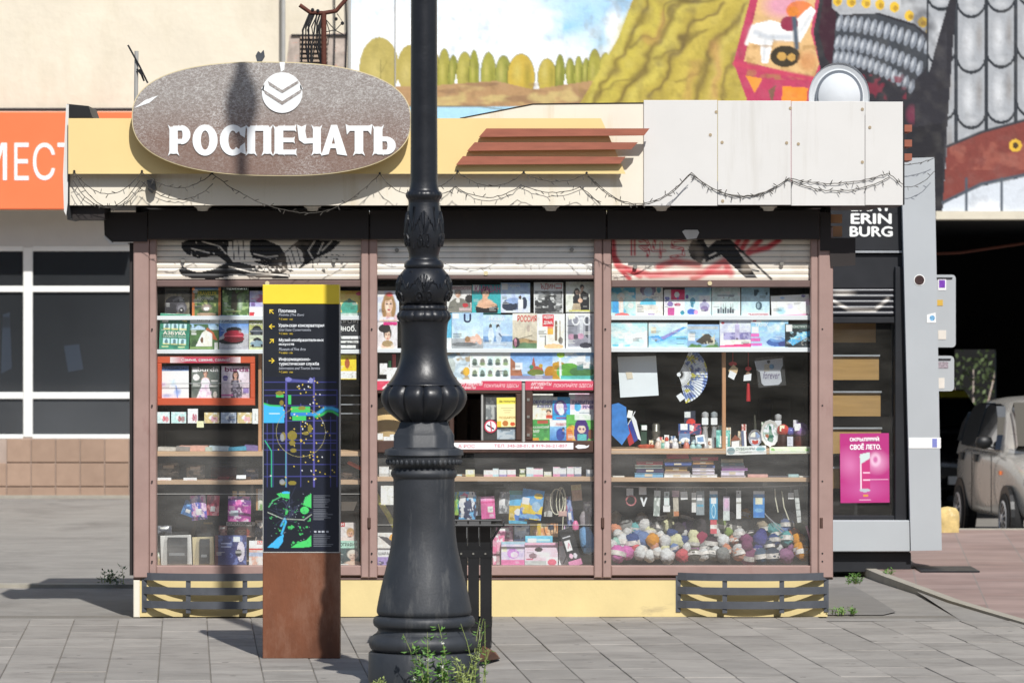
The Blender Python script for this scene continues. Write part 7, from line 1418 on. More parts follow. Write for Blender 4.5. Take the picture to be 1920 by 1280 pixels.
# fuller lower shelves: upright packs behind the front goods
for k, (box, col, c2, lab) in enumerate((((294, 1035, 306, 1060), '#d8c49c', '#8fb0a8', 'tan and teal booklet in the far left window corner'), ((296, 985, 322, 1003), '#4a4c54', '#8a8c94', 'dark grey folder above the left bagged case'), ((410, 985, 426, 1004), '#6a2c34', '#c8a098', 'dark red booklet behind the blue picture book'), ((478, 975, 496, 1013), '#2c2c34', '#c8b8a8', 'dark booklet beside the map pillar above the red headline'), ((455, 878, 484, 899), '#2f3648', '#7a88a8', 'navy box standing behind the brown dish'), ((300, 868, 336, 897), '#50504c', '#8a8a84', 'grey box file in the shade behind the left price card'), ((350, 872, 384, 898), '#47443f', '#a09888', 'brown grey box file in the shade behind the right price card'),
    ((930, 985, 962, 1014), '#8a4a68', '#e0b0c4', 'plum packet behind the lilac toy box'), ((964, 985, 992, 1016), '#4a5a80', '#c8d0e0', 'slate packet behind the light blue toy box'), ((1020, 925, 1036, 968), '#c8c8c4', '#6a7a90', 'pale packet hanging left of the white cable'), ((892, 930, 903, 966), '#b8c4d8', '#5a6a98', 'narrow pale blue packet between the dotted and pink packs'), ((1094, 940, 1110, 968), '#6a6470', '#b0a8b4', 'grey violet packet near the right edge of the middle window'), ((640, 885, 668, 899), '#5a5450', '#b8b0a4', 'brown grey packet on the shelf beside the pink post'))):
    pack(box, lab, col, lambda c, c2=c2: (c.n(c2, 3.5, 5+k, .5, .6, .9), c.r(.2, .12, .75, .3, '#efede6', .8)), .24 if box[1] < 975 else .27, (k % 5)-2, group='packs behind the front goods')
# --- right bay, upper shelf
def f(c): c.n('#4fb4d8', 3, 4, .45, .55, .9); c.e(.4, .35, .16, .14, '#f0ead8'); c.e(.4, .5, .1, .14, '#e8c8b4'); c.r(.32, .55, .5, .9, '#ead8d0'); c.r(.05, .5, .3, .9, '#48a4e0'); c.e(.8, .65, .12, .09, '#ecece6'); c.e(.45, .98, .3, .08, '#d86a6a'); c.r(.7, .2, .95, .3, '#d8f0f2')
mag((1146, 537, 1192, 592), 'blue green booklet with a cook figure at the left end', '#bfe0dc', f, .10, 'booklet', 'toy_booklet', 'booklets on the upper right shelf', lean=2)
def f(c): c.e(.45, .12, .3, .18, '#8a7a98'); c.r(.24, .1, .68, .3, '#a49ab0'); c.e(.46, .18, .16, .16, '#b4cdea'); c.p([(.15, .62), (.18, .5), (.4, .4), (.6, .42), (.75, .5), (.75, .62)], '#6cc4e0'); c.e(.85, .1, .08, .12, '#6fa8b8'); c.r(.45, .92, .7, .98, '#a898b8'); c.r(.1, .74, .8, .76, '#d8c8c0')
mag((1192, 537, 1243, 592), 'cream booklet with a violet mirror and blue cloud', '#e6e0d6', f, .10, 'booklet', 'toy_booklet', 'booklets on the upper right shelf', lean=2)
def f(c): c.r(.0, .0, 1, .12, '#34303a'); c.r(.35, .1, 1, .45, '#d8356a'); c.e(.62, .28, .12, .1, '#efeef2'); c.n('#5a60b0', 6, 4, .5, .56, .9, (.05, .35, 1, .55)); c.r(.12, .5, 1, 1, '#f2eef2'); c.r(.18, .72, .5, 1, '#c0508f'); c.e(.3, .6, .14, .09, '#8a78b0'); c.e(.65, .62, .16, .05, '#b0486a'); c.e(.88, .9, .1, .08, '#3a94a8'); tagc(c, .05, .1, .3, .2)
mag((1245, 537, 1284, 592), 'booklet with a red top and pink dresses', '#e9e4ea', f, .10, 'booklet', 'toy_booklet', 'booklets on the upper right shelf', lean=2)
def f(c): c.g(0, .3, '#7fb4dc', '#b8dcee'); c.r(.55, .32, .95, .94, '#ecebf2'); c.e(.3, .5, .1, .12, '#6aa4b8'); c.e(.28, .62, .06, .1, '#4f8aa0'); c.e(.74, .5, .07, .06, '#8a86a8'); c.e(.74, .66, .18, .14, '#a8a4c0'); c.e(.74, .76, .15, .1, '#7f6f98'); c.e(.25, .86, .16, .1, '#4a6cc4'); c.e(.42, .88, .08, .08, '#d8a0c4'); c.e(.08, .35, .06, .07, '#5a5090')
mag((1284, 537, 1334, 592), 'pale blue booklet with a winter doll', '#cde4f0', f, .10, 'booklet', 'toy_booklet', 'booklets on the upper right shelf', lean=2)
def f(c):
    c.g(0, .2, '#9db4ba', '#cfe0de'); c.r(.2, .3, .78, .34, '#8f9aa4')
    for i in range(7): c.r(.2+i*.085, .76-.05*(i % 2), .26+i*.085, .92, ['#4a525c', '#6f7680', '#39404a'][i % 3]); c.l([(.23+i*.085, .58), (.23+i*.085, .74)], .015, '#a0a8a8')
    c.e(.42, .4, .02, .03, '#4a4a50'); c.e(.6, .4, .02, .03, '#4a4a50')
mag((1335, 536, 1388, 592), 'pale mint booklet with a row of dark figures', '#d4e6e4', f, .10, 'booklet', 'toy_booklet', 'booklets on the upper right shelf', lean=2)
def f(c): c.g(0, 1, '#8fb8cc', '#cde6f0'); c.n('#2f4a58', 4, 6, .52, .57, .95, (.45, .12, .92, .45)); c.e(.62, .66, .11, .14, '#3f5866'); c.e(.6, .66, .05, .1, '#8fa8b4'); c.r(.22, .9, .98, 1, '#eee6e8'); c.t('TRANSFORMERS', .24, .92, .96, .99, '#c04058', bold=.01)
mag((1390, 536, 1443, 592), 'pale blue booklet with dark machine shapes and red title', '#c0dcea', f, .10, 'booklet', 'toy_booklet', 'booklets on the upper right shelf', lean=2)
def f(c): c.e(.25, .75, .16, .25, '#a0d0de', .9, 0, .6); c.e(.5, .6, .12, .25, '#c4c0dc', .9, 0, .6); c.e(.5, .8, .1, .15, '#f4f4ee'); c.e(.68, .85, .07, .12, '#f2f2ea'); c.r(.2, .92, .95, 1, '#e09ab8'); c.e(.95, .4, .12, .3, '#ecc4dc', .8, 0, .7); c.e(.85, .08, .06, .06, '#6f6aa8'); c.e(.3, .12, .06, .05, '#9ab8d8')
mag((1447, 553, 1519, 592), 'white gift box with pastel eggs tilted on the upper right shelf', '#ecebe6', f, .10, 'box', 'gift_box', None, th=.05, roll=-3, lean=2)
# second shelf: kits
def f(c): c.n('#a8dce6', 3, 4, .45, .65, .8); c.n('#f2f8f4', 4, 9, .5, .65, .9); c.e(.12, .92, .1, .05, '#6fc4d8'); c.e(.45, .93, .08, .04, '#7fc4d8')
mag((1146, 604, 1214, 651), 'washed out pale blue kit box on the second right shelf', '#cfe8ea', f, .09, 'kit box', 'model_kit', 'model kits on the second right shelf', th=.04, lean=0)
def f(c): c.g(0, .55, '#d8e6f0', '#b4dcf0'); c.g(.55, 1, '#6fc0ea', '#b8dcee'); c.p([(.04, .58), (.25, .52), (.3, .6), (.9, .18), (.98, .2), (.4, .72), (.2, .8)], '#4fa0e0'); c.p([(.3, .6), (.8, .25), (.85, .28), (.38, .7)], '#8f8ac8'); c.e(.19, .72, .03, .04, '#2c3a48'); c.r(.07, .2, .2, .45, '#e6dcc4'); c.r(.72, .62, .96, .66, '#5a7a98'); c.r(.72, .85, .92, .88, '#5a7a98')
mag((1216, 604, 1289, 651), 'model kit box with a blue jet aircraft', '#a8d4ee', f, .09, 'kit box', 'model_kit', 'model kits on the second right shelf', th=.04, lean=0)
def f(c): c.g(0, .6, '#9ab8dc', '#a8d0ea'); c.n('#4f7a3c', 4, 5, .4, .55, 1, (0, .7, 1, 1)); c.p([(.25, .75), (.55, .42), (.65, .4), (.9, .72), (.75, .85), (.45, .86)], '#4a443c'); c.n('#d0c8b0', 8, 9, .55, .6, 1, (.35, .42, .85, .85)); c.r(.03, .38, .24, .72, '#eef0ea'); c.r(0, .1, .95, .22, '#b8c0c4')
mag((1289, 608, 1349, 651), 'construction kit box with a stone tower on green', '#8fb0d4', f, .09, 'kit box', 'model_kit', 'model kits on the second right shelf', th=.04, lean=0)
def f(c): c.g(0, .6, '#cfd8ec', '#dcdcec'); c.r(.12, .48, .98, .74, '#a8a4c8'); c.n('#6f68a0', 16, 4, .5, .55, .8, (.12, .5, .98, .74)); c.r(.47, .2, .6, .74, '#b8b0d0'); c.p([(.5, .22), (.535, .02), (.57, .22)], '#c8c0d8'); c.r(.5, .68, .56, .74, '#3a3048'); c.r(0, .74, 1, .88, '#e4e2d8'); c.p([(0, .93), (1, .86), (1, 1), (0, 1)], '#d84a80'); c.e(.1, .13, .05, .05, '#c03a48')
mag((1350, 598, 1411, 651), 'model kit box with a lilac tower building', '#dcdcec', f, .09, 'kit box', 'model_kit', 'model kits on the second right shelf', th=.04, lean=0, roll=-.6)
def f(c): c.g(0, 1, '#8cc4e6', '#b0c8e8'); c.r(.0, .0, .28, .12, '#efeef0'); c.n('#dcecf6', 3, 5, .5, .65, .8); c.e(.72, .82, .3, .15, '#4a6aa8'); c.e(.7, .72, .2, .1, '#6f98cc'); c.l([(.35, .62), (.7, .7)], .05, '#a8c8e0'); c.e(.85, .88, .12, .1, '#3f4a80'); c.r(.02, .28, .2, .48, '#eef0ec'); c.r(.0, .52, .22, .62, '#d86ab0'); c.r(.0, .68, .25, .78, '#d86ab0'); c.r(.0, .85, .3, .95, '#d070b8'); c.t('ТАНК', .1, .12, .46, .28, '#eaf4fa', bold=.03); c.e(.1, .06, .05, .04, '#c83a4a')
mag((1408, 598, 1478, 651), 'model kit box with a blue tank', '#9cc8e6', f, .083, 'kit box', 'model_kit', 'model kits on the second right shelf', th=.04, lean=0)
def f(c): c.n('#3f4a50', 5, 3, .5, .6, .8); c.r(.0, .05, 1, .2, '#3f5a50'); c.p([(.1, .75), (.6, .4), (1, .3), (1, .5), (.3, .95)], '#5ab0e0'); c.n('#b8e0f0', 8, 6, .55, .6, .9, (.2, .35, 1, .75)); c.n('#a8a49c', 9, 8, .56, .6, .8, (.3, .6, 1, .95)); tagc(c, .03, .03, .25, .3); c.t('КОНСТРУКТОР', .28, .07, .99, .18, '#e6eeea', bold=.015)
mag((1472, 607, 1520, 650), 'dark construction kit box with a blue craft', '#24292e', f, .078, 'kit box', 'model_kit', 'model kits on the second right shelf', th=.04, lean=0)
# hanging white bag, fan, charms, pouch
wb = thing('white_bag', P(1197, 745, .15), 'plain white bag with a small price tag hanging in the right window', 'bag')
MB().pprism([(1158, 669), (1230, 667), (1235, 741), (1163, 745)], .15, .012).build('bag', mat('bag_white', '#e4ebee', .55, var=.03), wb); MB().pprism([(1173, 698), (1185, 697), (1187, 709), (1176, 711)], .147, .002).build('tag', mat('tag_cream', '#ddd2bc', .7), wb); MB().pprism([(1157, 661), (1230, 661), (1230, 668), (1158, 670)], .152, .01).build('clear_top', MATS['clear_bag'], wb)
fn = thing('folding_fan', P(1298, 752, .15), 'open folding fan with blue and yellow pattern and white ribs', 'fan')
cx_, cy_ = 1273, 702
A0, A1 = -66, 76; n = 22
cvf = Cv(0, 0, 1, 1, 88, 16, '#e4e9f0'); cvf.n('#d8cf4a', 5, 4, .52, .57, .95, None, 1.6, 1); cvf.n('#6f8cc8', 6, 14, .55, .59, .9, None, 1.5, 1); cvf.n('#3f56a0', 9, 24, .62, .65, .8, None, 1.5, 1)
b = MB(); cols = []
for j in range(17):
    for i in range(89):
        a = R(A0+(A1-A0)*i/88); rr_ = 21+(54-21)*j/16
        pt = P(cx_+rr_*math.cos(a), cy_+rr_*math.sin(a)*1.02, .15); pt.y += .004*(1 if (i//2) % 2 else -1); b.v.append(tuple(pt)); cols.append(list(cvf.A[j, i])+[1])
for j in range(16):
    for i in range(88): b.f.append((j*89+i, j*89+i+1, (j+1)*89+i+1, (j+1)*89+i))
b.c = np.array(cols); fo = b.build('leaf', print_mat('fan_cloth', .7), fn); sm = fo.modifiers.new('t', 'SOLIDIFY'); sm.thickness = .002
for i in range(n):
    a = R(A0+(A1-A0)*(i+.5)/n); d = (math.cos(a), math.sin(a)); w_ = .75
    MB().pprism([(cx_+2*d[0]-w_*d[1], cy_+2*d[1]+w_*d[0]), (cx_+23*d[0]-w_*d[1], cy_+23*d[1]+w_*d[0]), (cx_+23*d[0]+w_*d[1], cy_+23*d[1]-w_*d[0]), (cx_+2*d[0]+w_*d[1], cy_+2*d[1]-w_*d[0])], .143, .003).build('rib', 'shelf_white', fn)
MB().disc(cx_, cy_, 4, .14, .008, 12).build('pivot', 'shelf_white', fn); MB().pprism([(1268, 742), (1277, 736), (1285, 746), (1275, 753)], .14, .002).build('price_tag', 'shelf_white', fn)
def charm(x, lab, tassel):
    t = thing('lucky_charm', P(x, 760 if tassel else 712, .14), lab, 'charm', 'charms on red cords'); red = mat('cord_red', '#b8242c', .5, var=.1)
    MB().tube([P(x, 661, .14), P(x, 690, .14)], .0022, 5).build('cord', red, t)
    if tassel:
        MB().disc(x, 691, 6, .137, .008, 12, 4).build('knot', red, t); MB().disc(x, 702, 5, .137, .008, 12).build('bead', mat('charm_brown', '#8a6f58', .5), t); MB().pprism([(x-8, 703), (x+6, 700), (x+5, 713), (x-9, 714)][0:4], .131, .002).build('price_tag', 'shelf_white', t)
        MB().lathe([(.013, -.05), (.012, -.02), (.009, .04), (.007, .055)], (X(x, .14), .14, Z(736, .14)), 10).build('tassel', red, t)
    else:
        MB().disc(x, 682, 8, .137, .006, 10, 4).build('bow', red, t); MB().pprism([(x-8, 694), (x+1, 683), (x+10, 691), (x+7, 702), (x-6, 702)], .134, .01).build('house', mat('charm_straw', '#d0b890', .8), t); MB().pprism([(x-5, 694), (x+7, 700), (x+2, 712), (x-9, 706)], .128, .002).build('price_tag', 'shelf_white', t)
charm(1374, 'straw house charm on a red cord with a white tag', False); charm(1403, 'red knotted charm with a long red tassel', True)
pc = thing('pouch', P(1443, 722, .14), 'white printed pouch in a clear bag hanging at the right', 'pouch')
MB().pprism([(1415, 677), (1467, 671), (1468, 685), (1463, 694), (1466, 715), (1460, 721), (1433, 723), (1428, 718), (1425, 697), (1419, 694)], .14, .012).build('flap', mat('pouch_white', '#e2e6ee', .6, var=.03), pc); letters('forever', pframe(1431, 696, 1462, 710, .139), mat('ink_violet', '#6a5a8a', .5), pc, shear=.25); MB().pprism([(1433, 683), (1443, 682), (1443, 695), (1433, 696)], .137, .002).build('price_tag', 'tag_cream', pc); MB().disc(1447, 687, 4.5, .136, .003).build('seal', 'sticker_blue', pc); MB().disc(1441, 678, 3, .137, .002).build('clasp', 'cable_black', pc)
MB().pprism([(1416, 671), (1469, 666), (1474, 722), (1422, 727)], .130, .002).build('clear_bag', MATS['clear_bag'], pc)
# souvenirs standing on the timber shelf (top at y 841)
SH = 841
def flag(pts, label, mats, Y, pole=None):
    t = thing('small_flag', P(pts[0][0][0], SH, Y), label, 'flag', 'small flags')
    for q, m_ in zip(pts, mats): MB().pprism(q, Y, .008).build('cloth', m_, t)
    if pole: MB().tube([P(*pole[0], Y), P(*pole[1], Y)], .003, 6).build('pole', 'shelf_white', t)
flag([[(1147, 758), (1160, 755), (1174, 763), (1176, 790), (1181, 812), (1166, 834), (1147, 815)]], 'bright blue flag hanging at the left end of the souvenir shelf', [mat('flag_blue', '#3a82d0', .5, var=.22, scale=22)], .12)
flag([[(1187, 778), (1193, 788), (1202, 826), (1196, 822), (1184, 786)], [(1184, 788), (1196, 824), (1189, 829), (1178, 795)], [(1178, 796), (1189, 830), (1180, 836), (1174, 815)]], 'small white blue and red flag on a stick beside the blue flag', ['shelf_white', mat('flag_navy', '#2f3f98', .5), mat('flag_red', '#b0252e', .5)], .17, ((1175, 800), (1191, 771)))
mag((1175, 769, 1184, 783), 'cream price tag clipped above the small flags', '#efeee2', None, .16, 'price tag', 'price_tag', None, th=.001, roll=12)
tag(MB().pbox(1201, 796, 1213, SH, .25, .05, .003).build('gift_carton', mat('deep_green', '#2c4a3a', .5)), 'dark green carton with a tag on the souvenir shelf', 'carton'); mag((1203, 797, 1213, 806), 'white tag on the dark green carton', '#e6ece8', None, .24, 'price tag', 'price_tag', None, th=.001)
b = MB().lathe([(.020, 0), (.026, .01), (.022, .05), (.028, .055), (.022, .06), (.027, .10), (.022, .105), (.024, .14), (.015, .15)], (X(1230, .26), .26, Z(SH, .22)), 16); tag(b.build('metal_beaker', mat('pewter', '#7d7a70', .35, metal=.6), None, 50), 'ribbed pewter beaker on the souvenir shelf', 'beaker')
b = MB().lathe([(.001, 0), (.035, .004), (.042, .018), (.03, .024), (.001, .026)], (0, 0, 0), 16); b.v = [(x*1.25+X(1212, .16), y*.5+.16, z+Z(SH, .13)) for x, y, z in b.v]; tag(b.build('felt_slipper', mat('slipper', '#b8553a', .7, var=.6, scale=34), None, True), 'small red and yellow felt slipper on the souvenir shelf', 'souvenir')
# tiny figurines, each its own little body, head and base
def figurine(x, h, col, lab, Y=.14, wide=1.0, head='#e8d8c8'):
    t = thing('figurine', P(x, SH, Y), lab, 'figurine', 'figurines on the souvenir shelf'); r_ = h*.30*wide/S(Y); hz = h/S(Y); c = (X(x, Y), Y, Z(SH, .08))
    MB().lathe([(r_*.9, 0), (r_, hz*.08), (r_*.85, hz*.35), (r_*.55, hz*.62)], c, 12).build('body', mat('fig_'+col[1:], col, .4, var=.35, scale=60), t, 50)
    MB().lathe([(r_*.15, hz*.58), (r_*.5, hz*.68), (r_*.55, hz*.8), (r_*.4, hz*.94), (r_*.05, hz)], c, 12).build('head', mat('fig_'+head[1:], head, .4, var=.2, scale=60), t, True)
for (x, h, c_, w_, hd, lab) in ((1234, 20, '#d8c0b0', 1.2, '#e6e0dc', 'cream figurine, first in the figurine row'), (1243, 17, '#7fb0a0', 1.2, '#e8d8b0', 'sea green figurine, second in the row'), (1250, 22, '#e6e2de', 1.1, '#c8503c', 'white figurine with a red head'), (1258, 16, '#4a4048', 1.2, '#e8d8c8', 'dark figurine beside the red headed one'), (1266, 20, '#e4e4e6', 1.3, '#efefee', 'white snowman like figurine'), (1275, 14, '#2f2a2a', 1.3, '#d8c8a8', 'black and cream figurine'), (1287, 18, '#c87868', 1.2, '#e6d8c8', 'terracotta bell shaped figurine'), (1299, 13, '#a8ccc8', 1.6, '#cfe0dc', 'pale turquoise squat figurine'), (1310, 13, '#9ac0c4', 1.6, '#e0e8e6', 'turquoise squat figurine beside the glass statues')): figurine(x, h, c_, lab, wide=w_, head=hd)
# picture magnets and frames
def souv(box, label, col, fn=None, Y=.17, roll=0, th=.012, name='picture_magnet', cat='magnet'): mag(box, label, col, fn, Y, cat, name, 'picture souvenirs on the right shelf', th=th, roll=roll, lean=4)
souv((1283, 770, 1304, 794), 'dark picture magnet with a red foot, top of the magnet group', '#2c3040', lambda c: (c.e(.6, .9, .4, .3, '#c83a30'), c.r(.05, .05, .55, .5, '#cfd2d0')), .2)
souv((1272, 794, 1293, 816), 'blue city picture magnet with a white tag', '#2f4a80', lambda c: (c.n('#9a4a50', 5, 3, .5, .6, .9, (0, .6, 1, 1)), c.r(.2, .0, .8, .5, '#e4e6e0')), .19)
souv((1293, 794, 1315, 814), 'picture magnet of a night city beside the blue one', '#33406a', lambda c: (c.n('#c4505a', 5, 7, .5, .6, .9), c.p([(0, .1), (.4, .2), (.3, .7), (0, .6)], '#d8d8d2')), .19)
souv((1273, 812, 1294, 832), 'pale winter picture magnet in front', '#6a80a4', lambda c: c.e(.55, .65, .4, .25, '#dfe8ee'), .15); souv((1296, 818, 1308, 834), 'black framed picture magnet in front', '#3a4048', lambda c: c.e(.5, .6, .3, .25, '#8fa0a8'), .155); souv((1306, 815, 1323, 832), 'white framed blue picture magnet', '#e4e9ec', lambda c: c.r(.15, .2, .85, .8, '#6f90b8'), .15, -8)
def statue(x, y0, label, Y=.2, col='#c9cacb'):
    t = thing('glass_statuette', P(x, SH, Y), label, 'statuette', 'statuettes on the souvenir shelf'); h = (SH-y0)/S(Y); c = (X(x, Y), Y, Z(SH, .1)); m_ = mat('statue_'+col[1:], col, .15, metal=.3, var=.25, scale=40)
    MB().lathe([(.024, 0), (.024, h*.08), (.017, h*.12), (.019, h*.3), (.014, h*.52), (.021, h*.60)], c, 12).build('body', m_, t, 50); MB().lathe([(.012, h*.60), (.010, h*.72), (.016, h*.80), (.022, h*.88), (.020, h*.96), (.004, h)], c, 12).build('head', m_, t, True)
    MB().pbox(x-6, y0+11, x+6, y0+24, Y-.03, .002).build('price_tag', 'shelf_white', t)
statue(1322, 772, 'silver statuette with a white tag, left one of the pair'); statue(1339, 772, 'silver statuette with a clear body, right one of the pair', .22, '#b4bcc0')
souv((1343, 806, 1369, 838), 'teal glass picture frame with a white centre', '#4f9890', lambda c: (c.n('#8fd0c4', 5, 4, .5, .6, .8), c.r(.28, .35, .8, .8, '#eef2ee'), c.r(.2, .85, .8, .98, '#cfe8e2')), .14, name='framed_picture', cat='frame')
hs = thing('toy_house', P(1379, SH, .16), 'tiny house with a brown roof and a white tag', 'toy house'); MB().pprism([(1372, 825), (1386, 825), (1386, 838), (1372, 838)], .15, .03).build('wall', 'shelf_white', hs); MB().pprism([(1370, 826), (1379, 815), (1389, 824)], .145, .04).build('roof', mat('roof_brown', '#8a4a30', .6), hs)
souv((1382, 808, 1391, 836), 'narrow grey picture stand', '#8a8880', lambda c: c.n('#d8c8a8', 4, 3, .5, .6, .9), .2, 4, name='framed_picture', cat='frame'); souv((1391, 807, 1400, 837), 'narrow blue and white picture stand', '#5a6480', lambda c: c.r(.6, 0, 1, 1, '#e9e9ee'), .19, -3, name='framed_picture', cat='frame')
def plate(x, y, rx, ry, label, fn, rim, Y=.18):
    t = thing('souvenir_plate', P(x, y+ry, Y), label, 'plate', 'souvenir plates'); b = MB(); N_ = 36; rings = [(1.0, .014), (.96, .0), (.74, .008), (.72, .012)]
    for (q, dy) in rings:
        for i in range(N_):
            a = 2*math.pi*i/N_; w_ = 1+(.03*math.cos(12*a) if q > .9 else 0); p_ = P(x+rx*q*w_*math.cos(a), y+ry*q*w_*math.sin(a), Y); b.v.append((p_.x, Y+dy, p_.z))
    for k in range(3):
        for i in range(N_): b.f.append((k*N_+i, (k+1)*N_+i, (k+1)*N_+(i+1) % N_, k*N_+(i+1) % N_))
    b.f.append(tuple(range(N_-1, -1, -1))); b.build('rim', rim, t, 40)
    cv = Cv(-1, -1, 1, 1, 26, 26, '#e6eaf0'); fn(cv); b = MB(); cols = []
    for j in range(27):
        for i in range(27):
            u, v = cv.X[j, i], cv.Y[j, i]; k = math.hypot(u, v); m_ = max(abs(u), abs(v)); s_ = (m_/k if k > 1e-6 else 1)
            p_ = P(x+rx*.73*u*s_, y+ry*.73*v*s_, Y+.009); b.v.append(tuple(p_)); cols.append(list(cv.A[j, i])+[1])
    for j in range(26):
        for i in range(26): b.f.append((j*27+i, (j+1)*27+i, (j+1)*27+i+1, j*27+i+1))
    b.c = np.array(cols); b.build('picture', print_mat('plate_glaze', .2), t)
plate(1416, 821, 13, 16, 'blue rimmed oval plate with a city view', lambda c: (c.e(0, -.5, 1, .7, '#8aa4cc'), c.n('#8a8a96', 2, 4, .45, .6, .8), c.r(-.8, .45, .8, 1, '#b84a40'), c.r(-1, -1, .0, -.2, '#e6e8dc')), mat('rim_navy', '#a8b0bc', .25))
plate(1444, 812, 18, 25, 'large white scalloped plate with a green dragon like figure', lambda c: (c.p([(-.2, -.9), (.2, -.7), (.3, 0), (.7, .4), (.5, .9), (-.5, .8), (-.2, .2)], '#2f6a5a'), c.e(-.5, .3, .25, .35, '#a8684a'), c.n('#8fb0a0', 3, 4, .55, .6, .8)), mat('rim_pearl', '#e0e2de', .25, var=.05))
b = MB().tube([P(1416, 838, .24), P(1416, 800, .24), P(1415, 778, .24)], [.01, .008, .005], 8); tag(b.build('tower_model', mat('tower_dark', '#4a4a40', .4)), 'small dark tower model behind the oval plate', 'tower model')
statue(1459, 777, 'slim silver statuette behind the red globe', .28)
def globe(x, y, r, label, col, base='#3a2420', Y=.19):
    t = thing('snow_globe', P(x, SH, Y), label, 'snow globe', 'snow globes'); rr_ = r/S(Y); c = (X(x, Y), Y, Z(SH, .11)); bz = (SH-y-r*.8)/S(Y)
    MB().lathe([(rr_*.95, 0), (rr_, bz*.3), (rr_*.8, bz*.9)], c, 18).build('base', mat('globe_'+base[1:], base, .4, var=.5, scale=40), t, 50)
    MB().lathe([(rr_*math.sin(a), bz*.85+rr_*.8-rr_*math.cos(a)) for a in [R(35+k*14.4) for k in range(10)]]+[(.0005, bz*.85+rr_*1.8)], c, 18).build('dome', mat('dome_'+col[1:], col, .12, var=.6, scale=26, coat=.6), t, True)
globe(1468, 803, 12, 'red snow globe with a cream tag', '#b8463c'); globe(1482, 806, 9, 'blue and violet snow globe between the two larger ones', '#5a5a9a'); globe(1502, 803, 15, 'largest snow globe, violet, at the right end of the shelf', '#9a78b4', '#5a2820')
mag((1462, 797, 1471, 808), 'cream tag on the red snow globe', '#e6e0c0', None, .155, 'price tag', 'price_tag', None, th=.001); mag((1490, 794, 1502, 807), 'white tag on the violet snow globe', '#e6e4ea', None, .145, 'price tag', 'price_tag', None, th=.001, roll=-4); mag((1476, 818, 1487, 836), 'pale grey card in front of the snow globes', '#c4c8d4', None, .135, 'price card', 'price_card', None, th=.001)
def f(c): c.e(.12, .5, .1, .4, '#7f9498'); c.e(.86, .4, .12, .35, '#7fa8ac'); c.ring(.86, .4, .2, .08, '#e6f0ee'); c.t('СУВЕНИРЫ', .24, .15, .72, .45, '#7f8a86', bold=.01); c.t('ПОДАРКИ', .32, .58, .64, .85, '#8f9a96')
mag((1362, 836, 1437, 852), 'white souvenir sign strip on the shelf edge, left one', '#e9efe4', f, .045, 'sign', 'shelf_sign', 'shelf edge sign strips', th=.002, roll=-2, lean=0)
mag((1443, 837, 1519, 850), 'pale green sign strip on the shelf edge, right one', '#dff0c8', lambda c: (c.e(.08, .5, .05, .3, '#8fc470'), c.e(.93, .4, .05, .3, '#8fc470'), c.n('#f2f8d8', 3, 4, .5, .6, .8)), .045, 'sign', 'shelf_sign', 'shelf edge sign strips', th=.002, roll=-.6, lean=0)
# book stacks on the lower timber shelf (top at y 895)
stacks = [('left stack', [(1190, 1244, 9, '#7fb0d0'), (1193, 1245, 8, '#4a4468'), (1191, 1242, 7, '#b8c8bc'), (1194, 1243, 7, '#c04a54'), (1193, 1244, 5, '#6f6458')]),
          ('second stack', [(1245, 1295, 8, '#e6e8ea'), (1246, 1293, 4, '#c8b0a4'), (1247, 1289, 9, '#b89a6a'), (1246, 1297, 8, '#4a62a8'), (1245, 1296, 6, '#b8905a'), (1250, 1292, 5, '#d8485c'), (1250, 1291, 5, '#c84054')]),
          ('third stack', [(1296, 1345, 6, '#e4e6e8'), (1298, 1340, 6, '#d8d0dc'), (1298, 1340, 6, '#e2dce6'), (1298, 1341, 7, '#7080b8'), (1299, 1338, 7, '#b88a58'), (1296, 1347, 7, '#c4405a'), (1296, 1346, 5, '#6a6258')]),
          ('fourth stack', [(1352, 1398, 4, '#d8d4dc'), (1352, 1396, 9, '#e0d8e8'), (1353, 1402, 5, '#a878b0'), (1353, 1397, 4, '#c8b8d8'), (1352, 1395, 6, '#9ab4b8'), (1352, 1394, 7, '#c0b8a0')])]
cn = {0: 'bottom', 1: 'second', 2: 'third', 3: 'fourth', 4: 'fifth', 5: 'sixth', 6: 'seventh'}
rr = random.Random(31)
for nm, bk in stacks:
    y = 895.0
    for k, (x0, x1, h_, c_) in enumerate(bk):
        t = thing('book', P((x0+x1)/2, y, .12), (cn[k] if k < len(bk)-1 else 'topmost')+' book of the '+nm+' on the lower right shelf', 'book', 'stacked books'); dy = rr.uniform(0, .02)
        cm = mat('bk_'+c_[1:], c_, .5, var=.18, scale=30)
        MB().pbox(x0, y-h_+.4, x1, y-h_+1.4, .10+dy, .15).build('cover', cm, t); MB().pbox(x0, y-1.2, x1, y-.3, .10+dy, .15).build('cover', cm, t); MB().pbox(x0+.5, y-h_+1.4, x1-.5, y-1.2, .104+dy, .14).build('spine', cm, t)
        if h_ > 5: MB().pbox(x0+(x1-x0)*.35, y-h_+2.2, x0+(x1-x0)*.62, y-2, .102+dy, .004).build('spine_label', 'paper_cream', t)
        y -= h_
for (x0, x1, y0, c_, lab) in ((1402, 1440, 889, '#d8a8a0', 'flat pink book right of the four stacks'), (1441, 1478, 892, '#5a5660', 'dark flat magazine on the lower right shelf'), (1478, 1498, 889, '#a8c8cc', 'pale teal packet near the shelf end'), (1499, 1519, 892, '#ecece4', 'white packet at the shelf end'), (1149, 1171, 892, '#e6e4dc', 'white flat packet at the left shelf end')):
    tag(MB().pbox(x0, y0, x1, 895, .11, .14, .003).build('flat_booklet', mat('flat_'+c_[1:], c_, .6, var=.15, scale=30)), lab, 'booklet', 'flat booklets on the lower right shelf')
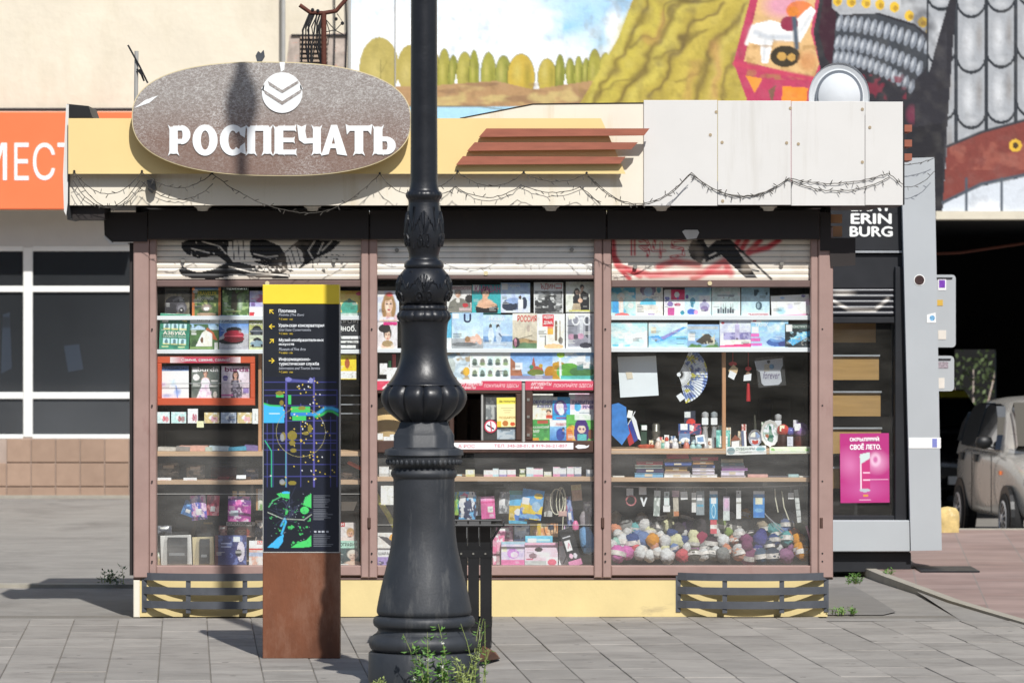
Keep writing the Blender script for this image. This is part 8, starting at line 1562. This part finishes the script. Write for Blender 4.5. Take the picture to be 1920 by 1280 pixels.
# things hanging from the wire above the yarn
MB().tube([P(1150, 911, .16), P(1250, 913, .16), P(1400, 913, .16), P(1515, 909, .16)], .004, 5).build('hanging_wire', 'alu', K)
def hang(x, y0, y1, w, col, label, fn=None, roll=0, hook=True):
    o = mag((x-w/2, y0, x+w/2, y1), label, col, fn, .15, 'hanging card', 'hanging_card', 'cards hanging above the yarn', th=.004, roll=roll, lean=0)
    if hook:
        p1 = P(x, y0-1, .152); MB().tube([p1, P(x, 912, .155)], .001, 4).build('hook', 'alu', o)
W_ = '#ecebe8'
hang(1181, 915, 929, 13, W_, 'white square tag above a ring toy, first of the hanging row'); b = MB()
b.tube([P(1183+9*math.cos(a*.4), 938+9*math.sin(a*.4), .15) for a in range(17)], .005, 6); tag(b.build('ring_toy', mat('ring_red', '#b8686c', .5, var=.5, scale=50), None, True), 'red and white ring hanging below the first tag', 'ring toy')
hang(1205, 912, 927, 14, W_, 'white square tag above a white zip'); b = MB().pprism([(1200, 932), (1204, 931), (1207, 942), (1211, 931), (1214, 932), (1208, 949), (1206, 949)], .15, .006); tag(b.build('zip_fastener', 'shelf_white'), 'white V shaped zip hanging second in the row', 'zip')
hang(1231, 919, 967, 12, '#9aa29c', 'clear packet of grey green needles', lambda c: (c.r(0, 0, 1, .2, '#efede6'), c.n('#dfe4de', 4, 3, .5, .6, .9)), 2); hang(1250, 921, 948, 10, '#d8e6e0', 'pale mint tag card with white top', lambda c: c.r(.3, .1, .7, .3, '#7f8a86')); hang(1250, 947, 959, 13, W_, 'white price tag below the mint tag card', hook=False)
hang(1267, 919, 931, 13, '#c8a4b0', 'dusty pink header card'); hang(1268, 931, 967, 10, '#b8b0a0', 'needle packet with orange foot below the pink header', lambda c: c.r(.1, .75, 1, 1, '#c0805a'), hook=False, roll=-2); hang(1283, 921, 936, 13, W_, 'white crumpled tag in the middle of the hanging row', roll=-4)
hang(1301, 923, 960, 8, '#dcdad6', 'narrow white ribbon card', lambda c: c.r(0, .35, 1, .5, '#6a6862')); hang(1313, 920, 965, 15, '#8f989c', 'clear packet with a blue thread', lambda c: (c.r(.1, .15, .75, .4, '#eeeeea'), c.r(.1, .55, .9, .66, '#5a9ab4'))); 
def f(c): c.r(0, 0, 1, .1, '#efeeea'); c.r(.2, .2, .8, .45, '#e4ecec'); c.ring(.5, .7, .22, .06, '#bfe0ee')
hang(1338, 920, 974, 15, '#4a9ac4', 'blue header packet left of the larger blue one', f); hang(1338, 973, 1000, 12, '#c8505a', 'red thread packet below the smaller blue packet', lambda c: c.r(0, .4, 1, .65, '#e6dcd2'), hook=False)
hang(1362, 930, 975, 12, '#c4b4c4', 'pale lilac thread card', lambda c: (c.e(.5, .3, .35, .2, '#d8b0cc'), c.r(0, .6, 1, 1, '#c8cfcc'))); hang(1385, 919, 972, 9, '#e4e4e0', 'long white ribbon card', lambda c: (c.r(0, .42, 1, .46, '#9a988e'), c.r(.3, .05, .6, .1, '#3a3a38')))
hang(1423, 920, 970, 21, '#4a8ac8', 'larger blue header packet with a yellow label', lambda c: (c.r(0, 0, 1, .12, '#eeeeea'), c.r(.18, .25, .82, .5, '#e8e4c4'), c.e(.5, .72, .35, .08, '#7fb4dc'), c.r(0, .8, 1, .95, '#3a78c0')))
for (pts, lab) in (([(1453, 916), (1454, 935), (1459, 960)], 'upper thin white cord hanging at the right'), ([(1466, 920), (1470, 950), (1479, 974)], 'longer thin white cord hanging at the right')):
    tag(MB().tube([P(a, b_, .15) for a, b_ in pts], .0035, 5).build('cord_sample', 'cable_white'), lab, 'cord', 'white cords above the yarn')
hang(1483, 923, 935, 11, W_, 'white tag between the cord and the long strip'); hang(1499, 917, 979, 8, '#c8cbc8', 'long grey white label strip at the right end', lambda c: [c.r(0, y_, 1, y_+.03, '#8a8d8a') for y_ in (.2, .4, .6, .8)], roll=-6)
b = MB().tube([P(1512, 985, .13), P(1518, 1005, .13), P(1521, 1022, .13)], .007, 6); tag(b.build('pink_pen', mat('pen_pink', '#e0a0b4', .4)), 'white and pink pen leaning at the right window edge', 'pen')
for k, (pts) in enumerate(([(1436, 965), (1450, 978), (1470, 995)], [(1434, 962), (1452, 985), (1466, 998)])): tag(MB().tube([P(a, b_, .14+.01*k) for a, b_ in pts], .0035, 6).build('knitting_needle', 'alu'), ['upper', 'lower'][k]+' steel knitting needle slanting above the yarn', 'knitting needle', 'knitting needles')
# ---------------------------------------------------------------- yarn
def yarn_mesh(kind):
    b = MB(); n, m_ = 26, 16
    for j in range(m_+1):
        ph = math.pi*j/m_
        for i in range(n):
            th_ = 2*math.pi*i/n; r_ = 1+.06*math.sin(7*th_+5*ph)+.05*math.sin(11*ph-4*th_)+.07*math.sin(2*th_+ph*3)
            if kind: b.v.append((r_*math.sin(ph)*math.cos(th_), .8*r_*math.sin(ph)*math.sin(th_), 1.18*r_*math.cos(ph)*(1-.12*abs(math.cos(ph)))))
            else: b.v.append((r_*1.05*math.sin(ph)*math.cos(th_), .85*r_*math.sin(ph)*math.sin(th_), r_*.92*math.cos(ph)))
    for j in range(m_):
        for i in range(n): b.f.append((j*n+i, (j+1)*n+i, (j+1)*n+(i+1) % n, j*n+(i+1) % n))
    return b
YA, YK = yarn_mesh(0), yarn_mesh(1)
band = MB(); nb = 26
for zz, rr_ in ((-.30, 1.10), (.30, 1.08)):
    for i in range(nb): a = 2*math.pi*i/nb; band.v.append((rr_*math.cos(a), rr_*.82*math.sin(a), zz))
for i in range(nb): band.f.append((i, (i+1) % nb, nb+(i+1) % nb, nb+i))
mb_ = bpy.data.meshes.new('paper_band'); mb_.from_pydata(band.v, [], band.f); mb_.materials.append(mat('band_white', '#cfc9c2', .5, var=.5, scale=45)); 
YM = {}
def yarn_data(col, kind):
    k = (col, kind)
    if k not in YM:
        src = YK if kind else YA; me = bpy.data.meshes.new('yarn_ball'); me.from_pydata(src.v, [], src.f); me.polygons.foreach_set('use_smooth', [True]*len(me.polygons))
        me.materials.append(mat('yarn_'+col[1:], col, .9, var=.28, scale=60, bump=.9, bscale=170, stretch=(1, 1, 2.4))); YM[k] = me
    return YM[k]
names = {'#e070bc': 'bright pink', '#ecebe6': 'white', '#d85a62': 'coral red', '#6b6459': 'taupe', '#8f8f8c': 'grey', '#d89a80': 'peach', '#85466a': 'mauve', '#3a5570': 'petrol blue', '#2c3a50': 'dark navy', '#98648a': 'dusty violet', '#ec9a28': 'orange', '#a8d4c4': 'mint', '#2f4a86': 'navy blue', '#7088b8': 'mid blue', '#d8d6d4': 'pale grey', '#ece0b4': 'cream', '#a02a50': 'crimson', '#3f2430': 'dark maroon', '#3f3f8c': 'indigo', '#6ab0b0': 'teal', '#e0906a': 'apricot', '#3a3238': 'charcoal', '#4a3458': 'dark plum', '#8aa050': 'olive green', '#1d1c1e': 'black', '#b0a088': 'tan', '#5a6a94': 'slate blue', '#7a8048': 'moss'}
rows = [('front', .13, 1041, [(1157, '#e070bc', 12), (1174, '#e070bc', 12), (1200, '#ecebe6', 12), (1217, '#ecebe6', 11), (1233, '#ecebe6', 11), (1250, '#ecebe6', 12), (1277, '#d85a62', 12), (1298, '#6b6459', 12), (1319, '#ecebe6', 11), (1338, '#8f8f8c', 11), (1357, '#8f8f8c', 12), (1384, '#d89a80', 13), (1406, '#85466a', 12), (1427, '#3a5570', 13), (1451, '#2c3a50', 13), (1476, '#98648a', 13), (1503, '#ec9a28', 14)]),
        ('second', .20, 1015, [(1152, '#a8d4c4', 10), (1168, '#ecebe6', 12), (1186, '#2f4a86', 12), (1204, '#7088b8', 11), (1225, '#ec9a28', 13), (1247, '#d8d6d4', 12), (1265, '#ece0b4', 12), (1283, '#2f4a86', 11), (1300, '#ece0b4', 11), (1314, '#a02a50', 13), (1335, '#3f2430', 13), (1354, '#ecebe6', 11), (1376, '#d89a80', 12), (1399, '#85466a', 13), (1424, '#3f3f8c', 14), (1448, '#2f4a86', 13), (1472, '#6ab0b0', 13), (1500, '#ec9a28', 13)]),
        ('raised front', .165, 1029, [(1148+k*19.5, c_, 9) for k, c_ in enumerate(['#ecebe6', '#a8d4c4', '#d85a62', '#ecebe6', '#d89a80', '#ece0b4', '#7088b8', '#ecebe6', '#98648a', '#8f8f8c', '#ecebe6', '#e0906a', '#d8d6d4', '#85466a', '#3f3f8c', '#2c3a50', '#ecebe6', '#98648a', '#ec9a28'])]),
        ('raised middle', .245, 1002, [(1156+k*21, c_, 9) for k, c_ in enumerate(['#ecebe6', '#d8d6d4', '#7088b8', '#ece0b4', '#ecebe6', '#2f4a86', '#d8d6d4', '#ece0b4', '#a02a50', '#ecebe6', '#8aa050', '#d8d6d4', '#1d1c1e', '#3f3f8c', '#6ab0b0', '#7088b8', '#e0906a'])]),
        ('third', .29, 990, [(1152, '#e0906a', 12), (1172, '#8f8f8c', 12), (1192, '#6ab0b0', 11), (1212, '#d8d6d4', 12), (1234, '#8f8f8c', 12), (1254, '#ece0b4', 12), (1274, '#3a3238', 12), (1294, '#4a3458', 13), (1316, '#3a3238', 12), (1338, '#d85a62', 10), (1354, '#8aa050', 12), (1376, '#1d1c1e', 14), (1400, '#1d1c1e', 14), (1427, '#b0a088', 12), (1450, '#6ab0b0', 12), (1476, '#5a6a94', 13), (1502, '#7a8048', 13)]),
        ('back', .38, 970, [(1158, '#b0a088', 10), (1204, '#b0a088', 11), (1246, '#6b6459', 11), (1262, '#ece0b4', 10), (1290, '#3a3238', 10), (1370, '#ecebe6', 9), (1398, '#ec9a28', 11), (1480, '#5a6a94', 10)])]
rr = random.Random(77); ordn = ['first', 'second', 'third', 'fourth', 'fifth', 'sixth', 'seventh', 'eighth', 'ninth', 'tenth', 'eleventh', 'twelfth', 'thirteenth', 'fourteenth', 'fifteenth', 'sixteenth', 'seventeenth', 'eighteenth', 'nineteenth']
for (rn, Yr, py, items) in rows:
    for k, (px, col, r_) in enumerate(items):
        c = P(px+rr.uniform(-3, 3), py+rr.uniform(-6, 3), Yr+rr.uniform(-.03, .03)); s_ = (r_*rr.uniform(1.05, 1.32))/S(Yr); kind = rr.random() < .45
        o = link('yarn_ball', yarn_data(col, kind), c, None); o.scale = (s_*rr.uniform(.9, 1.15), s_, s_*rr.uniform(.85, 1.1)); o.rotation_euler = (rr.uniform(-.3, .3), rr.uniform(-.35, .35), rr.uniform(0, 6))
        tag(o, f"{names[col]} yarn ball, {ordn[k]} from the left in the {rn} yarn row", 'yarn', 'yarn heaped in the right window')
        if rr.random() < .55:
            q = bpy.data.objects.new('paper_band', mb_); COL.objects.link(q); q.parent = o
# more small souvenirs between the figurines
for k, (x, w_, h_, c1, c2, lab) in enumerate(((1221, 8, 16, '#d8c8a0', '#7a5a3a', 'tan picture magnet beside the pewter beaker'), (1238, 9, 22, '#c0504a', '#efe6d8', 'red and cream magnet behind the figurine row'), (1250, 9, 26, '#e6e4de', '#4a78a8', 'white and blue magnet behind the figurine row'), (1262, 9, 24, '#3f6a9a', '#dfe8ee', 'deep blue magnet behind the figurine row'), (1330, 9, 20, '#dcdcd6', '#8a5a40', 'cream magnet between the two silver statuettes'), (1350, 10, 44, '#8fb8b4', '#e9f0ee', 'tall pale teal box behind the teal frame'), (1366, 9, 40, '#c8b090', '#6a4a30', 'tall tan box behind the toy house'), (1395, 9, 46, '#a8483e', '#e6d8c0', 'tall red box behind the narrow picture stands'), (1432, 9, 50, '#5a7a58', '#dfe6d0', 'tall green box behind the plates'), (1492, 9, 54, '#c8c4d0', '#7a5a90', 'tall lilac box behind the snow globes'), (1511, 9, 40, '#d09a60', '#8a4030', 'ochre box at the right end behind the violet globe'))):
    mag((x-w_/2, SH-h_, x+w_/2, SH-1), lab, c1, lambda c, c2=c2: (c.r(.15, .3, .85, .7, c2), c.n('#f4f2ea', 4, 3, .55, .65, .7)), .23 if h_ > 30 else .20, 'souvenir', 'souvenir_box', 'small souvenirs on the right shelf', th=.02, lean=2)
# timber step that carries the raised yarn rows
for (Yr, py) in ((.20, 1030), (.29, 1005), (.38, 983)): MB().box((X(1148), Yr+.01-.03, Z(1072)), (X(1518), Yr+.10, Z(py, Yr))).build('display_step', 'interior_brown', K)
bb = MB().lathe([(.001, -.085), (.035, -.07), (.045, -.02), (.04, .04), (.03, .075), (.001, .085)], (X(1101, .17), .19, Z(1013, .17)), 16); bb.roll(-12, P(1101, 1013, .17)); tag(bb.build('blue_yarn_skein', mat('yarn_sky', '#78aee0', .9, var=.2, scale=60, bump=.8, bscale=150), None, True), 'sky blue yarn skein at the right bottom of the middle window', 'yarn')
pg = MB().lathe([(.001, -.03), (.018, -.022), (.022, 0), (.015, .018), (.008, .03)], (X(1079, .15), .15, Z(985, .15)), 12); tag(pg.build('pink_toy', mat('toy_pink', '#e678a8', .4), None, True), 'small bright pink toy above the black box', 'toy')
dt = MB().lathe([(.001, -.05), (.03, -.035), (.034, .01), (.02, .04), (.001, .05)], (X(1097, .2), .2, Z(972, .2)), 14); tag(dt.build('plush_toy', mat('plush_grey', '#a49ca0', .9, var=.3, scale=50), None, True), 'grey plush toy above the sky blue skein', 'toy')
